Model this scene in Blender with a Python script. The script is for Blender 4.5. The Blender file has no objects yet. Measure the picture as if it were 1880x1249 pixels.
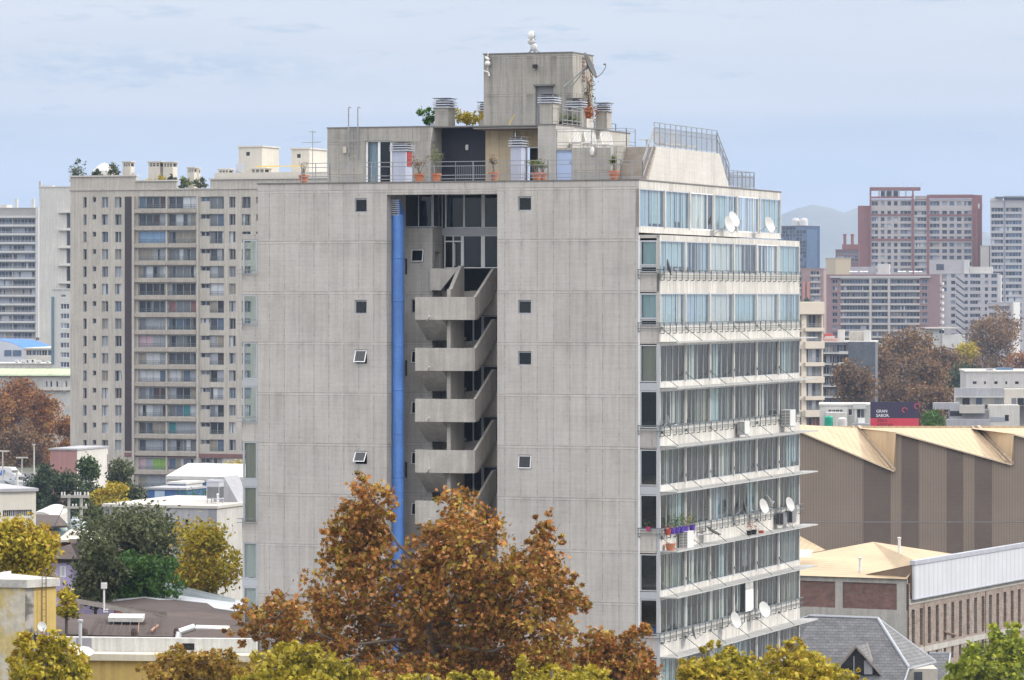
# Concrete apartment block over a hazy city, rebuilt as a real place
SKY_STR, SUN_STR, EXPO, HAZE = 0.10, 2.25, 0.35, 0.95e-4
CLOUD = (5.8, 5.85, 6.15, 1); CLOUD_THIN = (3.9, 4.6, 5.4, 1); CLOUD_UP = (20.8, 20.5, 20.5, 1); HAZE_COL = (.48, .61, .86, 1)
import bpy, bmesh, math, random
import numpy as np
from mathutils import Vector, Matrix, noise as mnoise
RND = random.Random(11)
S = bpy.context.scene
COL = S.collection
F, CX, HY, H = 7500.0, 940.0, 543.0, 28.0      # focal length in photo pixels, principal column, horizon row, camera height
SUN_EL, SUN_AZ = math.radians(37), math.radians(-3)  # azimuth measured from +X, counter-clockwise

def W(px, py, Y):
    return Vector((Y*(px-CX)/F, Y, H-Y*(py-HY)/F))

class Frame:
    """plan axes of a building: a runs along its front to the right, b into the depth, z up from the street"""
    def __init__(s, X, Y, th):
        s.X, s.Y, s.th, s.c, s.s = X, Y, th, math.cos(th), math.sin(th)
    def Yat(s, a, b): return s.Y-a*s.s+b*s.c
    def fa(s, px, py=None, b=0.0):
        t = (px-CX)/F
        a = (t*(s.Y+b*s.c)-s.X-b*s.s)/(s.c+t*s.s)
        return a if py is None else (a, H-(py-HY)*s.Yat(a, b)/F)
    def fb(s, px, py=None, a=0.0):
        t = (px-CX)/F
        b = (t*(s.Y-a*s.s)-s.X-a*s.c)/(s.s-t*s.c)
        return b if py is None else (b, H-(py-HY)*s.Yat(a, b)/F)
    def z(s, py, a, b): return H-(py-HY)*s.Yat(a, b)/F
    def w(s, a, b, z=0.0): return Vector((s.X+a*s.c+b*s.s, s.Y-a*s.s+b*s.c, z))

def tag(o, label=None, cat=None, group=None, kind=None):
    if label: o['label'] = label
    if cat: o['category'] = cat
    if group: o['group'] = group
    if kind: o['kind'] = kind
    return o
def thing(name, label, cat, loc=(0, 0, 0), rz=0.0, group=None):
    o = bpy.data.objects.new(name, None); COL.objects.link(o)
    o.location = loc; o.rotation_euler = (0, 0, rz); o.empty_display_size = 0.3
    return tag(o, label, cat, group, 'thing')
def at_frame(fr, name, label, cat, group=None):
    return thing(name, label, cat, (fr.X, fr.Y, 0), -fr.th, group)
def dup(root, loc=None, rz=None, label=None, group=None, scale=None):
    r = root.copy(); COL.objects.link(r)
    if loc is not None: r.location = loc
    if rz is not None: r.rotation_euler = (0, 0, rz)
    if scale is not None: r.scale = (scale,)*3 if not isinstance(scale, tuple) else scale
    if label: r['label'] = label
    if group: r['group'] = group
    for ch in root.children:
        c = ch.copy(); COL.objects.link(c); c.parent = r
        for g in ch.children:
            d = g.copy(); COL.objects.link(d); d.parent = c
    return r

class MB:
    """collects faces of one mesh"""
    def __init__(s): s.v, s.f, s.m = [], [], []
    def poly(s, pts, mi=0):
        i = len(s.v); s.v += [tuple(p) for p in pts]; s.f.append(tuple(range(i, i+len(pts)))); s.m.append(mi)
    def box(s, x0, x1, y0, y1, z0, z1, mi=0, skip=''):
        i = len(s.v)
        s.v += [(x, y, z) for z in (z0, z1) for y in (y0, y1) for x in (x0, x1)]
        for k, q in (('d', (0, 2, 3, 1)), ('u', (4, 5, 7, 6)), ('f', (0, 1, 5, 4)), ('k', (2, 6, 7, 3)), ('l', (0, 4, 6, 2)), ('r', (1, 3, 7, 5))):
            if k in skip: continue
            s.f.append(tuple(i+j for j in q)); s.m.append(mi)
        return s
    def bar(s, p, q, r, mi=0, n=4, r2=None, caps=True):
        p, q = Vector(p), Vector(q); d = (q-p)
        if d.length < 1e-6: return s
        d.normalize(); up = Vector((0, 0, 1)) if abs(d.z) < 0.95 else Vector((1, 0, 0))
        x = d.cross(up).normalized(); y = d.cross(x); r2 = r if r2 is None else r2
        i = len(s.v); o = math.pi/4 if n == 4 else 0
        for c, rr in ((p, r), (q, r2)):
            for k in range(n):
                t = o+2*math.pi*k/n; s.v.append(tuple(c+x*(rr*math.cos(t))+y*(rr*math.sin(t))))
        for k in range(n):
            s.f.append((i+k, i+(k+1) % n, i+n+(k+1) % n, i+n+k)); s.m.append(mi)
        if caps:
            s.f.append(tuple(i+k for k in range(n))[::-1]); s.f.append(tuple(i+n+k for k in range(n))); s.m += [mi, mi]
        return s
    def path(s, pts, r, mi=0, n=4):
        for p, q in zip(pts, pts[1:]): s.bar(p, q, r, mi, n)
        return s
    def lathe(s, prof, c=(0, 0, 0), n=16, mi=0, axis=None):
        """prof: list of (radius, height); axis: direction of the height (default z)"""
        c = Vector(c); d = Vector(axis or (0, 0, 1)).normalized()
        up = Vector((0, 0, 1)) if abs(d.z) < 0.95 else Vector((1, 0, 0))
        x = up.cross(d).normalized(); y = d.cross(x)
        i = len(s.v)
        for r, h in prof:
            for k in range(n):
                t = 2*math.pi*k/n; s.v.append(tuple(c+d*h+x*(r*math.cos(t))+y*(r*math.sin(t))))
        for j in range(len(prof)-1):
            for k in range(n):
                a, b = i+j*n+k, i+j*n+(k+1) % n
                s.f.append((a, b, b+n, a+n)); s.m.append(mi)
        return s
    def prism(s, poly, plane, d0, d1, mi=0):
        """poly in 2-d, extruded from d0 to d1. plane 'xz' extrudes along y, 'yz' along x, 'xy' along z"""
        def P(u, v, d): return (u, d, v) if plane == 'xz' else (d, u, v) if plane == 'yz' else (u, v, d)
        n = len(poly)
        s.poly([P(u, v, d0) for u, v in poly], mi); s.poly([P(u, v, d1) for u, v in poly][::-1], mi)
        for k in range(n):
            (a, b), (c, d) = poly[k], poly[(k+1) % n]
            s.poly([P(a, b, d0), P(a, b, d1), P(c, d, d1), P(c, d, d0)], mi)
        return s
    def holes(s, P, u0, u1, z0, z1, hs, depth, mi=0, rmi=None, back=None):
        """wall sheet u0..u1 x z0..z1 with rectangular openings, reveals of the given depth and a back panel. P(u, z, d) gives the point d behind the face"""
        rmi = mi if rmi is None else rmi
        hs = [(max(a, u0), min(b, u1), max(c, z0), min(d, z1)) for a, b, c, d in hs]
        hs = [h for h in hs if h[1]-h[0] > 1e-3 and h[3]-h[2] > 1e-3]
        us = sorted({u0, u1, *[h[0] for h in hs], *[h[1] for h in hs]})
        for a, b in zip(us, us[1:]):
            if b-a < 1e-5: continue
            mid = (a+b)/2; cut = sorted((h[2], h[3]) for h in hs if h[0] < mid < h[1]); z = z0
            for c, d in cut+[(z1, z1)]:
                if c-z > 1e-5: s.poly([P(a, z, 0), P(b, z, 0), P(b, c, 0), P(a, c, 0)], mi)
                z = max(z, d)
        for a, b, c, d in hs:
            if depth:
                for (p, q), (r, t) in (((a, c), (b, c)), ((b, c), (b, d)), ((b, d), (a, d)), ((a, d), (a, c))):
                    s.poly([P(p, q, 0), P(r, t, 0), P(r, t, depth), P(p, q, depth)], rmi)
            if back is not None: s.poly([P(a, c, depth), P(b, c, depth), P(b, d, depth), P(a, d, depth)], back)
        return s
    def build(s, name, mats, parent=None, smooth=False, label=None, fix=False):
        me = bpy.data.meshes.new(name); me.from_pydata(s.v, [], s.f)
        mats = mats if isinstance(mats, (list, tuple)) else [mats]
        for m in mats: me.materials.append(m)
        me.polygons.foreach_set('material_index', s.m)
        if smooth: me.polygons.foreach_set('use_smooth', [True]*len(s.f))
        if fix or smooth:
            bm = bmesh.new(); bm.from_mesh(me); bmesh.ops.remove_doubles(bm, verts=bm.verts, dist=1e-4)
            bmesh.ops.recalc_face_normals(bm, faces=bm.faces); bm.to_mesh(me); bm.free()
        me.update()
        o = bpy.data.objects.new(name, me); COL.objects.link(o)
        if parent: o.parent = parent
        if label: o['label'] = label
        return o

# ---------------------------------------------------------------- materials
class NT:
    def __init__(s, name):
        s.m = bpy.data.materials.new(name); s.m.use_nodes = True; s.t = s.m.node_tree; s.t.nodes.clear()
        s.out = s.n('ShaderNodeOutputMaterial'); s.tc = s.n('ShaderNodeTexCoord').outputs['Object']
    def n(s, ty, **k):
        nd = s.t.nodes.new(ty)
        for a, b in k.items(): setattr(nd, a, b)
        return nd
    def link(s, a, b): s.t.links.new(a, b)
    def val(s, sock, v):
        if hasattr(v, 'is_output'): s.link(v, sock)
        else: sock.default_value = v
    def math(s, op, a, b=0.0, c=None):
        nd = s.n('ShaderNodeMath', operation=op); s.val(nd.inputs[0], a); s.val(nd.inputs[1], b)
        if c is not None: s.val(nd.inputs[2], c)
        return nd.outputs[0]
    def scale(s, vec, x, y, z):
        nd = s.n('ShaderNodeVectorMath', operation='MULTIPLY'); s.link(vec, nd.inputs[0]); nd.inputs[1].default_value = (x, y, z)
        return nd.outputs[0]
    def noise(s, scale, detail=4.0, rough=0.6, vec=None, dist=0.0):
        nd = s.n('ShaderNodeTexNoise'); s.link(vec or s.tc, nd.inputs['Vector'])
        nd.inputs['Scale'].default_value = scale; nd.inputs['Detail'].default_value = detail
        nd.inputs['Roughness'].default_value = rough; nd.inputs['Distortion'].default_value = dist
        return nd.outputs['Fac']
    def ramp(s, fac, stops, interp='LINEAR'):
        nd = s.n('ShaderNodeValToRGB'); s.link(fac, nd.inputs[0]); cr = nd.color_ramp; cr.interpolation = interp
        while len(cr.elements) < len(stops): cr.elements.new(0.5)
        for e, (p, c) in zip(cr.elements, stops):
            e.position = p; e.color = (c, c, c, 1) if isinstance(c, (int, float)) else (*c, 1)
        return nd.outputs[0]
    def mix(s, fac, a, b, mode='MIX'):
        nd = s.n('ShaderNodeMix', data_type='RGBA', blend_type=mode); s.val(nd.inputs[0], fac)
        for k, v in ((6, a), (7, b)):
            if isinstance(v, (tuple, list)): v = (*v, 1) if len(v) == 3 else v
            s.val(nd.inputs[k], v)
        return nd.outputs[2]
    def mul(s, col, fac):
        """colour times a grey factor"""
        nd = s.n('ShaderNodeVectorMath', operation='SCALE')
        if isinstance(col, (tuple, list)): nd.inputs[0].default_value = col[:3]
        else: s.link(col, nd.inputs[0])
        s.val(nd.inputs['Scale'], fac); return nd.outputs[0]
    def bsdf(s, col, rough=0.8, metal=0.0, bump=None, bs=0.3, bd=0.02, spec=0.5):
        p = s.n('ShaderNodeBsdfPrincipled')
        s.val(p.inputs['Base Color'], (*col, 1) if isinstance(col, tuple) and len(col) == 3 else col)
        s.val(p.inputs['Roughness'], rough); p.inputs['Metallic'].default_value = metal
        p.inputs['Specular IOR Level'].default_value = spec
        if bump is not None:
            b = s.n('ShaderNodeBump'); b.inputs['Strength'].default_value = bs; b.inputs['Distance'].default_value = bd
            s.link(bump, b.inputs['Height']); s.link(b.outputs[0], p.inputs['Normal'])
        s.link(p.outputs[0], s.out.inputs[0]); return s.m

MC = {}
def plain(name, col, rough=0.7, var=0.18, scale=1.2, metal=0.0, streak=0.0, bump=0.0, spec=0.4):
    """painted / rendered / metal surface with blotches and optional vertical dirt streaks"""
    key = ('p', name)
    if key in MC: return MC[key]
    t = NT(name)
    f = t.ramp(t.noise(scale, 5, 0.62), [(0.25, 1-var), (0.75, 1+var)])
    c = t.mul(col, f)
    g = t.ramp(t.noise(scale*9, 3, 0.6), [(0.3, 1-var*0.5), (0.7, 1+var*0.5)])
    c = t.mul(c, g)
    if streak:
        k = t.noise(1.0, 4, 0.65, t.scale(t.tc, 3.2, 3.2, 0.16))
        c = t.mul(c, t.ramp(k, [(0.38, 1-streak), (0.62, 1.0)]))
    MC[key] = t.bsdf(c, rough, metal, t.noise(scale*14, 3) if bump else None, bump, 0.02, spec)
    return MC[key]

def concrete(name, col, sp=0.9, off=0.0, storey=2.7, zoff=28.24, axis=0, dots=True, lines=1.0, grime=1.0):
    """board-marked concrete: pour joints at each storey, panel seams with tie holes, stains and streaks"""
    t = NT(name); xyz = t.n('ShaderNodeSeparateXYZ'); t.link(t.tc, xyz.inputs[0])
    u, z = xyz.outputs[axis], xyz.outputs[2]
    uu = t.math('DIVIDE', t.math('SUBTRACT', u, off), sp); zz = t.math('DIVIDE', t.math('SUBTRACT', z, zoff), storey)
    def near(x, w):        # 1 at integers of x, falling off within w
        fr = t.math('ABSOLUTE', t.math('SUBTRACT', t.math('FRACT', t.math('ADD', x, 0.5)), 0.5))
        return t.math('SUBTRACT', 1.0, t.math('SMOOTH_MIN', t.math('DIVIDE', fr, w), 1.0, 0.3))
    cell = t.n('ShaderNodeCombineXYZ'); t.link(t.math('FLOOR', uu), cell.inputs[0]); t.link(t.math('FLOOR', zz), cell.inputs[1])
    wn = t.n('ShaderNodeTexWhiteNoise', noise_dimensions='3D'); t.link(cell.outputs[0], wn.inputs['Vector'])
    panel = t.ramp(wn.outputs['Value'], [(0, 0.97), (1, 1.03)])
    big = t.ramp(t.noise(0.32, 6, 0.66), [(0.28, 0.82), (0.5, 1.0), (0.74, 1.09)])
    fine = t.ramp(t.noise(5.0, 4, 0.6), [(0.25, 0.94), (0.75, 1.05)])
    grain = t.ramp(t.noise(30.0, 2, 0.6), [(0.3, 0.96), (0.7, 1.03)])
    st = t.ramp(t.noise(1.0, 5, 0.68, t.scale(t.tc, 4.5, 4.5, 0.22)), [(0.34, 1-0.13*grime), (0.55, 1.0)])
    brd = t.ramp(t.noise(1.0, 2, 0.5, t.scale(t.tc, 0.4, 0.4, 11.0)), [(0.3, 0.955), (0.7, 1.04)])
    f = panel
    for x in (big, fine, grain, st, brd): f = t.math('MULTIPLY', f, x)
    # damp, dirty streaks that start at each pour joint and fade downwards
    dwn = t.math('POWER', t.math('FRACT', zz), 2.2)
    dirt = t.ramp(t.noise(1.0, 4, 0.6, t.scale(t.tc, 1.9, 1.9, 0.05)), [(0.46, 0.0), (0.68, 1.0)])
    f = t.math('MULTIPLY', f, t.math('SUBTRACT', 1.0, t.math('MULTIPLY', t.math('MULTIPLY', dwn, dirt), 0.22*grime)))
    blot = t.ramp(t.noise(0.75, 5, 0.72, None, 0.6), [(0.66, 0.0), (0.74, 1.0)])
    f = t.math('MULTIPLY', f, t.math('SUBTRACT', 1.0, t.math('MULTIPLY', blot, 0.12)))
    brk = t.ramp(t.noise(2.3, 3), [(0.36, 0.15), (0.6, 1.0)])
    midz = t.math('SUBTRACT', 1.0, near(zz, 0.055))
    vl = t.math('MULTIPLY', t.math('MULTIPLY', near(uu, 0.034), brk), t.math('GREATER_THAN', midz, 0.5))
    hl = t.math('MULTIPLY', t.math('MAXIMUM', near(zz, 0.013), near(t.math('ADD', zz, 0.052), 0.010)), t.ramp(t.noise(1.1, 4), [(0.3, 0.35), (0.6, 1.0)]))
    band = t.math('MULTIPLY', near(t.math('ADD', zz, 0.026), 0.026), 0.10)
    ln = t.math('MULTIPLY', t.math('MAXIMUM', vl, hl), 0.40*lines)
    if dots:
        vec = t.n('ShaderNodeCombineXYZ')
        zd = t.math('SUBTRACT', t.math('FRACT', zz), 0.0)
        d = None
        for zp in (0.13, 0.52, 0.91):
            du = t.math('MULTIPLY', t.math('SUBTRACT', t.math('FRACT', t.math('ADD', uu, 0.5)), 0.5), sp)
            dz = t.math('MULTIPLY', t.math('SUBTRACT', zd, zp), storey)
            r = t.math('SQRT', t.math('ADD', t.math('MULTIPLY', du, du), t.math('MULTIPLY', dz, dz)))
            k = t.math('LESS_THAN', r, 0.036); d = k if d is None else t.math('MAXIMUM', d, k)
        ln = t.math('MAXIMUM', ln, t.math('MULTIPLY', d, 0.34))
    f = t.math('MULTIPLY', f, t.math('SUBTRACT', 1.0, ln)); f = t.math('MULTIPLY', f, t.math('ADD', 1.0, band))
    warm = t.mix(t.noise(0.5, 4), (col[0]*1.03, col[1]*1.0, col[2]*0.95), (col[0]*0.98, col[1]*1.0, col[2]*1.04))
    h = t.math('SUBTRACT', t.math('MULTIPLY', t.noise(9.0, 4), 0.3), t.math('MULTIPLY', ln, 1.5))
    return t.bsdf(t.mul(warm, f), 0.88, 0, h, 0.35, 0.03, 0.3)

def glass(name, tint=(0.86, 0.92, 0.92), k=1.5, rough=0.0, base=0.0):
    """thin window glass: clear transmission and a Fresnel mirror, slightly wavy"""
    t = NT(name)
    tr = t.n('ShaderNodeBsdfTransparent'); tr.inputs[0].default_value = (*tint, 1)
    gl = t.n('ShaderNodeBsdfGlossy'); gl.inputs['Roughness'].default_value = rough; gl.inputs[0].default_value = (0.95, 0.97, 1, 1)
    b = t.n('ShaderNodeBump'); b.inputs['Strength'].default_value = 0.06; b.inputs['Distance'].default_value = 0.05
    t.link(t.noise(1.3, 2), b.inputs['Height']); t.link(b.outputs[0], gl.inputs['Normal'])
    fr = t.n('ShaderNodeFresnel'); fr.inputs[0].default_value = 1.5
    mx = t.n('ShaderNodeMixShader'); t.link(t.math('MINIMUM', t.math('MULTIPLY_ADD', fr.outputs[0], k, base), 1.0), mx.inputs[0])
    t.link(tr.outputs[0], mx.inputs[1]); t.link(gl.outputs[0], mx.inputs[2]); t.link(mx.outputs[0], t.out.inputs[0])
    return t.m

def cloth(name, col):
    t = NT(name)
    k = t.ramp(t.noise(1.0, 3, 0.5, t.scale(t.tc, 2.4, 2.4, 0.25)), [(0.3, 0.90), (0.7, 1.06)])
    return t.bsdf(t.mul(col, k), 0.9, 0, None, spec=0.1)

def leafmat(name, stops, noise_scale=0.35, transl=0.24):
    """each leaf takes its own colour; patches of the crown lean to one end of the palette"""
    t = NT(name); g = t.n('ShaderNodeNewGeometry').outputs['Random Per Island']
    f = t.math('ADD', t.math('MULTIPLY', g, 0.55), t.math('MULTIPLY', t.math('SUBTRACT', t.noise(noise_scale, 3), 0.30), 1.25))
    c = t.ramp(f, stops)
    d = t.n('ShaderNodeBsdfPrincipled'); t.link(c, d.inputs['Base Color']); d.inputs['Roughness'].default_value = 0.62; d.inputs['Specular IOR Level'].default_value = 0.3
    tl = t.n('ShaderNodeBsdfTranslucent'); t.link(c, tl.inputs[0])
    mx = t.n('ShaderNodeMixShader'); mx.inputs[0].default_value = transl
    t.link(d.outputs[0], mx.inputs[1]); t.link(tl.outputs[0], mx.inputs[2]); t.link(mx.outputs[0], t.out.inputs[0])
    return t.m

def ribs(name, col, axis=0, pitch=0.3, depth=0.3, rough=0.45, metal=0.0, var=0.12, shade=0.12, slope=None):
    """profiled sheet: raised ribs across one axis"""
    t = NT(name); xyz = t.n('ShaderNodeSeparateXYZ'); t.link(t.tc, xyz.inputs[0])
    w = t.math('ABSOLUTE', t.math('SUBTRACT', t.math('FRACT', t.math('DIVIDE', xyz.outputs[axis], pitch)), 0.5))
    r = t.ramp(w, [(0.0, 1-shade), (0.10, 1-shade), (0.16, 1.0), (1, 1.0)])
    c = t.mul(t.mul(col, t.ramp(t.noise(0.35, 5, 0.6), [(0.3, 1-var), (0.7, 1+var)])), r)
    c = t.mul(c, t.ramp(t.noise(6, 3), [(0.3, 1-var*0.4), (0.7, 1+var*0.4)]))
    return t.bsdf(c, rough, metal, w, depth, 0.05)

def bricks(name, c1, c2, mort, sc=1.0, axes=(0, 2), bw=0.26, bh=0.085, mo=0.012):
    t = NT(name); xyz = t.n('ShaderNodeSeparateXYZ'); t.link(t.tc, xyz.inputs[0])
    cb = t.n('ShaderNodeCombineXYZ'); t.link(xyz.outputs[axes[0]], cb.inputs[0]); t.link(xyz.outputs[axes[1]], cb.inputs[1])
    b = t.n('ShaderNodeTexBrick'); t.link(cb.outputs[0], b.inputs['Vector']); b.inputs['Scale'].default_value = sc
    b.inputs['Brick Width'].default_value = bw; b.inputs['Row Height'].default_value = bh; b.inputs['Mortar Size'].default_value = mo
    for k, c in (('Color1', c1), ('Color2', c2), ('Mortar', mort)): b.inputs[k].default_value = (*c, 1)
    c = t.mul(b.outputs['Color'], t.ramp(t.noise(1.6, 5, 0.7), [(0.3, 0.72), (0.7, 1.2)]))
    return t.bsdf(c, 0.9, 0, b.outputs['Fac'], -0.4, 0.02, 0.2)
# ---------------------------------------------------------------- shared materials
TH = 0.3456
CONC = (0.485, 0.462, 0.438)
M_wallR = concrete('concrete_right_wing', CONC, 0.90, -0.19, 2.7, 28.24)
M_wallL = concrete('concrete_left_wing', CONC, 0.86, -0.31, 2.7, 28.20)
M_core = concrete('concrete_core', (0.45, 0.435, 0.415), 0.84, 0.2, 2.7, 28.20, lines=0.8)
M_stair = plain('stair_concrete', (0.46, 0.435, 0.40), 0.9, 0.16, 0.9, streak=0.18, bump=0.2)
M_side = plain('painted_concrete', (0.57, 0.55, 0.515), 0.85, 0.13, 0.6, streak=0.28, bump=0.15)
M_sidex = concrete('concrete_side', (0.54, 0.52, 0.49), 1.1, 0.0, 2.7, 34.05, axis=1, dots=False, lines=0.5)
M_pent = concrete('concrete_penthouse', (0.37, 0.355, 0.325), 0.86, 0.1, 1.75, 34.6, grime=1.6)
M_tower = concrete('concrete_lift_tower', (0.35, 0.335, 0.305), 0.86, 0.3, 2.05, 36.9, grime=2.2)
M_roofcap = plain('roof_cap_metal', (0.16, 0.155, 0.15), 0.6, 0.2)
M_roof = plain('roof_membrane', (0.30, 0.29, 0.27), 0.9, 0.25, 0.4)
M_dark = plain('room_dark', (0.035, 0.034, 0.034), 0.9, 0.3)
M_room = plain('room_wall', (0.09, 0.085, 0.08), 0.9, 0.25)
M_alu = plain('aluminium', (0.62, 0.63, 0.66), 0.38, 0.06, metal=0.55)
M_aluw = plain('white_frame', (0.78, 0.79, 0.80), 0.45, 0.04)
M_alug = plain('grey_frame', (0.42, 0.44, 0.47), 0.45, 0.06)
M_rail = plain('galvanised_rail', (0.30, 0.31, 0.33), 0.45, 0.12, metal=0.4)
M_raild = plain('dark_rail', (0.13, 0.15, 0.155), 0.5, 0.15)
M_glass = glass('window_glass')
M_glassd = glass('tinted_glass', (0.42, 0.50, 0.54), 1.4)
M_glassg = glass('greenish_glass', (0.86, 0.93, 0.92), 1.2)
M_blue = plain('blue_duct_paint', (0.11, 0.26, 0.66), 0.45, 0.14, 0.9, streak=0.20, spec=0.4)
M_navy = plain('navy_wall', (0.020, 0.023, 0.038), 0.6, 0.15)
M_tan = concrete('tan_board_wall', (0.42, 0.35, 0.24), 0.55, 0.0, 3.1, 34.1, dots=False)
M_bdoor = plain('blue_door_paint', (0.36, 0.45, 0.66), 0.5, 0.06)
M_louvre = plain('louvre_zinc', (0.52, 0.54, 0.60), 0.35, 0.10, metal=0.4)
M_ventb = plain('vent_lilac_paint', (0.42, 0.45, 0.56), 0.7, 0.08, streak=0.1)
M_black = plain('black_plastic', (0.02, 0.02, 0.022), 0.5, 0.1)
M_white = plain('white_plastic', (0.62, 0.62, 0.61), 0.4, 0.05)
M_red = plain('red_panel', (0.32, 0.055, 0.05), 0.6, 0.1)
CURT = {'w': cloth('curtain_white', (0.80, 0.80, 0.78)), 'b': cloth('curtain_blue_white', (0.52, 0.63, 0.74)), 'c': cloth('curtain_aqua', (0.56, 0.69, 0.73)),
        'g': cloth('curtain_grey', (0.33, 0.355, 0.35)), 's': cloth('curtain_slate_reflection', (0.075, 0.085, 0.10)), 'e': cloth('curtain_beige', (0.48, 0.45, 0.38)),  # slate curtains darkened in place of dark reflections in the lower panes
        'm': cloth('blind_dark_reflection', (0.11, 0.105, 0.105)), 'y': cloth('curtain_green', (0.22, 0.42, 0.05)), 'p': cloth('curtain_pink', (0.52, 0.38, 0.40)),  # the blind's dark tone is likewise a reflection put into the cloth colour
        't': cloth('curtain_teal', (0.03, 0.24, 0.27)), 'r': cloth('curtain_red', (0.28, 0.12, 0.12)), 'u': cloth('curtain_blue', (0.22, 0.30, 0.52))}

# ---------------------------------------------------------------- the concrete apartment block
BF = Frame(6.578, 211.75, TH)
B = at_frame(BF, 'apartment_block', 'raw concrete apartment block with open stairs, blue duct and glazed right side', 'building')
AR, ALr, ALl = 0.0, BF.fa(710, b=0.36), BF.fa(473.2, b=0.36)
ARl = BF.fa(913, b=0.0)
DL, LEN, BAY = 0.36, 26.58, 1.126
TOP = 34.04
FACE_R = lambda u, z, d: (u, d, z)
FACE_L = lambda u, z, d: (u, DL+d, z)
def px_hole(px0, px1, py0, py1, b): 
    a0, z1 = BF.fa(px0, py0, b); a1, z0 = BF.fa(px1, py1, b); return (a0, a1, z0, z1)

def sash_window(parent, P, h, depth, open_deg, fm=M_aluw, gm=M_glassd, out=1):
    """top-hung window in an opening h=(u0,u1,z0,z1): fixed frame, sash that swings out at the foot, pane"""
    u0, u1, z0, z1 = h; w = 0.034 if open_deg < 5 else 0.045
    fm = M_alu if open_deg < 5 else fm
    f = MB()
    def fr(mb, a, b, c, d, w, d0, d1, mi=0):
        for (p, q, r, s_) in ((a, b, c, c+w), (a, b, d-w, d), (a, a+w, c+w, d-w), (b-w, b, c+w, d-w)):
            X = [P(p, r, d0), P(q, r, d0), P(q, s_, d0), P(p, s_, d0), P(p, r, d1), P(q, r, d1), P(q, s_, d1), P(p, s_, d1)]
            for k in ((0, 1, 2, 3), (4, 5, 6, 7), (0, 1, 5, 4), (1, 2, 6, 5), (2, 3, 7, 6), (3, 0, 4, 7)): mb.poly([X[i] for i in k], mi)
    fr(f, u0, u1, z0, z1, 0.022, 0.05, depth)
    o = f.build('window', M_alug, parent)
    sa, ca = math.sin(math.radians(open_deg)), math.cos(math.radians(open_deg))
    zt = z1-0.04
    P0 = P
    Q = lambda u, z, d: P0(u, zt-(zt-z)*ca, 0.04+d-(zt-z)*sa)
    m = MB(); P = Q
    fr(m, u0+0.02, u1-0.02, z0+0.03, zt, w, 0.05 if open_deg < 5 else 0.0, 0.09 if open_deg < 5 else 0.04)
    m.build('sash', fm, o)
    g = MB(); g.poly([Q(u0+.06, z0+.07, .02), Q(u1-.06, z0+.07, .02), Q(u1-.06, zt-.05, .02), Q(u0+.06, zt-.05, .02)])
    g.build('pane', gm, o)
    return o

def glazing(parent, P, u0, u1, z0, z1, n, spec, fm=M_alu, gm=M_glass, post=0.045, name='window', cd=0.16, rail=0.05, gap=None):
    """a run of n narrow panes with frame, glass and the curtain hung behind each; spec has one letter per pane (d none, o open)"""
    f = MB(); w = (u1-u0)/n
    def blk(mb, a, b, c, d, d0, d1):
        X = [P(a, c, d0), P(b, c, d0), P(b, d, d0), P(a, d, d0), P(a, c, d1), P(b, c, d1), P(b, d, d1), P(a, d, d1)]
        for k in ((0, 1, 2, 3), (4, 5, 6, 7), (0, 1, 5, 4), (1, 2, 6, 5), (2, 3, 7, 6), (3, 0, 4, 7)): mb.poly([X[i] for i in k])
    blk(f, u0, u1, z0, z0+rail, -0.02, 0.05); blk(f, u0, u1, z1-rail, z1, -0.02, 0.05)
    for k in range(n+1):
        c = u0+k*w; a = max(u0, c-post/2); b = min(u1, c+post/2)
        if k == 0: b = u0+post
        if k == n: a = u1-post
        blk(f, a, b, z0+rail, z1-rail, -0.018+0.004*(k % 2), 0.05)
    o = f.build(name, fm, parent)
    g = MB()
    for k in range(n):
        if spec[k] == 'o': continue
        g.poly([P(u0+k*w+.01, z0+.03, .015), P(u0+(k+1)*w-.01, z0+.03, .015), P(u0+(k+1)*w-.01, z1-.03, .015), P(u0+k*w+.01, z1-.03, .015)])
    if g.f: g.build('pane', gm, o)
    k = 0
    while k < n:
        ch = spec[k]; j = k
        while j < n and spec[j] == ch: j += 1
        if ch in CURT:
            a, b = u0+k*w+.03+RND.random()*.08, u0+j*w-.03-RND.random()*.08
            zb = z0+0.03+(RND.random()*.35 if RND.random() < .25 else 0)
            N = max(6, int((b-a)/0.09)); mb = MB(); ph = RND.random()*6
            for q in range(N):
                ua, ub = a+(b-a)*q/N, a+(b-a)*(q+1)/N
                da, db = cd+.014*math.sin(q*1.7+ph), cd+.014*math.sin((q+1)*1.7+ph)
                mb.poly([P(ua, zb, da), P(ub, zb, db), P(ub, z1-.06, db), P(ua, z1-.06, da)])
            mb.build('curtain', CURT[ch], o, smooth=False)
        k = j
    return o

# --- front walls of the two wings
winR = [px_hole(951, 975.5, a, b, 0.0) for a, b in ((361, 387.5), (551, 577), (645, 671.5), (835, 861.5))]
winL = [px_hole(651.3, 673.6, a, b, DL) for a, b in ((364.5, 390.5), (551, 577), (642, 668.5), (828, 853))]
opR, opL = [0, 2, 0, 9], [0, 3, 27, 38]
m = MB(); m.holes(FACE_R, ARl, 0.0, 0.0, TOP-0.06, winR, 0.16, 0, 0)
m.poly([(ARl, 0, 0), (ARl, 9, 0), (ARl, 9, TOP-.06), (ARl, 0, TOP-.06)])
m.build('right_wing_wall', [M_wallR], B)
m = MB(); m.holes(FACE_L, ALl, ALr, 0.0, TOP-0.06, winL, 0.16, 0, 0)
m.poly([(ALr, DL, 0), (ALr, 5.0, 0), (ALr, 5.0, TOP-.06), (ALr, DL, TOP-.06)])
m.poly([(ALl, DL, 0), (ALl, LEN, 0), (ALl, LEN, TOP-.06), (ALl, DL, TOP-.06)])
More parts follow.
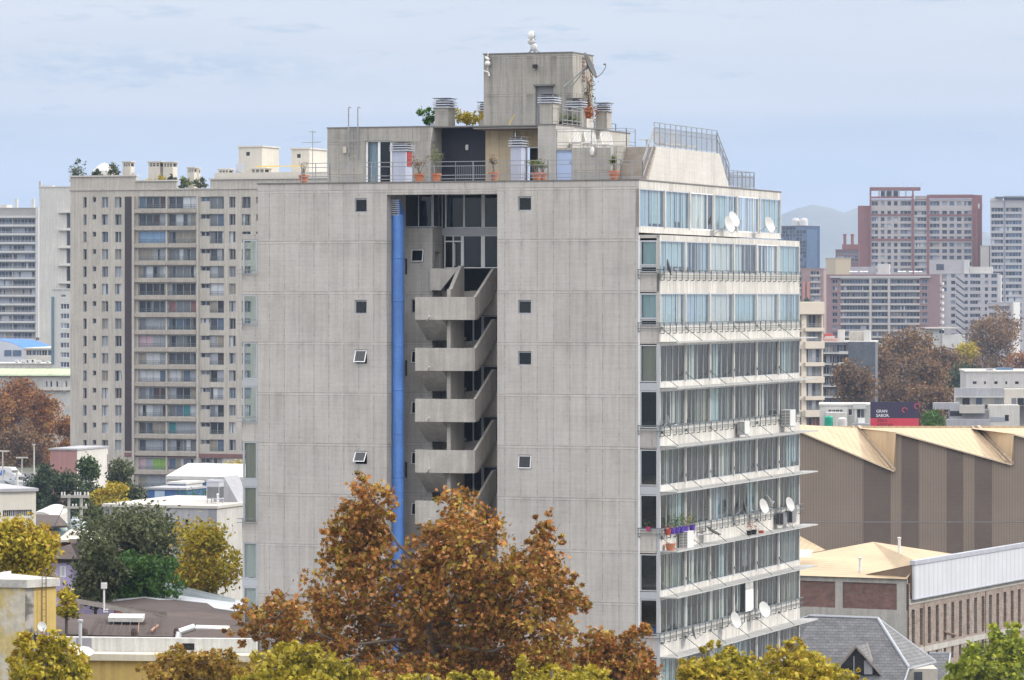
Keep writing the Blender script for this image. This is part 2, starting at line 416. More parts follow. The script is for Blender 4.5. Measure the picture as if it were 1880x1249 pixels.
m.build('left_wing_wall', [M_wallL], B)
for h, o in zip(winR, opR): sash_window(B, FACE_R, h, 0.16, o)
for h, o in zip(winL, opL): sash_window(B, FACE_L, h, 0.16, o)
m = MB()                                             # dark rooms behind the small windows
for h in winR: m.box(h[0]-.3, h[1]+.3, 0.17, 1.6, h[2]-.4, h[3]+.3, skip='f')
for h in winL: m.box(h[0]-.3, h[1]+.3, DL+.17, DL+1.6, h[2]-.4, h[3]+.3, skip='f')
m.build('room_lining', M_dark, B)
m = MB()                                             # beam over the stair recess and roof slab with its metal capping
zb = BF.z(357.0, -11, DL)
m.box(ALr, ARl, DL, DL+.5, zb, TOP-.06)
m.box(ALr, ARl, DL+.5, 9, zb+.12, TOP-.06)
m.build('recess_beam', M_wallL, B)
m = MB()
m.box(ARl-.002, 0.04, -.04, LEN+.03, TOP-.06, TOP); m.box(ALl-.04, ARl-.002, DL-.04, LEN+.03, TOP-.06, TOP-.004)
m.build('roof', M_roofcap, B)
m = MB(); m.box(ALl+.05, -.05, DL+.05, LEN-.05, TOP-.004, TOP+.012, skip='d'); m.build('roof_membrane', M_roof, B)
m = MB(); m.box(ALl, -3.4, LEN-.2, LEN, 0, TOP-.06); m.box(-3.5, -3.4, 9.05, LEN-.2, 0, TOP-.06); m.build('inner_wall', M_room, B)

# --- stair recess: core wall, glazed corridor, ceiling
CB, GB = 3.0, 4.45                                   # depth of the core wall and of the corridor glazing
aC = BF.fa(794, b=CB); zc = BF.z(418, -12, CB)
cw = []
for k in range(9):
    y0 = 458+93.0*k
    h = px_hole(754.5, 777.5, y0-1, y0+24, CB); cw.append(h)
slot = [px_hole(742.5, 747.5, 475+93.4*k, 504+93.4*k, CB) for k in range(0, 6, 2)]
m = MB(); FC = lambda u, z, d: (u, CB+d, z)
m.holes(FC, ALr, aC, 0, zc, cw+slot, 0.15, 0, 0, 1)
FS = lambda u, z, d: (aC-d, u, z)
dz = [(3.35, 4.2, 28.30-2.7*k, 30.35-2.7*k) for k in range(8)]
m.holes(FS, CB, GB+.3, 0, zc, dz, 0.35, 0, 0, 1)
m.box(ALr, aC-.36, CB+.4, GB+.3, zc-.05, zc, 0, 'f')
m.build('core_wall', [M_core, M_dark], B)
for k, h in enumerate(cw[:6]): sash_window(B, FC, h, 0.15, [12, 1, 10, 8, 9, 8][k])
FG = lambda u, z, d: (u, GB+d, z)
a815, a818 = BF.fa(815, b=GB), BF.fa(818, b=GB)
z_ = lambda py: BF.z(py, -9, GB)
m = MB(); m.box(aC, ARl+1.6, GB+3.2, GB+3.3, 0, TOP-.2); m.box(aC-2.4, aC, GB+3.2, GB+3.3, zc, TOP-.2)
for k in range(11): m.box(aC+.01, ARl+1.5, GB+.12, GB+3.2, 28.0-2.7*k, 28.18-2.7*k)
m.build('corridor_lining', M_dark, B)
zt1 = zb+.12
# top storey: tinted glass box over the core and framed panes beside it
mats = dict(fm=M_aluw, gm=M_glassd)
FT = lambda u, z, d: (u, CB-.06+d, z)
glazing(B, FT, ALr+.02, aC+.02, zc+.02, zt1, 2, 'dd', post=.05, fm=M_alug, gm=M_glassd)
FT2 = lambda u, z, d: (aC+.03-d, u, z)
glazing(B, FT2, CB, GB, zc+.02, zt1, 1, 'd', post=.05, **mats)
aE = ARl+1.2
edges = [(818.5, 851.5), (852.5, 886.5), (888.5, 925)]
glazing(B, FG, BF.fa(817, b=GB), BF.fa(887, b=GB), z_(418.5), zt1, 2, 'dd', post=.09, **mats)
glazing(B, FG, BF.fa(887.4, b=GB), BF.fa(925, b=GB), z_(418.5), zt1, 1, 'd', post=.09, **mats)
glazing(B, FG, BF.fa(848.5, b=GB), BF.fa(886.5, b=GB), z_(492.5), z_(432), 1, 'd', post=.10, **mats)
glazing(B, FG, BF.fa(887, b=GB), BF.fa(925, b=GB), z_(492.5), z_(432), 1, 'd', post=.10, **mats)
d = glazing(B, FG, BF.fa(816, b=GB), BF.fa(848.3, b=GB), z_(492.5), z_(432), 2, 'dd', post=.06, name='door', **mats)
m = MB(); a0 = BF.fa(816, b=GB)
m.bar((a0, GB-.03, z_(443)), (a0+1.0, GB-.03, z_(443)), .05); m.bar((a0+.62, GB-.06, z_(488)), (a0+.62, GB-.06, z_(447)), .03)
m.build('handle', M_aluw, d)
m = MB()
m.box(aC+.03, aE, GB-.12, GB+.1, z_(432), z_(418.5)); m.build('spandrel', M_alug, B)
m = MB()
for k in range(0, 10):                               # corridor parapets and glazing of the storeys below
    zf = 28.24-2.7*k
    m.box(aC+.03, aE, GB-.10, GB+.1, zf-1.30 if k else zf-1.3, zf+(.0 if k == 0 else .0))
m.build('corridor_parapet', M_stair, B)
for k in range(1, 8):
    zf = 28.24-2.7*k
    glazing(B, FG, BF.fa(868, b=GB), BF.fa(886, b=GB), zf+.02, zf+1.38, 1, 'd', post=.07, fm=M_alug, gm=M_glassd if k > 1 else M_glassg)
    glazing(B, FG, BF.fa(886, b=GB), BF.fa(925, b=GB), zf+.02, zf+1.38, 1, 'd', post=.07, fm=M_alug, gm=M_glassd if k > 1 else M_glassg)

# --- dog-leg stairs: one flight set per storey, landings with bent parapets, spine wall
LB = 0.62
sa = [BF.fa(p, b=LB) for p in (762, 812, 820, 868)]
def stair(k):
    zl = 26.72-2.7*k                                  # underside of the landing
    m = MB()
    m.box(sa[0], sa[3]-.3, LB+.16, 1.75, zl, zl+.22)                                     # landing slab
    pl = [(sa[0], LB), (sa[3]-.34, LB), (sa[3], LB+.32), (sa[3], LB+.5), (sa[3]-.15, LB+.5), (sa[3]-.15, LB+.38), (sa[3]-.40, LB+.15), (sa[0], LB+.15)]
    m.prism(pl, 'xy', zl, zl+1.21)
    m.box(sa[0], sa[0]+.14, LB+.15, 1.75, zl+.22, zl+1.21)
    b0 = LB+.5                                        # outer string of the rising flight
    m.prism([(b0, zl), (b0+2.95, zl+1.55), (4.30, zl+1.55), (4.30, zl+2.72), (b0+2.75, zl+2.72), (b0, zl+1.21)], 'yz', sa[3]-.15, sa[3])
    prof = [(1.75, zl+.22)]                          # steps up to the corridor
    for i in range(8):
        prof += [(1.75+i*.34, zl+.22+(i+1)*.166), (1.75+(i+1)*.34, zl+.22+(i+1)*.166)]
    prof += [(4.47, zl+1.28), (1.85, zl)]
    m.prism(prof, 'yz', sa[2]+.002, sa[3]-.152)
    prof = [(LB, zl+.001), (2.45, zl-1.12), (4.3, zl-1.12), (4.3, zl-.96)]               # and down on the other side
    for i in range(7): prof += [(3.9-i*.31, zl-.96+i*.168), (3.9-i*.31, zl-.96+(i+1)*.168)]
    prof += [(1.75, zl+.218), (LB+.15, zl+.218)]
    m.prism(prof, 'yz', sa[0]+.002, sa[1]-.002)
    o = m.build('stair_flight', M_stair, B)
    lamp = MB(); p = Vector((BF.fa(786, b=LB)-.05, LB-.05, BF.z(588+93*k, -11.5, LB)))
    lamp.bar(p, p+Vector((.20, -.16, .22)), .045, n=6); lamp.build('drain_spout', M_white, o)
for k in range(7): stair(k)
m = MB()
zs = BF.z(531, -10, 1.2)
m.prism([(1.25, 0), (1.25, zs), (1.5, zs), (2.95, zs+1.25), (3.35, zs+1.25), (3.35, 0)], 'yz', sa[1]+.02, sa[2]-.02)
m.build('stair_spine', M_stair, B)
m = MB()                                             # parapet of the top gallery
pa = [BF.fa(p, b=2.7) for p in (789, 841, 822)]
zq0, zq1 = BF.z(533, -11.5, 2.7), BF.z(493, -11.5, 2.7)
m.prism([(pa[0], zq0), (pa[0], zq1), (pa[1], zq1), (pa[2]-.4, zq0)], 'xz', 2.7, 2.85)
m.box(pa[0], pa[2]-.4, 2.85, 3.3, zq0, zq0+.2)
m.build('gallery_parapet', M_stair, B)

# --- blue duct with louvred head
cd = (BF.fa(731, b=1.25), 1.25)
m = MB(); zt = BF.z(394, cd[0], 1.25)
m.lathe([(0.33, 0), (0.33, zt)], (cd[0], cd[1], 0), 24)
for py in (474, 553, 636, 716, 796, 876):
    zz = BF.z(py, cd[0], 1.25); m.lathe([(0.33, -.03), (0.339, -.03), (0.339, .03), (0.33, .03)], (cd[0], cd[1], zz), 24)
du = m.build('duct', M_blue, B, smooth=False)
for p in du.data.polygons: p.use_smooth = abs(p.normal.z) < .2
m = MB(); x0, x1 = BF.fa(714.5, b=.95), BF.fa(733.2, b=.95); z0, z1 = BF.z(395.5, cd[0], .95), BF.z(367, cd[0], .95)
m.box(x0, x0+.02, .95, 1.7, z0, z1); m.poly([(x0, 1.2, z1), (x1, .95, z1), (x1, .95, z0), (x1, 1.62, z0)]); 
m.prism([(.95, z0), (.95, z1), (1.05, z1), (1.70, z0+.06), (1.70, z0)], 'yz', x1-.02, x1+.01)
m.prism([(.98, z1), (1.05, z1), (1.70, z0+.06), (1.64, z0+.06)], 'yz', x0+.02, x1-.02)
m.box(x0+.02, x1-.02, .95, 1.7, z0, z0+.03)
hd = m.build('duct_head', M_blue, du)
m = MB(); n = 8
for k in range(n):
    zz = z0+.03+(z1-z0-.05)*k/(n-1); m.poly([(x0+.01, .93, zz-.03), (x1-.01, .93, zz-.03), (x1-.01, 1.03, zz+.05), (x0+.01, 1.03, zz+.05)])
    m.box(x0+.005, x1-.012, .925, .945, zz-.03, zz+.012)
m.build('louvre', M_louvre, du)
m = MB(); m.box(x0+.025, x1-.025, 1.06, 1.08, z0+.03, z1-.03); m.build('duct_opening', M_black, du)

# --- right side: six bays a storey, glazed from wall to wall
LV = [   # storey: opening foot and head, foot of the band below, curtains of six bays by four panes
    (31.57, 33.56, 31.27, 'bbcc ccbc wwws cccg bdbw bccc'),
    (29.21, 30.86, 28.26, 'bccc bdgb wwww cwds wdbw cccc'),
    (26.45, 28.12, 25.58, 'wccw bbcc wwww cccc wwww ccgc'),
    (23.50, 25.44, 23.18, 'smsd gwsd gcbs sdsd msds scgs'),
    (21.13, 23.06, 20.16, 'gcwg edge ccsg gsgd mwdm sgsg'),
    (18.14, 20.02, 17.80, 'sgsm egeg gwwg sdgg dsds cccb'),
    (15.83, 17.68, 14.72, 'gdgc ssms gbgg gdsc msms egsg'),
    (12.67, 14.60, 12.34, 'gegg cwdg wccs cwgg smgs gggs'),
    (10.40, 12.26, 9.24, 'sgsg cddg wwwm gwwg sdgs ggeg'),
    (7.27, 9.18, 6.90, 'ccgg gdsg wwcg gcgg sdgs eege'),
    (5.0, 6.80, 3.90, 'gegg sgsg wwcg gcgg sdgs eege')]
slab = MB(); W6 = LEN/6
for i, (z0, z1, zf, spec) in enumerate(LV):
    ax = 0.0 if i == 0 else BAY
    Pm = (lambda ax: (lambda u, z, d: (ax-.02-d, u, z)))(ax)
    zprev = TOP-.06 if i == 0 else (31.15 if i == 1 else LV[i-1][2])
    # lintel above, band below, floor of the room
    slab.box(ax-.16, ax, 0.0 if i else .001, LEN, z1, zprev)
    slab.box(ax-.16, ax, 0.0 if i else .001, LEN, zf, z0)
    slab.box(-3.4, ax-.16, 0.2, LEN-.01, z0-.22, z0-.04)
    for k, sp in enumerate(spec.split()):
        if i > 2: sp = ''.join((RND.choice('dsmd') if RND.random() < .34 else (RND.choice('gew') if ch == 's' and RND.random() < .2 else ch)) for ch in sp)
        u0, u1 = k*W6+(.10 if k else .14), (k+1)*W6-.10
        fm = M_aluw if (i, k) in ((0, 4), (1, 4), (0, 2)) else M_alu
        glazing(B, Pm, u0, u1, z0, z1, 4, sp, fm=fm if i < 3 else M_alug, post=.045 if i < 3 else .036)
    for k in range(7):
        u = k*W6; u = min(max(u, .06), LEN-.06)
        q = (ax-.16, ax+.05, u-.085, u+.085) if 0 < k < 6 else (ax-.16, ax+.02, u-.06, u+.06)
        MB().box(*q, z0, z1).build('bay_post', M_side, B)
slab.box(-3.4, BAY-.16, LEN-.16, LEN, 3, 31.1)
slab.box(0.001, BAY-.001, -.001, LEN, 31.13, 31.15); slab.box(0, .03, -.03, LEN+.03, 31.27, 31.33)
slab.build('bay_band', M_side, B)
m = MB()                                              # end wall of the bays towards the street: grey bands flush with the front
bl = [(31.15, LV[1][1]-.02)]
for i in range(1, len(LV)):
    z0, z1, zf, _ = LV[i]
    nxt = LV[i+1][1] if i+1 < len(LV) else 0
    if i in (1, 2, 4, 6, 8): bl.append((z0-.03, zf+.1)); 
for (zt_, zb_) in [(31.13, 30.98)]+[(LV[i][0]-.04, LV[i+1][1]+.06) for i in (1, 2, 4, 6, 8)]:
    MB().box(0.004, BAY-.003, 0.0, .16, zb_, zt_).build('bay_end_wall', M_wallR, B)
m = MB()
for i in (3, 5, 7, 9): MB().box(.03, BAY-.01, .01, .14, LV[i+1][1]+.02, LV[i][0]-.02).build('bay_end_panel', M_alug, B)
for i, ch in zip(range(1, 11), 'cceddmdddg'):
    z0, z1 = LV[i][0], LV[i][1]
    mid = z0+.34 if i in (1, 2) else None
    P_ = lambda u, z, d: (u, .04+d, z)
    col = {'c': 'c', 'e': 'e', 'd': 'd', 'm': 'd', 'g': 'g'}[ch]
    if mid:
        glazing(B, P_, .06, 1.0, mid, z1, 1, col, gm=M_glassg, post=.07, rail=.07)
        glazing(B, P_, .06, 1.0, z0, mid-.03, 1, 'd', gm=M_glassg, post=.07)
    else: glazing(B, P_, .06, 1.0, z0+.02, z1, 1, col, gm=M_glassg, post=.06)
m = MB(); m.box(-.02, .05, -.03, .10, 3, 31.1); m.build('bay_jamb', M_aluw, B)
m = MB(); m.box(BAY-.13, BAY+.012, -.012, .12, 3, LV[3][1]); m.build('bay_corner_post', M_alug, B)
m = MB()                                              # pendant lamp seen through the end window of the fourth storey
m.lathe([(.02, .5), (.02, .22), (.05, .2), (.10, .1), (.14, -.02), (.15, -.12)], (.72, .7, 24.25), 12); m.build('pendant_lamp', M_white, B)

def bay_rail(z, b0, b1, parent, wrap=True):
    m = MB(); a = BAY+.16
    for dz_ in (0, -.28):
        m.bar((a, b0, z+dz_), (a, b1, z+dz_), .028)
        if wrap: m.bar((a, b0, z+dz_), (-.05, b0, z+dz_), .028)
    n = int((b1-b0)/1.05)
    for k in range(n+1):
        u = b0+.4+(b1-b0-.8)*k/n
        m.path([(a, u, z), (a, u, z-.55), (a-.16, u, z-.55)], .03)
    if wrap: m.path([(a-.1, b0, z), (a-.1, b0, z-.55)], .025); m.path([(0, b0, z), (0, b0, z-.45), (.05, .0, z-.45)], .025)
    return m.build('railing', M_raild, parent)
for i in (1, 2, 4, 6, 8): bay_rail(LV[i][0]+.14 if i != 6 else LV[i][0]+.12, -.12, LEN+.15, B)

def canopy(zc_, b0=.12, b1=LEN+.55):
    m = MB(); a0, a1 = BAY+.01, BAY+.93
    for aa in (a0+.02, (a0+a1)/2, a1-.02): m.box(aa-.018, aa+.018, b0, b1, zc_-.05, zc_)
    n = int((b1-b0)/.26)
    for k in range(n+1):
        u = b0+(b1-b0)*k/n; m.box(a0, a1, u-.085, u+.085, zc_+.001, zc_+.012)
    m.box(a0, a1, b0-.03, b0, zc_-.07, zc_+.01); m.box(a0, a1, b1, b1+.03, zc_-.07, zc_+.01)
    o = m.build('grating_canopy', M_cano, B)
    r = MB()
    for k in range(6):
        u = .25+W6*k if k == 0 else W6*k
        r.bar((BAY+.0, u, zc_+.72), (BAY+.90, u+.12, zc_+.03), .022); r.box(BAY-.0, BAY+.10, u-.06, u+.06, zc_+.66, zc_+.78)
    r.build('tie_rod', M_raild, o)
M_cano = plain('canopy_zinc', (0.50, 0.50, 0.49), 0.5, 0.12, metal=0.25)
for zc_ in (25.60, 23.22, 20.20, 17.84, 14.76, 12.38, 9.28, 6.94): canopy(zc_)

# --- glazed bays on the left side, seen edge on
zl_ = lambda py: BF.z(py, ALl, DL)
LO = [(440, 505), (541, 597), (628.5, 697), (709, 777), (811, 881), (893.5, 962), (996, 1065), (1078, 1146), (1180, 1240)]
aw = BF.fa(444, b=DL)
m = MB()
edge = [(430, 440)]+[(LO[k][1], LO[k+1][0]) for k in range(len(LO)-1)]
for k, (ya, yb) in enumerate(edge):
    thin = k in (3, 5, 7)
    m.box(aw, ALl-.002, DL+.03, LEN-4, zl_(yb), zl_(ya), 1 if thin else 0)
m.build('left_bay_band', [M_wallL, M_alug], B)
for k, (ya, yb) in enumerate(LO[:-1]):
    P_ = lambda u, z, d: (u, DL+.06+d, z)
    ch = 'ddddeewwe'[k]
    glazing(B, P_, aw+.04, ALl-.03, zl_(yb)+.02, zl_(ya)-.01, 1, ch, gm=M_glassg, fm=M_alug, post=.10, rail=.07)
    P2 = lambda u, z, d: (aw+.03+d, u, z)
    glazing(B, P2, DL+.1, LEN-4.2, zl_(yb)+.02, zl_(ya)-.01, 8, 'd'*8, gm=M_glassg, fm=M_alug, post=.06)
m = MB()
for k in (0, 1, 3, 5):
    z = zl_(LO[k][1]-9)
    for dz_ in (0, -.2):
        m.bar((aw-.25, DL-.12, z+dz_), (ALl-.03, DL-.12, z+dz_), .025); m.bar((aw-.12, DL-.12, z+dz_), (aw-.12, LEN-4, z+dz_), .022)
    m.bar((aw+.1, DL-.12, z), (aw+.1, DL-.12, z-.5), .025)
m.build('left_railing', M_rail, B)
# ---------------------------------------------------------------- penthouse storey, lift tower, vents, rails
zr = lambda py, a, b: BF.z(py, a, b)
# left penthouse room
b1, b2 = 5.0, 6.7
aL, aR_ = BF.fa(601, b=b1), BF.fa(790.6, b=b1)
zP = zr(233.5, -14, b1)
door = px_hole(669.5, 719.5, 259, 338, b1); door = (door[0], door[1], TOP, door[3])
m = MB(); PF = lambda u, z, d: (u, b1+d, z)
m.holes(PF, aL, aR_, TOP, zP, [door], .25, 0, 0)
m.poly([(aL, b1, TOP), (aL, 14, TOP), (aL, 14, zP), (aL, b1, zP)]); m.poly([(aR_, b1, TOP), (aR_, b2+.3, TOP), (aR_, b2+.3, zP), (aR_, b1, zP)])
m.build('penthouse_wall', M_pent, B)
glazing(B, lambda u, z, d: (u, b1+.14+d, z), door[0]+.01, door[1]-.01, door[2], door[3]-.01, 2, 'bd', fm=M_aluw, post=.13, name='balcony_door', cd=.3)
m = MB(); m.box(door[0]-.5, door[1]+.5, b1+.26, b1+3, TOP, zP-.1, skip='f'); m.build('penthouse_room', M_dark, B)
# dark wall of the terrace kitchen, tan wall, doorway, wing beside the stairs
aN0, aN1, aT1, aT2 = BF.fa(805, b=b2), BF.fa(901, b=b2), BF.fa(943, b=6.0), BF.fa(987.5, b=3.0)
m = MB(); m.box(aN0-1, aN1+.05, b2, b2+.2, TOP, zP); m.build('dark_terrace_wall', M_navy, B)
m = MB()
m.box(aN1-.05, aT1, 6.0, 6.2, TOP, zP-.15); m.box(aT1, aT2+.8, 6.3, 6.5, TOP+1.95, zP-.12); m.box(aT1, BF.fa(966, b=6.3), 6.3, 6.5, TOP, TOP+1.95)
m.build('tan_wall', M_tan, B)
m = MB(); m.box(BF.fa(966, b=6.3), aT2+.8, 6.9, 7.0, TOP, TOP+1.95); m.build('doorway_lining', M_dark, B)
m = MB(); m.box(aL-.03, aR_+.03, b1-.03, 14, zP, zP+.06); m.box(aR_+.03, aT2+.02, 5.4, 14, zP-.02, zP+.05)
m.box(BF.fa(872, b=5.2), aT2-.01, 4.9, 5.4, zP-.16, zP-.08)
m.build('penthouse_roof', M_roofcap, B)
m = MB(); m.box(BF.fa(877, b=5.2), aT2-.03, 4.94, 6.0, zP-.20, zP-.16); m.build('timber_soffit', plain('brown_timber', (.13, .085, .06), .8, .3), B)
a3 = BF.fa(1020.5, b=3.0); zW = zr(229, -5, 3.0); b3e = 15.6
zTer = zr(271, -3, 3.0)
m = MB(); m.box(aT2, a3, 3.0, b3e, TOP, zW); m.build('stair_wing_wall', concrete('concrete_wing', (.44, .425, .395), .9, 0, 3.2, 34.0, axis=1, dots=False, lines=.5), B)
m = MB(); m.box(aT2-.04, a3+.04, 2.96, b3e+.03, zW, zW+.05); m.build('wing_coping', M_roofcap, B)
# raised terrace with its side wall and two stairs
zE = zTer
td = px_hole(1021.5, 1050, 276.5, 340, 3.0)
aS = BF.fa(1152, b=3.0)
m = MB(); TF = lambda u, z, d: (u, 3.0+d, z)
m.holes(TF, a3, aS, TOP, zE, [(a3+.02, td[1], TOP, td[3])], .12, 0)
m.box(a3, -.32, 3.005, 13.9, zE-.2, zE, 0, 'f'); m.box(aS-.2, aS, 1.3, 3.0, TOP, zE)
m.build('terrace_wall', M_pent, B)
dr = MB().box(a3+.03, td[1]-.01, 3.05, 3.1, TOP+.01, td[3]-.01).build('blue_door', M_bdoor, B)
m = MB(); m.bar((td[1]-.12, 3.02, TOP+.95), (td[1]-.12, 3.02, TOP+1.06), .03); m.build('handle', M_rail, dr)
m = MB(); p = (BF.fa(1121, b=2.7), BF.fa(1134, b=2.7)); m.box(p[0], p[1], 2.72, 2.99, TOP, zE-.01); m.build('white_pier', M_side, B)
m = MB(); lp = BF.fa(1087, b=2.9); m.lathe([(.0, -.24), (.10, -.2), (.13, 0), (.10, .2), (0, .24)], (lp, 2.93, zr(278, lp, 2.9)), 12); m.build('wall_lamp', M_white, B)
prof = [(1.35, TOP)]
n = 9
for i in range(n): prof += [(1.35+i*.19, TOP+(i+1)*(zE-TOP)/n), (1.35+(i+1)*.19, TOP+(i+1)*(zE-TOP)/n)]
prof += [(3.06, TOP)]
MB().prism(prof, 'yz', aS+.002, -.03).build('terrace_stair', plain('worn_step_concrete', (.33, .29, .25), .9, .2, 1.5), B); m = MB()
ps = BF.fb(1338.5, a=-.02)
prof = [(13.9, TOP), (13.9, zE)]
for i in range(n): prof += [(13.9+i*.2, zE-i*(zE-TOP)/n), (13.9+i*.2+.2, zE-i*(zE-TOP)/n)]
m.prism(prof+[(13.9+n*.2, TOP)], 'yz', -1.6, -.03); m.build('terrace_stair', MC[('p', 'worn_step_concrete')], B)
q0, q1, q2, q3 = BF.fb(1191, a=.0), BF.fb(1206, a=0), BF.fb(1321, a=0), BF.fb(1338.5, a=0)
m = MB(); m.prism([(q0, TOP), (q1, zE+.02), (q2, zE+.02), (q3, TOP)], 'yz', -.30, .0); m.build('terrace_side_wall', M_sidex, B)

def rail_run(pts, h, name='railing', posts=None, bars=(1.0, .78, .14), r=.026, pr=.03, mat=M_rail, mesh=None, parent=B, dense=0):
    m = MB()
    for p, q in zip(pts, pts[1:]):
        p, q = Vector(p), Vector(q)
        for f in bars: m.bar(p+Vector((0, 0, h*f)), q+Vector((0, 0, h*f)), r)
        L = (q-p).length; n = max(1, round(L/posts)) if posts else 1
        for k in range(n+1):
            c = p.lerp(q, k/n); m.bar(c, c+Vector((0, 0, h)), pr)
        if dense:
            n = max(1, round(L/dense))
            for k in range(n+1):
                c = p.lerp(q, k/n); m.bar(c+Vector((0, 0, h*.12)), c+Vector((0, 0, h*.8)), .009)
    return m.build(name, mat, parent)
bR = .55
rx = lambda px, b=bR: BF.fa(px, b=b)
rail_run([(rx(549), bR+.36, TOP), (rx(601), bR+.36, TOP)], 1.05, posts=.85, bars=(1, .78, .5, .32, .14))
rail_run([(rx(601), bR+.36, TOP), (rx(832), bR+.36, TOP)], 1.05, posts=1.25, bars=(1, .78, .32, .14))
rail_run([(rx(832), bR+.36, TOP), (rx(966), bR, TOP)], 1.05, posts=1.12, bars=(1, .78, .32, .14), dense=.11)
rail_run([(rx(966), bR, TOP), (rx(1006), bR, TOP)], 1.05, posts=1.12, bars=(1, .78, .32, .14), dense=.11)
rail_run([(rx(1006), bR, TOP), (rx(1140), bR, TOP)], 1.05, posts=1.42, bars=(1, .78, .32, .14))
e0 = (rx(1140), bR, TOP); e1 = (-.12, 1.0, TOP)
rail_run([e0, e1], 1.0, posts=.55, bars=(1, .8, .14))
rail_run([e1, (-.12, q1-.1, zE+.05)], 1.0, posts=1.4, bars=(1, .8, .14))
rail_run([(-.15, q1, zE), (-.15, q2, zE)], 1.28, posts=.95, bars=(1, .80, .62, .10), dense=.12, pr=.03)
rail_run([(-.15, q2, zE), (-.15, q3+.5, TOP+.1)], 1.2, posts=.8, bars=(1, .72, .14), dense=.14)
rail_run([(-.15, q3+.5, TOP), (-.15, 21.6, TOP)], .95, posts=.85, bars=(1, .72, .14), dense=.12)
rail_run([(-.15, 21.6, TOP), (-2.2, 21.6, TOP)], .95, posts=.8, bars=(1, .72, .14))
f0 = (rx(1022, 3.1), 3.1, zE); f1 = (rx(1150, 3.1), 3.1, zE); f2 = (f1[0], 4.6, zE)
rail_run([f0, f1, f2], 1.0, posts=2.0, bars=(1, .86, .3, .12), r=.02)
g0 = (a3-.04, 4.2, zW); g1 = (a3-.04, 7.4, zW)
rail_run([g0, g1], 1.05, posts=.8, bars=(1, .82, .3, .12))
h0 = (a3-.04, 9.6, zW); rail_run([h0, (a3-.04, 13.2, zW), (a3-1.6, 13.2, zW)], .45, posts=1.8, bars=(1, .1), r=.02)
# lift tower
tb = 7.6
t0, t1 = BF.fa(888, b=tb), BF.fa(1051.5, b=tb); zT = zr(97.5, -7, tb); te = BF.fb(1089, a=t1)
zD = zr(157, -6, tb)
m = MB(); dh = (BF.fa(983, b=tb), BF.fa(1016, b=tb), zP, zD)
m.holes(lambda u, z, d: (u, tb+d, z), t0, t1, zP, zT, [dh], .2, 0)
m.box(t0, t1, tb+.001, te, zP, zT, 0, 'fu'); m.poly([(t0, tb, zT), (t1, tb, zT), (t1, te, zT), (t0, te, zT)])
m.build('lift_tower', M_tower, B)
m = MB(); m.box(dh[0]+.01, dh[1]-.01, tb+.15, tb+.19, zP, zD-.01); m.build('tower_door', plain('grey_door', (.20, .205, .22), .6, .1), B)
m = MB(); m.box(dh[0]-.08, dh[1]+.1, tb-.12, tb, zD, zD+.09); m.box(t0-.04, t1+.04, tb-.04, te+.04, zT, zT+.06); m.build('tower_coping', M_roofcap, B)
fl = BF.fa(983, b=tb-.1); m = MB(); m.box(fl-.10, fl+.10, tb-.3, tb-.02, zr(126, fl, tb), zr(119, fl, tb)); m.build('floodlight', M_black, B)
m = MB(); zz = zr(120, t1, tb+2)
for k in range(7): m.box(t1+.002, t1+.03, tb+1.55, tb+2.0, zz-.9+k*.2, zz-.78+k*.2)
m.build('brick_grille', plain('grille_brick', (.16, .10, .085), .8, .2), B)
rail_run([(BF.fa(945, b=5.6), 5.6, zP), (BF.fa(986, b=5.6), 5.6, zP)], .95, posts=1.4, bars=(1, .55), r=.014, pr=.016)
m = MB(); m.bar((BF.fa(934, b=5.6), 5.6, zP+.05), (BF.fa(945, b=5.6), 5.6, zP+.62), .035); m.build('yellow_brace', plain('yellow_paint', (.62, .46, .12), .6, .1), B)

def vent(pl, pm, pr, ptop, pcap, pbase, b, mat, hat=True):
    """rendered flue with a stack of splayed zinc louvres and a raised plate"""
    a0, a1 = BF.fa(pl, b=b), BF.fa(pm, b=b); be = BF.fb(pr, a=a1); be = min(max(be, b+.6), b+1.5)
    zt, zc, zb_ = zr(ptop, a1, b), zr(pcap, a1, b), (zr(pbase, a1, b) if isinstance(pbase, (int, float)) and pbase > 100 else pbase)
    m = MB(); m.box(a0, a1, b, be, zb_, zt); v = m.build('vent', mat, B)
    c = MB(); n = 3; hh = (zc-zt)
    for k in range(n):
        z0 = zt+hh*.78*k/n; z1 = z0+hh*.78/n*.62
        o0, o1 = .10, .02 if k < n-1 else -.06
        lo = [(a0-o0, b-o0), (a1+o0, b-o0), (a1+o0, be+o0), (a0-o0, be+o0)]; hi = [(a0-o1, b-o1), (a1+o1, b-o1), (a1+o1, be+o1), (a0-o1, be+o1)]
        zm = z0+.05
        for i in range(4):
            j = (i+1) % 4
            c.poly([(*lo[i], z0), (*lo[j], z0), (*lo[j], zm), (*lo[i], zm)]); c.poly([(*lo[i], zm), (*lo[j], zm), (*hi[j], z1), (*hi[i], z1)])
        c.poly([(*p, z0) for p in lo], 0)
        c.box(a0+.06, a1-.06, b+.06, be-.06, z0, z0+hh*.78/n, 1, 'ud')
    zz = zt+hh*.80; c.box(a0+.06, a1-.06, b+.06, be-.06, zz-.05, zz, 0)
    for x, y in ((a0, b), (a1, b), (a0, be), (a1, be)): c.bar((x, y, zz-.05), (x, y, zc), .02)
    c.box(a0-.10, a1+.10, b-.10, be+.10, zc-.03, zc, 2)
    c.build('louvre_cap', [M_louvre, M_black, M_roofcap], v)
vent(798, 822.6, 835.5, 198, 180, zP, 8.0, M_pent)
vent(879, 893, 899, 204, 187, zP, 13.0, M_pent)
vent(719.5, 745, 757, 277, 260, TOP, 2.2, M_ventb)
vent(937.5, 957, 967, 269, 251, TOP, 1.9, M_ventb)
vent(991, 1015.5, 1026.5, 189, 172, zW+.05, 3.4, M_pent)
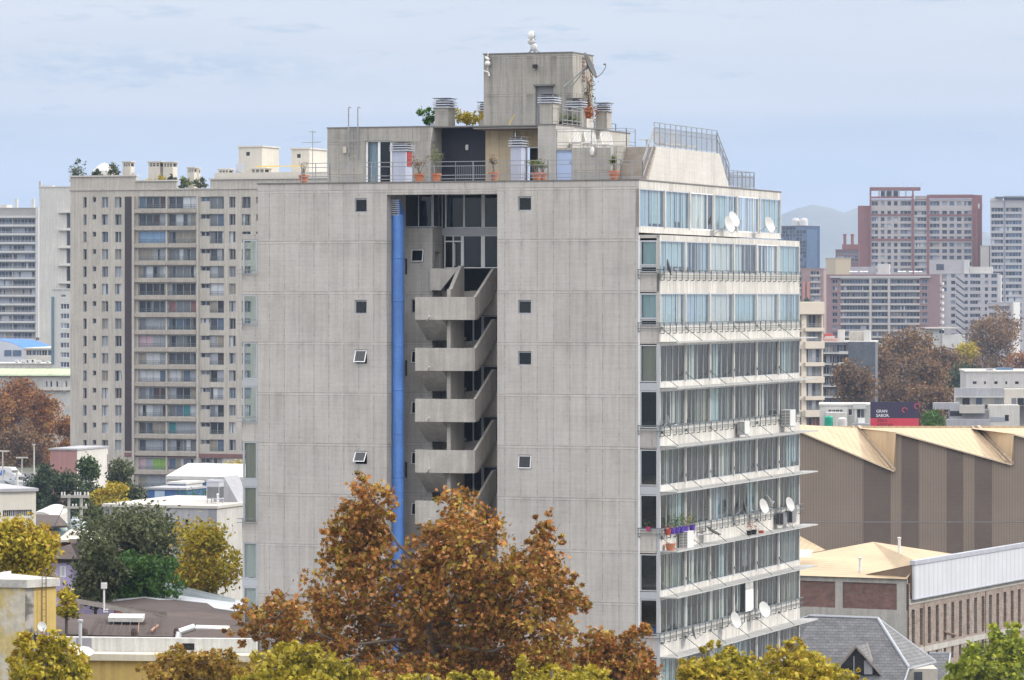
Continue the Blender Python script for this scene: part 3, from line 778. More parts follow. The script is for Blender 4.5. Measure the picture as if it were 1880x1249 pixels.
vent(1043, 1066, 1075, 197, 180, zW+.03, 7.6, M_pent)
vent(1094, 1114.5, 1123, 204.5, 188.5, zW, 9.6, M_pent)
m = MB(); va = BF.fa(745, b=2.2); m.box(va+.005, va+.03, 2.35, 3.05, zr(306, va, 2.3), zr(279, va, 2.3)); m.build('red_panel', M_red, B)
# roof ladder
m = MB(); lb = b1-.14
for px in (640, 657):
    a = BF.fa(px, b=lb); za, zb2 = zr(293, a, lb), zr(198, a, lb)
    m.path([(a, lb, za), (a, lb, zb2), (a+.04, lb+.04, zb2+.05), (a+.1, lb+.12, zb2)], .035, n=6)
    for py in (242, 285): m.bar((a, lb, zr(py, a, lb)), (a, b1, zr(py, a, lb)), .03)
for k in range(6):
    zz = zr(290, 0, lb)+k*.30-.0; a0, a1 = BF.fa(640, b=lb), BF.fa(657, b=lb); zz = zr(289, a0, lb)+k*.31; m.bar((a0, lb, zz), (a1, lb, zz), .018)
m.build('roof_ladder', M_rail, B)
m = MB(); a = BF.fa(634, b=b1-.05); m.box(a-.12, a+.08, b1-.12, b1, zr(281, a, b1), zr(270, a, b1)); m.build('meter_box', plain('beige_box', (.5, .46, .38), .7, .1), B)
m = MB(); a = BF.fa(857, b=b2-.1); m.lathe([(0, -.16), (.08, -.14), (.10, 0), (.08, .14), (0, .16)], (a, b2-.06, zr(271, a, b2)), 10); m.build('wall_lamp', M_white, B)
# ---------------------------------------------------------------- foliage
STAR = np.array([(0, -.5), (.10, -.18), (.46, -.22), (.30, .05), (.50, .30), (.18, .24), (0, .56), (-.18, .24), (-.50, .30), (-.30, .05), (-.46, -.22), (-.10, -.18)])
RHOMB = np.array([(0, -.55), (.30, -.05), (0, .55), (-.30, .05)])
BLADE = np.array([(0, -.6), (.16, -.1), (.10, .35), (0, .6), (-.10, .35), (-.16, -.1)])
def leaf_mesh(name, cen, size, mat, parent=None, shape=RHOMB, rng=None, var=0.35, upb=0.5, out=None, fold=0.25):
    rng = rng or np.random.default_rng(5)
    cen = np.asarray(cen, float); n = len(cen); k = len(shape)
    nr = rng.normal(size=(n, 3)); nr[:, 2] += upb
    if out is not None: nr += out
    nr /= np.linalg.norm(nr, axis=1, keepdims=True)
    t = rng.normal(size=(n, 3)); t -= nr*np.sum(t*nr, axis=1, keepdims=True); t /= np.linalg.norm(t, axis=1, keepdims=True)
    b = np.cross(nr, t)
    s = size*(1+var*rng.uniform(-1, 1, n))
    sh = shape
    V = cen[:, None, :]+s[:, None, None]*(sh[None, :, 0:1]*b[:, None, :]+sh[None, :, 1:2]*t[:, None, :]-fold*np.abs(sh[None, :, 0:1])*nr[:, None, :])
    V = V.reshape(-1, 3)
    me = bpy.data.meshes.new(name)
    me.vertices.add(n*k); me.vertices.foreach_set('co', V.ravel())
    me.loops.add(n*k); me.loops.foreach_set('vertex_index', np.arange(n*k, dtype=np.int32))
    me.polygons.add(n); me.polygons.foreach_set('loop_start', np.arange(0, n*k, k, dtype=np.int32))
    me.materials.append(mat); me.update(calc_edges=True); me.validate()
    o = bpy.data.objects.new(name, me); COL.objects.link(o)
    if parent: o.parent = parent
    return o

def crown_points(lobes, n, rng, per=16, clump=0.22, shell=0.45):
    """leaf centres gathered in clumps that sit mostly in the outer part of each lobe"""
    L = np.array(lobes, float); area = (L[:, 3]*L[:, 5]+L[:, 3]*L[:, 4]); area = area/area.sum()
    nc = max(len(L), n//per); idx = rng.choice(len(L), nc, p=area)
    d = rng.normal(size=(nc, 3)); d /= np.linalg.norm(d, axis=1, keepdims=True)
    rr = shell+(1.06-shell)*rng.random(nc)**0.7
    cc = L[idx, :3]+d*L[idx, 3:6]*rr[:, None]
    m = rng.poisson(per, nc)
    ci = np.repeat(np.arange(nc), m)
    sg = clump*np.minimum(L[idx, 3:6].min(axis=1), 2.4)
    P = cc[ci]+rng.normal(size=(len(ci), 3))*sg[ci][:, None]*np.array([1, 1, .8])
    return P, cc, idx

def tree(name, label, base, lobes, n, leaf, mat, bark, tr=0.25, shape=RHOMB, seed=1, per=16, clump=0.22, shell=0.45, group=None, twigs=0, cat='tree', upb=.5, fold=.25, fork=.35):
    rng = np.random.default_rng(seed)
    root = thing(name, label, cat, (base[0], base[1], base[2] if len(base) > 2 else 0), 0, group)
    o = np.array([base[0], base[1], base[2] if len(base) > 2 else 0.0])
    L = [(l[0]-o[0], l[1]-o[1], l[2]-o[2], *l[3:]) for l in lobes]
    P, cc, idx = crown_points(L, n, rng, per, clump, shell)
    leaf_mesh('crown', P, leaf, mat, root, shape, rng, upb=upb, fold=fold)
    m = MB(); A = np.array(L); zlo = (A[:, 2]-A[:, 5]).min(); zhi = (A[:, 2]).max()
    cx, cy = A[:, 0].mean()*.4, A[:, 1].mean()*.4
    kz = max(zlo+(zhi-zlo)*fork*.5, .3); kn = Vector((cx, cy, kz)); top = Vector((A[:, 0].mean()*.7, A[:, 1].mean()*.7, zlo+(zhi-zlo)*.72))
    m.bar((0, 0, -.2), kn, tr, 0, 8, tr*.75); m.bar(kn, top, tr*.75, 0, 7, tr*.2)
    rmax = max(l[3]+l[5] for l in L); main = [l for l in L if l[3]+l[5] > rmax*.45]
    for i, l in enumerate(L):
        c = Vector(l[:3])
        if l not in main:                       # small shoots grow from the nearest large bough
            p0 = Vector(min(main, key=lambda q: (Vector(q[:3])-c).length)[:3]); m.bar(p0, c, .022, 0, 4, .008, False)
            for p in cc[idx == i][:4]: m.bar(c, Vector(p), .010, 0, 3, .004, False)
            continue
        f = min(1, max(0, (c.z-kz)/(max(top.z-kz, .1))*.55)); s = kn.lerp(top, f)
        mid = s.lerp(c, .55)+Vector((0, 0, -.12*(c-s).length))
        m.bar(s, mid, tr*.30, 0, 6, tr*.18); m.bar(mid, c, tr*.18, 0, 5, tr*.06)
        q = cc[idx == i]
        for p in q[:max(3, min(len(q), twigs or 5))]: m.bar(c, Vector(p), min(.03, tr*.07), 0, 4, .006, False)
    m.build('trunk', bark, root)
    return root

def lob_px(lst, Y, dy=2.0, seed=3, dep=None):
    """lobes read off the photograph (pixel centre, pixel radii) set at distance Y with their own real depth"""
    r = random.Random(seed); out = []
    for px, py, rx, ry in lst:
        y = Y+r.uniform(-dy, dy); c = W(px, py, y); k = Y/F
        out.append((c.x, c.y, c.z, rx*k, (rx+ry)*.5*k if dep is None else dep, ry*k))
    return out
def sprigs(lst, n, seed, top=True, f=(.22, .42)):
    """small ragged shoots standing out of the outline of the larger lobes"""
    r = random.Random(seed); out = list(lst)
    for k in range(n):
        px, py, rx, ry = r.choice(lst); a = r.uniform(math.pi*.02, math.pi*.98) if top else r.uniform(0, 2*math.pi); s = r.uniform(*f); q = r.uniform(.95, 1.22)
        out.append((px+rx*q*math.cos(a), py-ry*q*math.sin(a), max(6, rx*s*r.uniform(.6, 1)), max(7, ry*s*r.uniform(.9, 1.5))))
    return out
def auto_lobes(px, ptop, pbot, hw, Y, n=9, seed=2, cone=0.0):
    r = random.Random(seed); out = []; k = Y/F; hh = (pbot-ptop)/2; cy = (ptop+pbot)/2
    for i in range(n):
        t = r.uniform(-.72, .72) if i else -.6; w = math.sqrt(max(.05, 1-t*t))*(1-cone*(.5-.5*t)*1.1)
        a = r.uniform(0, 2*math.pi); q = math.sqrt(r.random())*.62*w
        x = px+hw*q*math.cos(a); y = Y+hw*k*q*math.sin(a); R_ = hw*r.uniform(.42, .62)*(.5+.5*w)
        c = W(x, cy+hh*t, y); out.append((c.x, c.y, c.z, R_*k, R_*k, min(R_, hh*.5)*k*r.uniform(.7, 1.0)))
    return out

BARK = plain('bark_grey', (0.15, 0.13, 0.105), 0.9, 0.3, 2.0)
BARKT = plain('bark_plane', (0.13, 0.105, 0.08), 0.9, 0.35, 2.0)
BARKD = plain('bark_dark', (0.07, 0.055, 0.045), 0.9, 0.3, 2.0)
BARKB = plain('bark_brown', (0.17, 0.13, 0.10), 0.9, 0.3, 2.0)
LF_rust = leafmat('leaves_rust', [(0.02, (.050, .048, .006)), (.15, (.15, .120, .010)), (.28, (.24, .125, .014)), (.42, (.31, .108, .016)), (.54, (.56, .27, .085)), (.63, (.13, .060, .010)), (.75, (.31, .215, .016)), (.87, (.52, .36, .07)), (1, (.09, .08, .010))], .55)
LF_amber = leafmat('leaves_amber', [(0.05, (.10, .075, .010)), (.3, (.26, .17, .018)), (.55, (.42, .27, .05)), (.7, (.24, .11, .018)), (.9, (.36, .29, .03)), (1, (.16, .15, .02))], .5)
LF_gold = leafmat('leaves_gold', [(0.1, (.12, .115, .012)), (.35, (.33, .28, .02)), (.6, (.50, .40, .03)), (.8, (.36, .20, .022)), (1, (.20, .22, .03))], .5)
LF_lime = leafmat('leaves_lime', [(0.1, (.16, .145, .012)), (.45, (.36, .30, .02)), (.75, (.44, .34, .03)), (1, (.24, .19, .03))], .5)
LF_olive = leafmat('leaves_olive', [(0.1, (.024, .034, .011)), (.5, (.068, .084, .026)), (.8, (.135, .148, .06)), (1, (.17, .18, .09))], .4)
LF_dark = leafmat('leaves_dark_green', [(0.1, (.014, .026, .010)), (.5, (.035, .058, .020)), (1, (.085, .11, .05))], .3)
LF_green = leafmat('leaves_green', [(0.1, (.020, .055, .008)), (.5, (.048, .130, .018)), (1, (.13, .22, .045))], .4)
LF_fresh = leafmat('leaves_fresh', [(0.1, (.07, .12, .012)), (.5, (.25, .30, .024)), (1, (.46, .45, .05))], .5)
LF_autumn = leafmat('leaves_autumn_far', [(0.1, (.085, .040, .012)), (.35, (.22, .080, .018)), (.6, (.36, .150, .030)), (.8, (.22, .150, .03)), (1, (.40, .25, .06))], .12)
LF_brown = leafmat('leaves_brown_far', [(0.1, (.07, .050, .028)), (.45, (.17, .10, .045)), (.7, (.27, .145, .055)), (.9, (.17, .135, .04)), (1, (.28, .20, .08))], .10)
LF_conif = leafmat('leaves_conifer', [(0.1, (.016, .030, .010)), (.5, (.040, .075, .018)), (1, (.10, .14, .04))], .3)
LF_red = leafmat('leaves_red_bush', [(0.1, (.20, .03, .01)), (.5, (.36, .08, .015)), (.8, (.40, .17, .03)), (1, (.14, .15, .03))], 1.2)
LF_dry = leafmat('leaves_dry', [(0.1, (.12, .07, .04)), (.6, (.25, .16, .10)), (1, (.14, .13, .06))], 2)
LF_pot = leafmat('leaves_pot', [(0.1, (.05, .08, .015)), (.6, (.14, .18, .04)), (1, (.30, .28, .08))], 2)

# ---------------------------------------------------------------- objects on the roof of the block
TERRA = plain('terracotta', (.46, .165, .085), .8, .14, 3)
SOIL = plain('soil', (.05, .035, .025), .9, .3)
def pot(px, py, d, h, label, plant, group='terracotta pots along the roof railing', b=None, base=TOP+.012, cat='potted plant', mat=TERRA, seed=1):
    b = .98 if b is None else b; a = BF.fa(px, b=b); p = BF.w(a, b, base)
    t = thing('potted_plant', label, cat, p, 0, group); r = d/2
    m = MB(); m.lathe([(r*.62, 0), (r*.86, h*.80), (r*1.0, h*.80), (r*1.0, h), (r*.88, h), (r*.86, h*.90), (0, h*.90)], n=18); m.poly([(r*.62*math.cos(q*.349), r*.62*math.sin(q*.349), 0) for q in range(18)])
    m.build('pot', mat, t, fix=True)
    rng = np.random.default_rng(seed)
    ph, pw, n, size, mt, shp, stems = plant
    st = MB(); C = []
    for k in range(stems):
        x, y = rng.normal(0, pw*.5, 2); tip = Vector((x, y, h+ph*rng.uniform(.55, 1))); mid = Vector((x*.4, y*.4, h+ph*.4))
        st.bar((rng.normal(0, r*.2), rng.normal(0, r*.2), h*.85), mid, .014, 0, 4, .01); st.bar(mid, tip, .010, 0, 4, .004)
        for q in range(max(1, n//stems)):
            f = rng.uniform(.15, 1.05); c = mid.lerp(tip, f); C.append((c.x+rng.normal(0, pw*.16), c.y+rng.normal(0, pw*.16), c.z+rng.normal(0, ph*.07)))
    st.build('stem', BARKB, t); leaf_mesh('foliage', C, size, mt, t, shp, rng)
    return t
pot(557.5, 0, .60, .42, 'terracotta pot with bare twigs, leftmost on the roof railing', (.85, .45, 40, .09, LF_dry, BLADE, 12), b=1.3, seed=2)
pot(770, 0, .60, .42, 'terracotta pot with sparse shrub beside the lilac vent with red panel', (1.0, .50, 170, .12, LF_dry, BLADE, 10), seed=3)
pot(801.5, 0, .54, .42, 'terracotta pot with a tall thin shrub at the edge of the dark wall', (1.35, .46, 150, .12, LF_pot, BLADE, 9), seed=4)
pot(906.5, 0, .58, .46, 'terracotta pot with withered brown plant in front of the tan wall', (1.0, .30, 180, .11, LF_dry, BLADE, 8), seed=5)
pot(985, 0, .66, .42, 'wide terracotta pot with bushy green plant beside the second lilac vent', (.75, .50, 420, .09, LF_pot, BLADE, 16), seed=6)
pot(996.5, 0, .54, .40, 'smaller terracotta pot half behind the wide one, near the blue door', (.62, .34, 220, .09, LF_pot, BLADE, 10), b=1.35, seed=7)
pot(1127.5, 0, .62, .46, 'terracotta pot with young leafy plant in front of the white pier', (.85, .26, 110, .16, LF_pot, BLADE, 5), seed=8)

def bush(px, py, b, z, w, h, n, size, mat, label, cat='bush', shape=RHOMB, seed=1, name='bush', group=None, upb=.4):
    a = BF.fa(px, b=b); p = BF.w(a, b, z); rng = np.random.default_rng(seed)
    t = thing(name, label, cat, p, 0, group)
    L = [(rng.normal(0, w*.22), rng.normal(0, w*.22), h*rng.uniform(.45, .75), w*.32, w*.32, h*.30) for _ in range(5)]
    P, cc, ii = crown_points(L, n, rng, 10, .3, .4); P[:, 2] = np.maximum(P[:, 2], .03)
    leaf_mesh('foliage', P, size, mat, t, shape, rng, upb=upb)
    m = MB()
    for l in L: m.bar((0, 0, 0), l[:3], .03, 0, 5, .012)
    for c in cc[:10]: m.bar((0, 0, h*.2), c, .014, 0, 4, .006)
    m.build('stem', BARKB, t); return t
bush(789, 0, 10.0, zP+.06, 1.0, 1.25, 170, .26, LF_green, 'bright green broad-leaved shrub behind the left roof vent', seed=3, shape=STAR)
bush(860, 0, 10.0, zP+.06, 1.7, 1.15, 420, .20, LF_gold, 'yellow green shrub on the roof left of the lift tower', seed=5)
t = thing('planter', 'red and orange leaved shrub in a square concrete planter between roof vents', 'planter', BF.w(a3-.35, 8.55, zW+.05), -TH)
MB().box(-.30, .30, -.30, .95, 0, .50).build('planter_box', M_side, t)
rng_ = np.random.default_rng(8); P = np.concatenate([rng_.normal((0, .1, .88), (.34, .34, .22), (520, 3)), rng_.normal((.05, .8, .72), (.16, .18, .13), (120, 3))])
leaf_mesh('foliage', P, .13, LF_red, t, BLADE, rng_)
t = thing('climbing_plant', 'climber with sparse leaves on the sunlit side of the lift tower', 'climber', BF.w(t1+.25, tb+2.2, zW+.05), -TH)
m = MB(); C = []; rng_ = np.random.default_rng(9)
for k in range(7):
    p = Vector((rng_.normal(0, .05), rng_.normal(0, .25), .3))
    for j in range(9):
        q = p+Vector((rng_.normal(0, .06), rng_.normal(0, .16), .36)); m.bar(p, q, .014, 0, 4); p = q
        if j < 7: C += [(p.x+rng_.normal(0, .12), p.y+rng_.normal(0, .2), p.z+rng_.normal(0, .15)) for _ in range(5 if j < 6 else 2)]
m.build('stem', plain('rusty_stem', (.26, .12, .06), .9, .2), t); leaf_mesh('foliage', C, .16, LF_dark, t, BLADE, rng_)
for k, (bb, w_) in enumerate(((4.9, .7), (6.0, .6), (6.9, .65))):
    t = thing('trough_plant', ['yellow flowering trough plant at the near end of the small roof railing', 'low green trough plant at the middle of the small roof railing', 'leafy trough plant at the far end of the small roof railing'][k], 'plant', BF.w(a3-.25, bb, zW+.05), -TH, 'plants behind the small roof railing')
    MB().box(-.14, .14, -w_/2, w_/2, 0, .2).build('trough', SOIL, t)
    rng_ = np.random.default_rng(20+k); leaf_mesh('foliage', rng_.normal((0, 0, .38), (.1, w_*.33, .12), (150, 3)), .11, LF_pot if k != 1 else LF_dark, t, BLADE, rng_)

def dish(P, d, aim, label, col=M_white, arm=True, group='satellite dishes on the sunny side', foot=None, mesh=None, name='satellite_dish', lnb=True):
    """offset dish: P centre of the reflector, aim its axis, foot the bracket on the wall"""
    P = Vector(P); ax = Vector(aim).normalized(); t = thing(name, label, 'satellite dish', P, 0, group); r = d/2
    m = MB(); prof = [(0.001, 0)]+[(r*q, .22*r*q*q) for q in (.3, .55, .8, .95, 1.0)]+[(r*1.0, .22*r-.02), (r*.8, .14*r-.03), (r*.3, -.01*r-.03), (.001, -.03)]
    m.lathe(prof, (0, 0, 0), 28, 0, ax); m.build('reflector', col, t, smooth=True)
    up = Vector((0, 0, 1)); down = (-up-ax*(-up).dot(ax)).normalized()
    if lnb:
        m = MB(); e = ax*(r*1.05)+down*r*.55; m.bar(down*r*.98+ax*.2*r, e, .018, 0, 6); m.bar(e, e-ax*.12+(-down)*.05, .04, 0, 8)
        if d > .7: m.bar(down*r*.3-ax*.04, down*r*.98+ax*.2*r, .014, 0, 5)
        m.build('feed_arm', M_alug, t)
    if foot is not None:
        f = Vector(foot)-P; m = MB(); j = -ax*.12; m.bar((0, 0, 0), j, .04, 0, 6); m.bar(j, f+Vector((0, 0, .0)), .028, 0, 6); m.bar(f-Vector((.0, 0, .09)), f+Vector((0, 0, .09)), .045, 0, 6)
        m.build('bracket', M_alug, t)
    return t
def side(px, py, a): b, z = BF.fb(px, py, a); return BF.w(a, b, z), b, z
M_dishw = plain('dish_white', (.47, .47, .46), .45, .10)
def wdish(px, py, d, label, aim, col=M_dishw, i=1, off=.62, fdz=-.55, fdb=-.35):
    ax = 0 if i == 0 else BAY
    P, b, z = side(px, py, ax+off); foot = BF.w(ax+.03, b+fdb, z+fdz)
    u, v = Vector((BF.c, -BF.s, 0)), Vector((BF.s, BF.c, 0))
    return dish(P, d, u*aim[0]+v*aim[1]+Vector((0, 0, aim[2])), label, col, foot=foot)
M_dishg = plain('dish_grey', (.22, .23, .23), .5, .12)
M_dishd = plain('dish_dark', (.085, .09, .09), .5, .12)
M_dishp = plain('dish_pale', (.50, .51, .50), .5, .10)
A1 = (.95, -.22, .32)
wdish(1337, 414, .98, 'white dish in front of a paler one at the top storey sill', A1, i=0, off=.85)
wdish(1346, 404, .95, 'pale dish half hidden behind a white one at the top storey', (.85, -.2, .4), M_dishp, i=0, off=.6, fdb=-.2)
wdish(1411, 414.5, .98, 'white dish alone at the far end of the top storey sill', A1, i=0, off=.8)
wdish(1226, 491, .88, 'dark grey dish on the second balcony rail near the front corner', (.95, .35, .25), M_dishd, off=.45, fdb=.1)
wdish(1226.5, 777, .80, 'grey dish by the balcony rail of the fifth storey near the front corner', (.95, .35, .25), M_dishg, off=.42, fdb=-.2)
wdish(1366, 933, .90, 'dark dish edge on beside the white dishes on the flower pot storey', (.95, .25, .2), M_dishd, off=.55)
wdish(1400.5, 931, .90, 'white dish left of its two neighbours on the flower pot storey', A1, off=.7)
wdish(1409, 921, .72, 'small pale dish peeping out behind a white dish on the flower pot storey', (.6, .6, .4), M_dishp, off=.5)
wdish(1448.5, 927, .86, 'white dish above the pair of dark air conditioners', A1, off=.7)
wdish(1309, 977, .92, 'grey dish tilted upwards beside the white louvred air conditioner', (.45, .25, .85), M_dishg, off=.6, fdz=-.1, fdb=-1.0)
wdish(1272, 1161, .80, 'grey dish edge on below the railing of the ninth storey', (.95, .35, .2), M_dishg, off=.5)
wdish(1348.5, 1140, .96, 'bright white dish standing off the railing of the ninth storey', A1, off=.75)
wdish(1402, 1121, .96, 'off-white dish near the far end of the ninth storey railing', (.95, -.35, .4), M_dishp, off=.75)
# big grey mesh dish on the lift tower
Pd = BF.w(t1+1.0, tb+1.55, 0); bz = BF.fb(1080, 122, t1+1.0); Pd = BF.w(t1+1.0, bz[0], bz[1])
u_, v_ = Vector((BF.c, -BF.s, 0)), Vector((BF.s, BF.c, 0))
M_mesh = plain('dish_mesh_grey', (.06, .062, .06), .6, .15)
ax = (u_*.93+v_*.12+Vector((0, 0, .42))).normalized()
t = thing('satellite_dish', 'large dark grey dish on struts off the lift tower side', 'satellite dish', Pd, 0)
m = MB(); r = .76; m.lathe([(.001, 0)]+[(r*q, .20*r*q*q) for q in (.3, .55, .8, 1.0)]+[(r, .20*r-.03), (r*.6, .03), (.001, -.03)], (0, 0, 0), 32, 0, ax); m.build('reflector', M_mesh, t, smooth=True)
m = MB(); dn = (Vector((0, 0, -1))+ax*ax.z).normalized(); e = ax*.85+dn*.45
m.path([dn*.75+ax*.12, ax*.5+dn*.68, e, e+Vector((0, 0, .14)), e+Vector((0, 0, .18))-u_*.1], .022, n=6); m.bar(e+Vector((0, 0, .16)), e+Vector((0, 0, .16))-u_*.12, .05, n=8); m.build('feed_arm', M_raild, t)
m = MB(); f0 = BF.w(t1, bz[0]-1.2, Pd.z-1.15)-Pd; f1 = BF.w(t1, bz[0]-.2, Pd.z-1.25)-Pd
m.bar(-ax*.05, f0, .04, n=6); m.bar(-ax*.1, f1, .03, n=6); m.bar(-ax*.05, -ax*.2, .12, n=8); m.build('bracket', M_dishg, t)
# white microwave cluster on top of the tower
p = BF.fa(979, b=tb+1.0); P = BF.w(p, tb+1.0, zT+.06)
t = thing('antenna_mast', 'mast with white round microwave dishes on top of the lift tower', 'antenna', P, -TH)
m = MB(); m.bar((.05, 0, 0), (.05, 0, 1.15), .035, n=8); m.path([(-.35, 0, .02), (.05, 0, .25), (.45, 0, .02)], .03, n=6); m.path([(-.12, -.1, .02), (-.14, -.1, .2), (.16, -.1, .2), (.18, -.1, .02)], .03, 0, 6)
m.box(-.55, .75, -.3, .3, 0, .035); m.build('mast', M_rail, t)
def drum(c, r, ax, mat, nm):
    m = MB(); m.lathe([(.001, r*.42), (r*.5, r*.36), (r*.85, r*.18), (r, 0), (r, -r*.3), (r*.5, -r*.55), (.001, -r*.6)], c, 24, 0, ax); return m.build(nm, mat, t, smooth=True)
drum((-.12, -.12, .98), .27, (-.55, -.6, .15), M_white, 'drum_antenna'); drum((-.08, -.10, .66), .20, (.5, -.7, -.4), M_white, 'drum_antenna'); drum((.06, -.12, .34), .20, (-.1, -1, .1), M_dishp, 'grid_antenna')
m = MB()
for k in range(3): m.bar((.05, 0, .6+k*.16), (.22, -.06, .62+k*.16), .02, n=5)
m.build('clamp', M_alug, t)
# white cameras at the tower's left edge
p = BF.fa(895, b=tb-.15); P = BF.w(p, tb-.02, zr(120, p, tb))
t = thing('antenna_cluster', 'white cluster of small antennas at the left edge of the lift tower', 'antenna', P, -TH)
m = MB(); m.bar((0, -.06, -.55), (0, -.06, .75), .028, n=6); m.bar((-.12, -.1, .42), (.1, -.2, .30), .07, n=8); m.bar((-.22, -.1, -.3), (.08, -.12, -.42), .05, n=6); m.bar((.06, -.1, -.4), (.12, -.16, -.62), .05, n=6); m.build('mount', M_white, t)
m = MB(); m.lathe([(.001, .16), (.1, .14), (.16, .02), (.14, -.1), (.001, -.15)], (.02, -.16, .08), 14, 0, (0, -1, 0)); m.build('radome', M_white, t, smooth=True)
# TV aerial on the far-left roof edge
P = BF.w(BF.fa(574, b=3.5), 3.5, TOP+.012)
t = thing('tv_aerial', 'thin TV aerial on a pole at the left of the roof', 'aerial', P, -TH)
m = MB(); m.bar((0, 0, 0), (0, 0, 2.9), .02, n=6); zA = 2.8
m.bar((-.25, 0, 2.85), (.2, 0, 2.8), .014)
for k in range(4): m.bar((-.2+k*.12, -.15, 2.85), (-.2+k*.12, .15, 2.85), .010)
m.bar((-.6, 0, 2.25), (.5, 0, 2.3), .014)
for k in range(7): m.bar((-.55+k*.16, -.22, 2.26), (-.55+k*.16, .22, 2.26), .010)
m.build('mast', M_rail, t)
# sun loungers on the raised terrace
def lounger(P, rz, label, ang=62):
    t = thing('sun_lounger', label, 'sun lounger', P, rz, 'white loungers on the raised terrace')
    m = MB()
    for k in range(7): m.box(-.05+k*.19, .10+k*.19, -.31, .31, .30, .335)
    m.box(-.05, 1.32, -.35, -.31, .26, .35); m.box(-.05, 1.32, .31, .35, .26, .35); m.build('seat', M_white, t)
    m = MB(); ca, sa_ = math.cos(math.radians(ang)), math.sin(math.radians(ang))
    q = lambda s, y: (-.06-s*ca, y, .33+s*sa_)
    n = 7
    pts = [q(0, -.30), q(.62, -.33), q(.80, -.22), q(.84, 0), q(.80, .22), q(.62, .33), q(0, .30)]
    m.path(pts, .030, n=6); m.bar(q(.05, -.3), q(.05, .3), .03, n=6)
    for k in range(n): y = -.24+k*.08; m.bar(q(.05, y), q(.80-.3*abs(y)*abs(y)*4, y), .018, n=4)
    m.build('backrest', M_white, t)
    for x in (.1, 1.2):
        for y in (-.30, .30):
            m = MB(); m.bar((x, y, .28), (x+(.06 if x > 1 else -.08), y, 0), .032, n=6); m.build('leg', M_white, t)
    return t
zt_ = zE
for px, bb, lb in ((1063, 5.4, 'white slatted lounger nearest the wall corner on the terrace'), (1093, 7.4, 'middle one of three white slatted loungers by the sunlit wall'), (1123, 9.4, 'white slatted lounger farthest along the sunlit wall')):
    a = BF.fa(px-6, b=bb); lounger(BF.w(a, bb, zt_), -TH-.75, lb, 66)
for px, bb, lb in ((1248, 7.5, 'white lounger folded up behind the mesh railing, left one of two'), (1281, 10.4, 'white lounger behind the mesh railing, farther one of two')):
    a = -1.2; lounger(BF.w(a, bb, zt_), -TH+1.2, lb, 58)
t = thing('terrace_table', 'low white table behind the mesh railing at its near end', 'table', BF.w(-1.0, 4.4, zt_), -TH)
m = MB(); m.lathe([(.001, .46), (.40, .46), (.40, .42), (.05, .42), (.05, .03), (.25, 0)], n=16); m.build('tabletop', M_white, t)
# air conditioners on the sunny side
def ac_unit(P, rz, w, dp, h, label, mat=M_white, front=M_black, group='air conditioners hung on the sunny side', fan=True):
    t = thing('air_conditioner', label, 'air conditioner', P, rz, group)
    MB().box(-w/2, w/2, -dp/2, dp/2, .06, h).build('casing', mat, t)
    m = MB(); m.box(-w/2-.012, -w/2-.002, -dp*.44, dp*.44, h*.12, h*.94); m.build('fan_recess', front, t)
    m = MB()
    for k in range(9): zq = h*.15+k*h*.088; m.box(-w/2-.035, -w/2-.014, -dp*.45, dp*.45, zq, zq+h*(.045 if mat is M_white else .018))
    m.bar((-w/2-.03, 0, h*.14), (-w/2-.03, 0, h*.93), .02)
    m.build('fan_grille', mat, t)
    m = MB(); m.box(-w/2+.02, w/2-.02, -dp*.36, dp*.36, .0, .06); m.bar((w*.4, 0, .02), (w*.4+.1, 0, -.22), .02); m.build('bracket', M_alug, t)
    return t
def side_ac(px, py, w, dp, h, label, **k):
    P, b, z = side(px, py, BAY+.30); return ac_unit(BF.w(BAY+.34, b, z-h/2), -TH+math.pi/2, dp, w, h, label, **k)
side_ac(1364, 786, .42, .95, .74, 'air conditioner with dark grille on the fifth storey band')
side_ac(1446, 768, .55, 1.1, .98, 'large white air conditioner at the far end of the fifth storey')
side_ac(1259, 991, .46, 1.1, .92, 'white louvred air conditioner under the purple flower pots')
side_ac(1433.5, 953, .46, .8, .72, 'dark air conditioner, nearer one of the pair under a white dish', mat=plain('grey_casing', (.20, .20, .22), .5, .1))
side_ac(1450, 949, .46, .8, .72, 'dark air conditioner, farther one of the pair under a white dish', mat=plain('grey_casing', (.20, .20, .22), .5, .1))
# flower pots on the seventh storey rail
PURP = plain('purple_pot', (.10, .05, .36), .5, .1); REDP = plain('red_pot', (.36, .06, .04), .6, .1); BLUP = plain('blue_tub', (.02, .13, .45), .4, .1); PINK = plain('magenta_pot', (.45, .04, .15), .5, .1)
zrl = LV[6][0]+.0
def small_pot(a, b, z, d, h, mat, label, n, lm, seed, ph=.35, group='flower pots on the seventh storey rail'):
    t = thing('flower_pot', label, 'flower pot', BF.w(a, b, z), -TH, group); r = d/2
    m = MB(); m.lathe([(.001, 0), (r*.7, 0), (r, h), (r*.9, h), (.001, h*.9)], n=14); m.build('pot', mat, t, fix=True)
    rg = np.random.default_rng(seed); leaf_mesh('foliage', rg.normal((0, 0, h+ph*.45), (d*.45, d*.45, ph*.32), (n, 3)), .10, lm, t, BLADE, rg); return t
ln = ['red pot nearest the front corner among the rail flowers', 'first purple pot on the rail beside the red pot', 'second purple pot on the rail, under the tallest green plant', 'third purple pot, in the middle of the rail flowers', 'fourth purple pot, with yellow green plant', 'last purple pot on the rail, above the louvred air conditioner']
for k in range(6):
    bb = .45+k*.78+(.35 if k == 5 else 0); small_pot(BAY+.30, bb, zrl-.22, .36, .30, REDP if k == 0 else PURP, ln[k], [40, 70, 120, 110, 110, 90][k], [LF_red, LF_pot, LF_green, LF_pot, LF_lime, LF_pot][k], 40+k, [.2, .3, .7, .6, .6, .45][k])
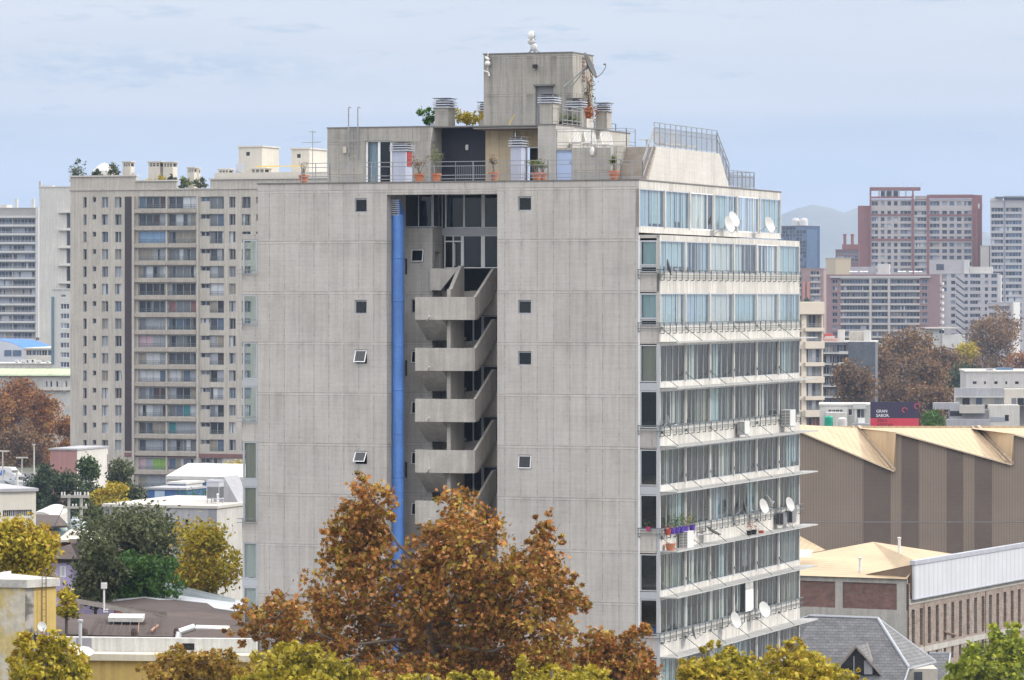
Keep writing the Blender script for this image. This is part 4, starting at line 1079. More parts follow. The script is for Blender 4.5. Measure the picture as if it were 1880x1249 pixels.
small_pot(.55, -.10, zrl-.02, .26, .22, PINK, 'small magenta pot on the rail in front of the corner window', 12, LF_pot, 50)
small_pot(BAY+.35, .75, 14.78, .56, .36, TERRA, 'empty looking terracotta tub on the canopy under the flowers', 6, LF_dry, 51, .1, 'pots standing on the grating canopy')
small_pot(BAY+.4, 15.0, 14.78, .34, .26, M_black, 'black pot with reddish plant on the canopy, left of two', 50, LF_red, 52, .5, 'pots standing on the grating canopy')
small_pot(BAY+.4, 15.9, 14.78, .34, .26, M_black, 'black pot with a low plant on the canopy, right of two', 40, LF_dry, 53, .3, 'pots standing on the grating canopy')
small_pot(BAY+.4, 17.3, 14.78, .36, .14, REDP, 'shallow red pot on the canopy below the dark dish', 5, LF_dry, 54, .1, 'pots standing on the grating canopy')
t = thing('storage_tub', 'blue tub behind the glass of the ninth storey near the front corner', 'tub', BF.w(BAY-.55, .75, LV[8][0]-.04), -TH)
m = MB(); m.box(-.2, .2, -.28, .28, 0, .42); m.build('body', BLUP, t); MB().box(-.23, .23, -.31, .31, .421, .46).build('lid', BLUP, t)
tw = thing('towel', 'white towel hung out over the ninth storey railing', 'towel', BF.w(BAY+.19, W6*3.55, LV[8][0]+.2), -TH)
m = MB(); n = 10
for k in range(n):
    y0, y1 = -.75+1.5*k/n, -.75+1.5*(k+1)/n; d0, d1 = .03*math.sin(k*1.3), .03*math.sin((k+1)*1.3)
    m.poly([(d0, y0, -.05), (d1, y1, -.05), (d1*.3, y1, 1.75), (d0*.3, y0, 1.75)])
m.build('cloth', CURT['w'], tw)
# ---------------------------------------------------------------- city blocks: generic builder
def paneset(names, cols, rough=0.16):
    return [plain('pane_'+n, c, rough, .10, 1.0, spec=.6) for n, c in zip(names, cols)]
PN = paneset(['dark', 'slate', 'blue', 'grey', 'pale', 'white', 'warm', 'brown'], [(.018, .02, .026), (.055, .06, .075), (.09, .13, .20), (.16, .17, .19), (.32, .34, .38), (.52, .54, .58), (.28, .25, .20), (.06, .04, .035)])
PGR, PTE, PPK, PRD, PDB = paneset(['green_curtain', 'teal_curtain', 'pink_curtain', 'red_curtain', 'sky'], [(.22, .42, .06), (.03, .22, .25), (.50, .36, .42), (.24, .10, .10), (.20, .34, .56)])
ALLP = PN+[PGR, PTE, PPK, PRD, PDB]
def pick(r, pal): return r.choices(range(len(pal)), [p for p in pal])[0]
PAL_T = (3, 3, 1.2, 4, 4, 2.5, 2, 1); PAL_F = (5, 4, 4, 3, 1.5, .6, .5, .8); PAL_D = (6, 3, 1, 1, .4, .2, .3, .6)

class Block:
    """a building: front wall with openings, body, windows as parts"""
    def __init__(s, name, label, cat, pxr, Y, th, pxl, pyt, depth, mat, roofmat=None, group=None, z0=0.0, seed=1, ztop=None):
        s.fr = Frame((pxr-CX)*Y/F, Y, th); s.root = at_frame(s.fr, name, label, cat, group)
        s.aL = s.fr.fa(pxl, b=0); s.zt = s.fr.z(pyt, 0, 0) if ztop is None else ztop; s.D, s.mat, s.roofmat = depth, mat, roofmat or mat
        s.h, s.z0, s.r, s.pxl, s.pxr = [], z0, random.Random(seed), pxl, pxr
    def win(s, p0, p1, y0, y1, n=2, rail=False, pal=PAL_T, forced=None, kind='window'):
        a0, z1 = s.fr.fa(p0, y0, 0); a1, z0 = s.fr.fa(p1, y1, 0); s.h.append(((a0, a1, z0, z1), n, rail, pal, forced, kind))
    def rows(s, cols, y0, dy, nrow, hgt, **k):
        for i in range(nrow):
            for c in cols: s.win(c[0], c[1], y0+dy*i, y0+dy*i+hgt, *(c[2:] if len(c) > 2 else ()), **k)
    def finish(s, depth=.35, fm=None, child=True, wall='wall', limit=100, rm=None, fw=.07, sides=True):
        fm = fm or M_alug; rm = rm or M_rail
        m = MB(); m.holes(lambda u, z, d: (u, d, z), s.aL, 0, s.z0, s.zt, [h[0] for h in s.h], depth, 0)
        if sides: m.box(s.aL, 0, 0.0005, s.D, s.z0, s.zt, 0, 'fu')
        m.box(s.aL, 0, depth+.25, depth+.3, s.z0, s.zt-.1, 0)
        m.build(wall, [s.mat], s.root)
        MB().box(s.aL-.15, .15, -.15, s.D+.15, s.zt, s.zt+.22).build('roof', s.roofmat, s.root)
        hs = sorted(s.h, key=lambda h: -(h[0][1]-h[0][0])*(h[0][3]-h[0][2]))
        rest = MB(); rp = None
        def panes(mb, h, off):
            (a0, a1, z0, z1), n, rail, pal, forced, kind = h
            w = (a1-a0)/n; prev = None
            for k in range(n):
                mi = forced[k] if forced else (prev if prev is not None and s.r.random() < .45 else pick(s.r, pal)); prev = mi
                x0, x1 = a0+k*w, a0+(k+1)*w; d = depth-.10+(.02 if k % 2 else 0)
                if s.r.random() < .35 and not forced and n > 1:
                    zs_ = x0+(x1-x0)*s.r.uniform(.35, .7); mj = pick(s.r, pal)
                    mb.poly([(x0, d, z0), (zs_, d, z0), (zs_, d, z1), (x0, d, z1)], off+mi); mb.poly([(zs_, d, z0), (x1, d, z0), (x1, d, z1), (zs_, d, z1)], off+mj)
                else: mb.poly([(x0, d, z0), (x1, d, z0), (x1, d, z1), (x0, d, z1)], off+mi)
        def frame(mb, h):
            (a0, a1, z0, z1), n, rail, pal, forced, kind = h; w = (a1-a0)/n; d0, d1 = depth-.16, depth-.06
            mb.box(a0, a1, d0, d1, z0, z0+fw); mb.box(a0, a1, d0, d1, z1-fw, z1)
            for k in range(n+1):
                x = min(max(a0+k*w, a0+fw/2), a1-fw/2); mb.box(x-fw/2, x+fw/2, d0+.003, d1-.003, z0+fw, z1-fw)
            if rail:
                hh = z0+(z1-z0)*.30
                for q in (0, .5, 1): mb.box(a0+.02, a1-.02, .02, .06, z0+(hh-z0)*q+.0, z0+(hh-z0)*q+.06, 1)
                for k in range(int((a1-a0)/.45)+1): mb.box(a0+.05+k*.45, a0+.08+k*.45, .03, .05, z0, hh, 1)
        for i, h in enumerate(hs):
            if i < limit:
                m = MB(); frame(m, h)
                if child:
                    o = m.build(h[5], [fm, rm], s.root); p = MB(); panes(p, h, 0); p.build('pane', ALLP, o)
                else:
                    panes(m, h, 2); o = m.build(h[5], [fm, rm]+ALLP, s.root)
            else: frame(rest, h); panes(rest, h, 2)
        if rest.f: rest.build('window', [fm, rm]+ALLP, s.root)['kind'] = 'stuff'
        return s
    def box(s, name, p0, p1, y0, y1, b0, b1, mat, z0=None):
        """a box on the block between two pixel columns and rows, from depth b0 to b1"""
        a0, zt = s.fr.fa(p0, y0, b0); a1, zb_ = s.fr.fa(p1, y1, b0)
        return MB().box(a0, a1, b0, b1, zb_ if z0 is None else z0, zt).build(name, mat, s.root)

M_tan1 = plain('beige_render', (.48, .446, .395), .9, .12, .25, streak=.22)
M_tan2 = plain('pale_render', (.58, .56, .52), .9, .10, .2, streak=.16)
M_cream = plain('cream_render', (.56, .53, .47), .85, .06, .3, streak=.08)
M_whiter = plain('white_render', (.54, .535, .515), .85, .06, .3, streak=.10)
M_greyr = plain('grey_render', (.36, .36, .38), .9, .10, .3, streak=.12)
M_greyd = plain('grey_render_dark', (.25, .25, .28), .9, .10, .3)
M_browns = plain('brown_stripe', (.055, .042, .045), .8, .12)
M_band = plain('floor_band', (.40, .36, .31), .9, .12, .3, streak=.2)
M_redb = plain('red_brick_far', (.235, .10, .08), .9, .10, .2)
M_redb2 = plain('pink_brick_far', (.26, .165, .155), .9, .10, .2)
M_concl = plain('concrete_light_far', (.45, .425, .39), .9, .08, .2)
M_shell = plain('sheet_roof_grey', (.42, .43, .45), .6, .12, .3)
def mbox(root, name, a0, a1, b0, b1, z0, z1, mat): return MB().box(a0, a1, b0, b1, z0, z1).build(name, mat, root)

# ---- beige tower with balconies on the left
T = Block('apartment_tower', 'beige apartment tower with a dark brown vertical stripe and rows of glazed balconies', 'building', 606, 581.4, TH, 129, 346, 16, M_tan1, seed=4)
fr = T.fr; DY = 31.85
for i in range(15):
    y = 362+DY*i
    T.win(153, 159, y, y+20, 1, pal=PAL_D); T.win(170, 176.5, y, y+9.5, 1, pal=PAL_D)
    T.win(187, 198.5, y, y+20, 2, pal=PAL_T); T.win(211, 223, y, y+20, 2, pal=PAL_T)
    T.win(420.5, 432.5, y-.5, y+20, 2, pal=PAL_T); T.win(444, 460, y-.5, y+20, 2, True, pal=PAL_T); T.win(470, 477, y, y+12, 1, pal=PAL_D)
G5 = {(2, 0): [12]*4, (6, 1): [11, 3, 3, 11], (7, 0): [3, 4, 4, 4], (8, 0): [10, 10, 4, 4], (12, 1): [3, 2, 9, 5], (13, 1): [9, 4, 4, 4], (0, 0): [2, 1, 1, 7], (15, 0): [10, 4, 8, 8]}
for i in range(17):
    y = 361+DY*i if i < 15 else (841 if i == 15 else 873)
    T.win(254, 305, y, y+22, 4, True, forced=G5.get((i, 0)), kind='balcony_window'); T.win(308.5, 361.5, y, y+22, 4, True, forced=G5.get((i, 1)), kind='balcony_window')
    T.win(385, 411, y, y+22.5, 2, True, forced=None); T.win(368, 385, y+.5, y+9.5, 2, pal=PAL_D)
T.finish(.45, fm=M_alug, rm=M_raild)
px = lambda p, b=0: fr.fa(p, b=b)
za = lambda y, b=0, p=300: fr.z(y, px(p, b), b)
z360 = za(360.5)
mbox(T.root, 'stripe', px(229), px(244.5), -.02, .1, za(829), z360, M_browns)
mbox(T.root, 'pilaster', px(244.8), px(248.8), -.55, .0, 0, z360, M_tan1); mbox(T.root, 'pilaster', px(362), px(366), -.35, .0, 0, z360, M_tan1); mbox(T.root, 'pilaster', px(305.4), px(308), -.25, 0, 0, z360, M_tan1)
for i in range(16):
    y = 361+DY*i if i < 15 else 841
    mbox(T.root, 'balcony_slab', px(249.2), px(361.8), -.5, -.001, za(y+30), za(y+23.2), M_band)
mbox(T.root, 'brick_band', px(229), px(604), -.12, -.002, za(839.5), za(832), plain('brick_band', (.19, .10, .09), .9, .15))
def par(p0, p1, y, b0=-.0, b1=.5): 
    mbox(T.root, 'parapet', px(p0), px(p1), b0, b1, T.zt+.22, za(y), M_tan1); mbox(T.root, 'coping', px(p0)-.2, px(p1)+.15, b0-.22, b1+.2, za(y), za(y)+.2, M_cream)
par(129.2, 250, 323.5, .002); par(250.3, 324, 333, .003); par(386, 604, 331, .004)
mbox(T.root, 'roof_deck', px(386), px(604), 1.5, 14, T.zt+.22, za(318), M_cream)
def tvent(p0, p1, y0, y1, b, nm='chimney'):
    a0, a1 = px(p0, b), px(p1, b); zb_, zt = T.zt+.22, fr.z(y0, a0, b); w = a1-a0; m = MB()
    m.box(a0+w*.12, a1-w*.12, b, b+w*.8, zb_, zt-.75); m.box(a0+w*.10, a1-w*.10, b-.03, b+w*.8+.03, zt-.28, zt-.12)
    for q in range(4): x = a0+w*.12+(w*.76-.16)*q/3; m.box(x, x+.16, b, b+.16, zt-.75, zt-.28); m.box(x, x+.16, b+w*.8-.16, b+w*.8, zt-.75, zt-.28)
    m.box(a0+w*.2, a1-w*.2, b+.2, b+w*.7, zt-.75, zt-.28, 1); m.box(a0+w*.12, a1-w*.12, b, b+.16, zt-.55, zt-.48)
    m.box(a0, a1, b-.12, b+w*.8+.12, zt-.12, zt)
    m.build(nm, [M_cream, M_dark], T.root)
for q in ((223, 242, 296.5, 321, 3), (269, 297, 296.5, 330, 4), (296.5, 320, 297, 330, 4), (342, 358, 307, 338, 3), (356, 366, 308.5, 335, 8), (398, 423, 310, 318, 3)): tvent(*q)
tvent(455, 490, 308, 318, 4)
for p0, p1, pr, y0, y1, b in ((438, 481, 512, 270, 318, 8), (534.5, 568, 600, 274, 312, 8)):
    a0, a1 = px(p0, b), px(p1, b); be = fr.fb(pr, a=a1); zt = fr.z(y0, a1, b)
    MB().box(a0, a1, b, min(be, b+14), T.zt+.2, zt).build('roof_house', M_cream, T.root); mbox(T.root, 'roof_house_cap', a0-.2, a1+.2, b-.2, min(be, b+14)+.2, zt, zt+.2, M_tan2)
    m = MB(); xw = a0+(a1-a0)*.33; m.box(xw, xw+.55, b-.01, b+.1, zt-1.25, zt-.7); m.build('vent_opening', M_dark, T.root)
m = MB(); zy = za(306, 6, 460); m.bar((px(470, 6), 6, zy), (px(560, 6), 6, zy), .10); m.build('yellow_pipe', plain('yellow_pipe', (.70, .50, .06), .6, .1), T.root)
m = MB(); c = px(181, 5); R_ = px(202, 5)-c; zb_ = fr.z(319, c, 5)
m.lathe([(R_, 0), (R_*.95, .45), (R_*.62, 1.0), (R_*.30, 1.45), (R_*.08, 1.62), (.001, 1.66)], (c, 5+R_, zb_), 18); m.lathe([(R_, -.9), (R_, 0)], (c, 5+R_, zb_), 18); m.build('dome', M_whiter, T.root)
m = MB(); a0, a1 = px(433, 5), px(446, 5); m.prism([(a0, fr.z(318, a0, 5)), (a0, fr.z(301, a0, 5)), (a1, fr.z(301, a0, 5)), (a1-.4, fr.z(316, a1, 5))], 'xz', 5, 6.4); m.build('cooling_unit', M_louvre, T.root)
for k, (p, y0, b, w, h, lm, lab) in enumerate(((144, 292, 2.5, 2.6, 3.6, LF_olive, 'tall grey green shrub at the left corner of the beige tower roof'), (179, 311, 1.5, 1.2, 1.5, LF_dark, 'small dark shrub in front of the white roof dome'), (214, 301, 2.5, 2.7, 2.0, LF_olive, 'round grey green shrub beside the chimney on the beige tower'), (285, 322, 1.6, 2.8, 1.5, LF_gold, 'spreading yellow green shrub under the twin roof chimneys'), (316, 322, 1.6, 1.3, 1.5, LF_dark, 'dark bush right of the twin roof chimneys'), (342, 328, 1.4, 2.0, 1.6, LF_pot, 'light green bush in front of the slim roof chimney'), (368, 328, 1.4, 2.2, 1.6, LF_olive, 'grey green bush right of the slim roof chimney'))):
    a = px(p, b); z = max(T.zt+.2, fr.z(y0, a, b)-h); P = fr.w(a, b, z); t = thing('roof_shrub', lab, 'shrub', P, 0, 'shrubs on the beige tower roof'); rg = np.random.default_rng(60+k)
    L_ = [(rg.normal(0, w*.2), rg.normal(0, w*.2), h*(.25+.6*q/4), w*.30*(1.1-.16*q), w*.3, h*.22) for q in range(5)]; P_, c_, i_ = crown_points(L_, 520, rg, 9, .42, .2); leaf_mesh('foliage', P_, .30, lm, t, RHOMB, rg)
    m = MB(); m.bar((0, 0, -.3), (0, 0, h*.7), .06, n=5); m.build('stem', BARKB, t)

# ---- far left blocks
A = Block('apartment_slab', 'distant apartment slab with long balconies at the left edge', 'building', 66, 1210, .15, -60, 383, 18, plain('slab_far', (.33, .31, .29), .9, .1, .2), seed=6)
for i in range(15):
    y = 402+16.1*i
    for c in ((-58, -20), (-18, 22), (24, 64)): A.win(c[0], c[1], y, y+10.5, 6, True, pal=(4, 4, 2, 3, 2, 1, 2, 2))
A.finish(.9, child=False, rm=M_alug)
for i in range(16): A.box('balcony_edge', -60, 65, 396.5+16.1*i, 400+16.1*i, -.7, 0, M_whiter)
A.box('end_pier', 65.3, 70.5, 380, 620, -1.0, 6, M_whiter); A.box('roof_house', -20, 12, 376, 384, 4, 10, M_tan2)
for p in (29, 60): A.box('chimney', p-2.5, p+2.5, 365, 384, 3, 4.2, M_whiter)
Bk = Block('blank_tower', 'pale tower with a blank end wall behind the beige tower', 'building', 133, 900, .2, 72, 344, 20, M_tan2, seed=7)
for i in range(5): Bk.win(122, 129, 391+32.5*i, 391+32.5*i+28, 1, pal=(3, 4, 2, 0, 0, 0, 0, 1))
Bk.finish(.4, child=False)
for i in range(5): Bk.box('ledge', 106, 132, 389.5+32.5*i, 391+32.5*i, -.8, 0, M_tan2)
Bk.box('roof_parapet', 72, 96, 341, 345, 0.01, 2, M_tan2); Bk.box('chimney', 71.5, 74.5, 333, 345, 2, 3, M_greyr)
Ck = Block('white_block', 'small white block with blue tinted windows in front of the blank tower', 'building', 134, 760, .3, 96, 532, 14, M_whiter, seed=8)
Ck.rows([(111, 127, 3)], 558, 17.8, 7, 10, pal=(1, 2, 5, 2, 2, 1, 0, 0)); Ck.win(112, 121, 541, 546, 1); Ck.finish(.3, child=False, fm=M_aluw)
Ck.box('glazed_edge', 94, 98, 545, 668, -.3, 3, plain('teal_edge', (.12, .20, .24), .4, .1))
Hs = Block('arched_hall', 'hall with a curved bright blue roof behind the brown trees', 'building', 96, 820, .0, 44, 641, 26, M_tan2, seed=9)
Hs.win(48, 58, 643, 653, 2, pal=PAL_F); Hs.win(58.5, 66, 643, 653, 1, pal=PAL_F); Hs.win(66.5, 76, 643, 653, 2, pal=PAL_F); Hs.win(76.6, 86.5, 643, 653, 2, pal=PAL_F); Hs.win(87.5, 94.5, 643, 653, 1, pal=PAL_F)
Hs.finish(.5, child=False, fm=M_whiter, sides=True)
Q = lambda p, y, b: (Hs.fr.fa(p, b=b), b, Hs.fr.z(y, Hs.fr.fa(p, b=b), b))
m = MB(); M_blroof = plain('blue_sheet_roof', (.045, .16, .52), .7, .10, .3)
fx = [(-60, 634), (-10, 626), (0, 625), (15, 627.5), (28, 632), (44, 641)]; kx = [(-20, 622.3), (10, 622), (35, 622.2), (55, 623.5), (75, 628), (96, 637)]
for k in range(5): m.poly([Q(*fx[k], 0), Q(*fx[k+1], 0), Q(*kx[k+1], 26), Q(*kx[k], 26)])
m.poly([Q(44, 641, 0), Q(96, 638.6, 0), Q(96, 637, 26)]); m.build('arched_roof', M_blroof, Hs.root)
m = MB(); m.poly([Q(p, y+.6, -.02) for p, y in fx]+[Q(44, 670, -.02), Q(-60, 670, -.02)]); m.build('gable_wall', plain('pale_blue_render', (.50, .52, .58), .8, .08, .2), Hs.root)
for p0, p1 in ((8, 21), (23.5, 39)):
    o = Hs.box('window', p0, p1, 643, 654, -.12, -.03, PN[2])
Hs.box('white_panel', 61, 95, 655, 663, -.1, -.001, M_cream)
Gk = Block('green_roof_house', 'old house with a pale green sheet roof and weathered walls behind the brown trees', 'house', 136, 700, .0, -40, 690, 20, plain('weathered_wall', (.46, .46, .45), .9, .25, .5), seed=10)
Gk.rows([(84, 87.5, 1), (92, 96, 1), (103, 107, 1), (120, 124, 1)], 700, 22, 1, 11, pal=PAL_D); Gk.finish(.3, child=False)
G_ = lambda p, y, b: (Gk.fr.fa(p, b=b), b, Gk.fr.z(y, Gk.fr.fa(p, b=b), b))
m = MB(); m.poly([G_(-40, 690, -.6), G_(136, 690, -.6), G_(136, 677, 8), G_(-40, 677, 8)]); m.build('sheet_roof', ribs('green_sheet_roof', (.36, .46, .24), 0, 1.2, .3, .6, 0, .2, .15), Gk.root)
Gk.box('lit_gable', 116, 119.5, 703, 720, -.3, .2, M_cream); Gk.box('parapet', 70, 134, 712, 717, -.5, .1, M_tan2)
m = Block('service_roof', 'flat roof crowded with white air handling boxes below the blue roof', 'building', 132, 780, .0, -40, 669, 12, M_tan2, seed=11).finish(.3)
for k, (p0, p1, y0) in enumerate(((27, 33, 664), (38, 46, 664), (47, 54, 663.5), (56, 64, 662.5), (66, 75, 665), (84, 90, 666))):
    a = m.fr.fa((p0+p1)/2, b=2); t = thing('air_handler', ['first white rooftop unit from the left edge below the blue roof', 'second white rooftop unit from the left edge below the blue roof', 'third white rooftop unit from the left, with a dark fan face', 'tallest white rooftop unit below the blue roof', 'low white rooftop unit right of the tallest one', 'white rooftop unit farthest right below the blue roof'][k], 'rooftop unit', m.fr.w(a, 2, m.zt+.22), 0, 'white rooftop units below the blue roof')
    w = (p1-p0)*780/F; h = m.fr.z(y0, a, 2)-m.zt-.22+.3; MB().box(-w/2, w/2, 0, .9, .12, h).build('casing', M_white, t); q = MB(); q.lathe([(.001, 0), (h*.3, 0)], (0, -.01, h*.55), 12, 0, (0, -1, 0)); q.build('fan_grille', M_black if k in (2, 3) else M_alug, t); MB().box(-w/2+.05, w/2-.05, .1, .8, 0, .12).build('base', M_alug, t)
# ---- nearer left: pink block, cream block, grey block, blue sheds
Pk = Block('pink_block', 'low block with a faded pink front and pale side at the tower foot', 'building', 141, 520, .3, 92, 827, 10, plain('pink_render', (.38, .20, .19), .9, .08, .4, streak=.1), roofmat=M_greyr, seed=12).finish(.3)
b_ = Pk.fr.fb(198, a=.0); m = MB(); m.holes(lambda u, z, d: (.02-d, u, z), 0, min(b_, 24), 0, Pk.zt-.02, [(9.8, 11.6, Pk.zt-3.2, Pk.zt-.9)], .3, 0, 0, 1); m.build('side_wall', [M_tan2, M_dark], Pk.root)
mbox(Pk.root, 'window_box', Pk.aL-.7, Pk.aL-.02, .5, 1.3, Pk.zt-4.2, Pk.zt-2.4, M_aluw)
Cr = Block('cream_warehouse', 'plain cream rendered warehouse with a slatted slot window at the left edge', 'building', 66, 300, -.45, -80, 902, 16, M_cream, roofmat=M_greyr, seed=13)
Cr.win(5, 59, 937, 948, 14, pal=(5, 3, 0, 2, 0, 0, 1, 2)); Cr.finish(.25, child=True, fm=M_greyr, fw=.05)
Gr = Block('grey_building', 'low grey building with slit windows and a white flat roof', 'building', 398, 330, .33, 190, 934, 15, M_greyr, roofmat=M_concl, seed=14)
for p in (205.5, 339.5, 366): Gr.win(p, p+6.5, 954, 980, 1, pal=(1, 0, 0, 0, 0, 0, 0, 0))
Gr.finish(.3, fm=M_black); 
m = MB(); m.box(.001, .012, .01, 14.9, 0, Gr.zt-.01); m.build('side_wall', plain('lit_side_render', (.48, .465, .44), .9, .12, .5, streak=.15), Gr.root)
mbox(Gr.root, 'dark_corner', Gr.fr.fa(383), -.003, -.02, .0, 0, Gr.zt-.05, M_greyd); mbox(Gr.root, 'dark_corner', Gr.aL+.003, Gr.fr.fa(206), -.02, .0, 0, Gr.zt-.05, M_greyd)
a0 = Gr.fr.fa(418, b=9); m = MB(); zq = Gr.zt+.22; m.prism([(a0, zq), (a0, zq+1.9), (a0+.9, zq+2.1), (a0+2.2, zq+.0)], 'xz', 6, 9); m.build('stair_house', M_greyr, Gr.root)
P = Gr.fr.w(Gr.fr.fa(395, b=4), 4, Gr.zt+.22); t = thing('cooling_tower', 'tall grey ventilation unit on legs on the grey building roof', 'ventilation unit', P, -.33)
m = MB(); m.box(-.56, .56, -.5, .5, .35, 1.75); m.build('casing', M_alug, t); m = MB(); m.box(-.5, .5, -.52, -.502, .45, 1.35); m.box(.562, .58, -.44, .44, .45, 1.35); m.build('coil', plain('dark_coil', (.09, .09, .10), .6, .2), t)
m = MB()
for k in range(12): m.box(-.5, .5, -.535, -.522, .48+k*.075, .50+k*.075)
for k in range(6): m.box(-.48+k*.17, -.46+k*.17, -.54, -.536, .45, 1.35)
m.build('fins', M_greyr, t); m = MB(); m.box(-.6, .6, -.54, .54, 1.75, 1.9); m.build('top', M_louvre, t)
for x in (-.5, .5):
    for y in (-.45, .45): MB().bar((x, y, 0), (x, y, .35), .05).build('leg', M_alug, t)
P = Gr.fr.w(Gr.fr.fa(399.5, b=1.2), 1.2, Gr.zt+.22); t = thing('vent_pipe', 'short white vent pipe beside the ventilation unit', 'pipe', P); m = MB(); m.bar((0, 0, 0), (0, 0, .85), .08, n=10, r2=.06); m.build('pipe', M_white, t); m = MB(); m.lathe([(.09, .8), (.12, .86), (.02, .95)], n=10); m.build('cap', M_white, t)
Sh = Block('white_roof_shed', 'long shed with white sheet roof and blue wall beside the tower foot', 'shed', 444, 455, .33, 311, 886, 12, plain('blue_shed_wall', (.055, .13, .30), .7, .12), roofmat=M_whiter, seed=15)
Sh.win(359, 374, 893, 904, 1, forced=[5]); Sh.finish(.2)
m = MB(); a = lambda p: Sh.fr.fa(p); z_s = Sh.fr.z(875, -4, 0); m.prism([(-.3, Sh.zt+.22), (12.3, Sh.zt+.22), (12.3, z_s+.5), (6, z_s+1.2), (-.3, z_s)], 'yz', Sh.aL-.3, .3); m.build('gable_roof', M_whiter, Sh.root)
S2 = Block('blue_container', 'blue cabin with rounded white roof in front of the white roofed shed', 'cabin', 341, 430, .33, 309, 889.5, 4.5, plain('cabin_blue', (.06, .15, .34), .6, .1), roofmat=M_whiter, seed=16).finish(.1)
m = MB(); m.box(.002, .015, .02, 4.4, S2.zt-2.2, S2.zt-.01); m.build('cream_end', M_cream, S2.root)
S3 = Block('blue_shed', 'low blue shed with a pale sheet door left of the cabin', 'shed', 341, 425, .33, 271, 900, 5, plain('shed_blue', (.05, .12, .29), .7, .12), roofmat=M_greyr, seed=17).finish(.1)
S3.box('sheet_door', 284, 302, 901, 922, -.05, -.001, plain('pale_blue_sheet', (.36, .46, .58), .6, .1))
# ---------------------------------------------------------------- low roofs at the left, poles, street
BRN = plain('brown_bitumen', (.068, .048, .041), .85, .22, .7, streak=.0)
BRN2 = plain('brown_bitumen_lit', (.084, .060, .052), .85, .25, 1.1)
M_yel = plain('yellow_render', (.52, .38, .13), .9, .10, .7, streak=.16)
def stained(name, col, under):
    t = NT(name); n_ = t.noise(.9, 6, .62); f = t.ramp(n_, [(.44, 0.0), (.55, 1.0)]); s_ = t.ramp(t.noise(3.5, 5, .7), [(.3, .75), (.7, 1.15)])
    return t.bsdf(t.mul(t.mix(f, col, under), s_), .92, 0, n_, .2)
M_yelst = stained('yellow_render_peeling', (.50, .40, .18), (.50, .46, .38))
M_grst = stained('grey_render_stained', (.36, .34, .31), (.12, .11, .10))
M_wwall = plain('white_parapet', (.58, .58, .56), .9, .12, .6, streak=.22)
def quad_roof(parent, name, pts, mat, th=.14):
    """sloping slab through points (px, py, Y) taken clockwise"""
    P = [W(*p) for p in pts]; o = parent.location; P = [p-Vector((o.x, o.y, 0)) for p in P]; m = MB(); n = len(P); D = Vector((0, 0, -th))
    m.poly(P); m.poly([p+D for p in P][::-1])
    for k in range(n): m.poly([P[k], P[k]+D, P[(k+1) % n]+D, P[(k+1) % n]])
    return m.build(name, mat, parent, fix=True)
# yellow stair house at the left edge
fy = Frame((46-CX)*170/F, 170, -.70); Yb = at_frame(fy, 'yellow_roof_house', 'peeling yellow rooftop house with iron ladder at the left edge', 'building')
zT_, a103 = fy.z(1077, 0, 0), fy.fa(103)
m = MB(); m.box(fy.fa(62.5), a103, 0, 3.5, fy.z(1164, 0, 0), zT_); m.build('wall', M_yel, Yb); m = MB(); m.box(0, fy.fa(62.5)-.002, .002, 3.5, 0, zT_); m.box(fy.fa(62.5), fy.fa(79), .4, 3.5, 0, fy.z(1164, 0, 0)-.002); m.build('stained_wall', M_grst, Yb)
ff = Frame((46-CX)*170/F, 170, .30); al = ff.fa(-70)
def toY(p): v = ff.w(*p); d = v-Vector((fy.X, fy.Y, 0)); return (d.x*fy.c-d.y*fy.s, d.x*fy.s+d.y*fy.c, p[2])
m = MB(); q = [(al, 0), (0, 0)]
m.poly([toY((al, 0, 0)), toY((0, 0, 0)), toY((0, 0, zT_)), toY((al, 0, zT_))]); m.build('front_wall', M_yelst, Yb)
m = MB(); m.poly([toY((al, -.02, zT_-.05)), toY((.0, -.02, zT_-.05)), (a103+.12, -.10, zT_-.05), (a103+.12, 3.6, zT_-.05), toY((al, 5, zT_-.05))][::-1]); tp = [toY((al, -.14, zT_+.28)), (-.02, -.16, zT_+.28), (a103+.12, -.12, zT_+.28), (a103+.12, 3.6, zT_+.28), toY((al, 5, zT_+.28))]
m.poly(tp); bt = [(x, y, zT_-.05) for x, y, z in tp]
for k in range(5): m.poly([bt[k], bt[(k+1) % 5], tp[(k+1) % 5], tp[k]])
m.build('roof_slab', plain('lichen_concrete', (.42, .41, .38), .95, .3, 1.5), Yb)
m = MB(); lx = fy.fa(77.5); z0, z1 = fy.z(1185, 0, 0), fy.z(1046, 0, 0)
for x in (lx-.10, lx+.10): m.bar((x, -.14, z0), (x, -.14, z1), .018)
for k in range(int((z1-z0)/.27)): m.bar((lx-.10, -.14, z0+.1+k*.27), (lx+.10, -.14, z0+.1+k*.27), .012)
m.path([(lx-.10, -.14, z1-.6), (lx-.35, .2, z1-.65), (lx-.6, .2, z1-.75)], .015); m.build('ladder', plain('rusty_iron', (.10, .055, .035), .8, .2), Yb)
Pd_ = fy.w(fy.fa(64), -.5, fy.z(1151, 0, 0)); dish(Pd_, .42, (.55, -.8, .25), 'pale grey dish on the wall of the yellow rooftop house', M_dishp, group='satellite dishes on roofs at the left', foot=fy.w(fy.fa(66), 0, fy.z(1163, 0, 0)))
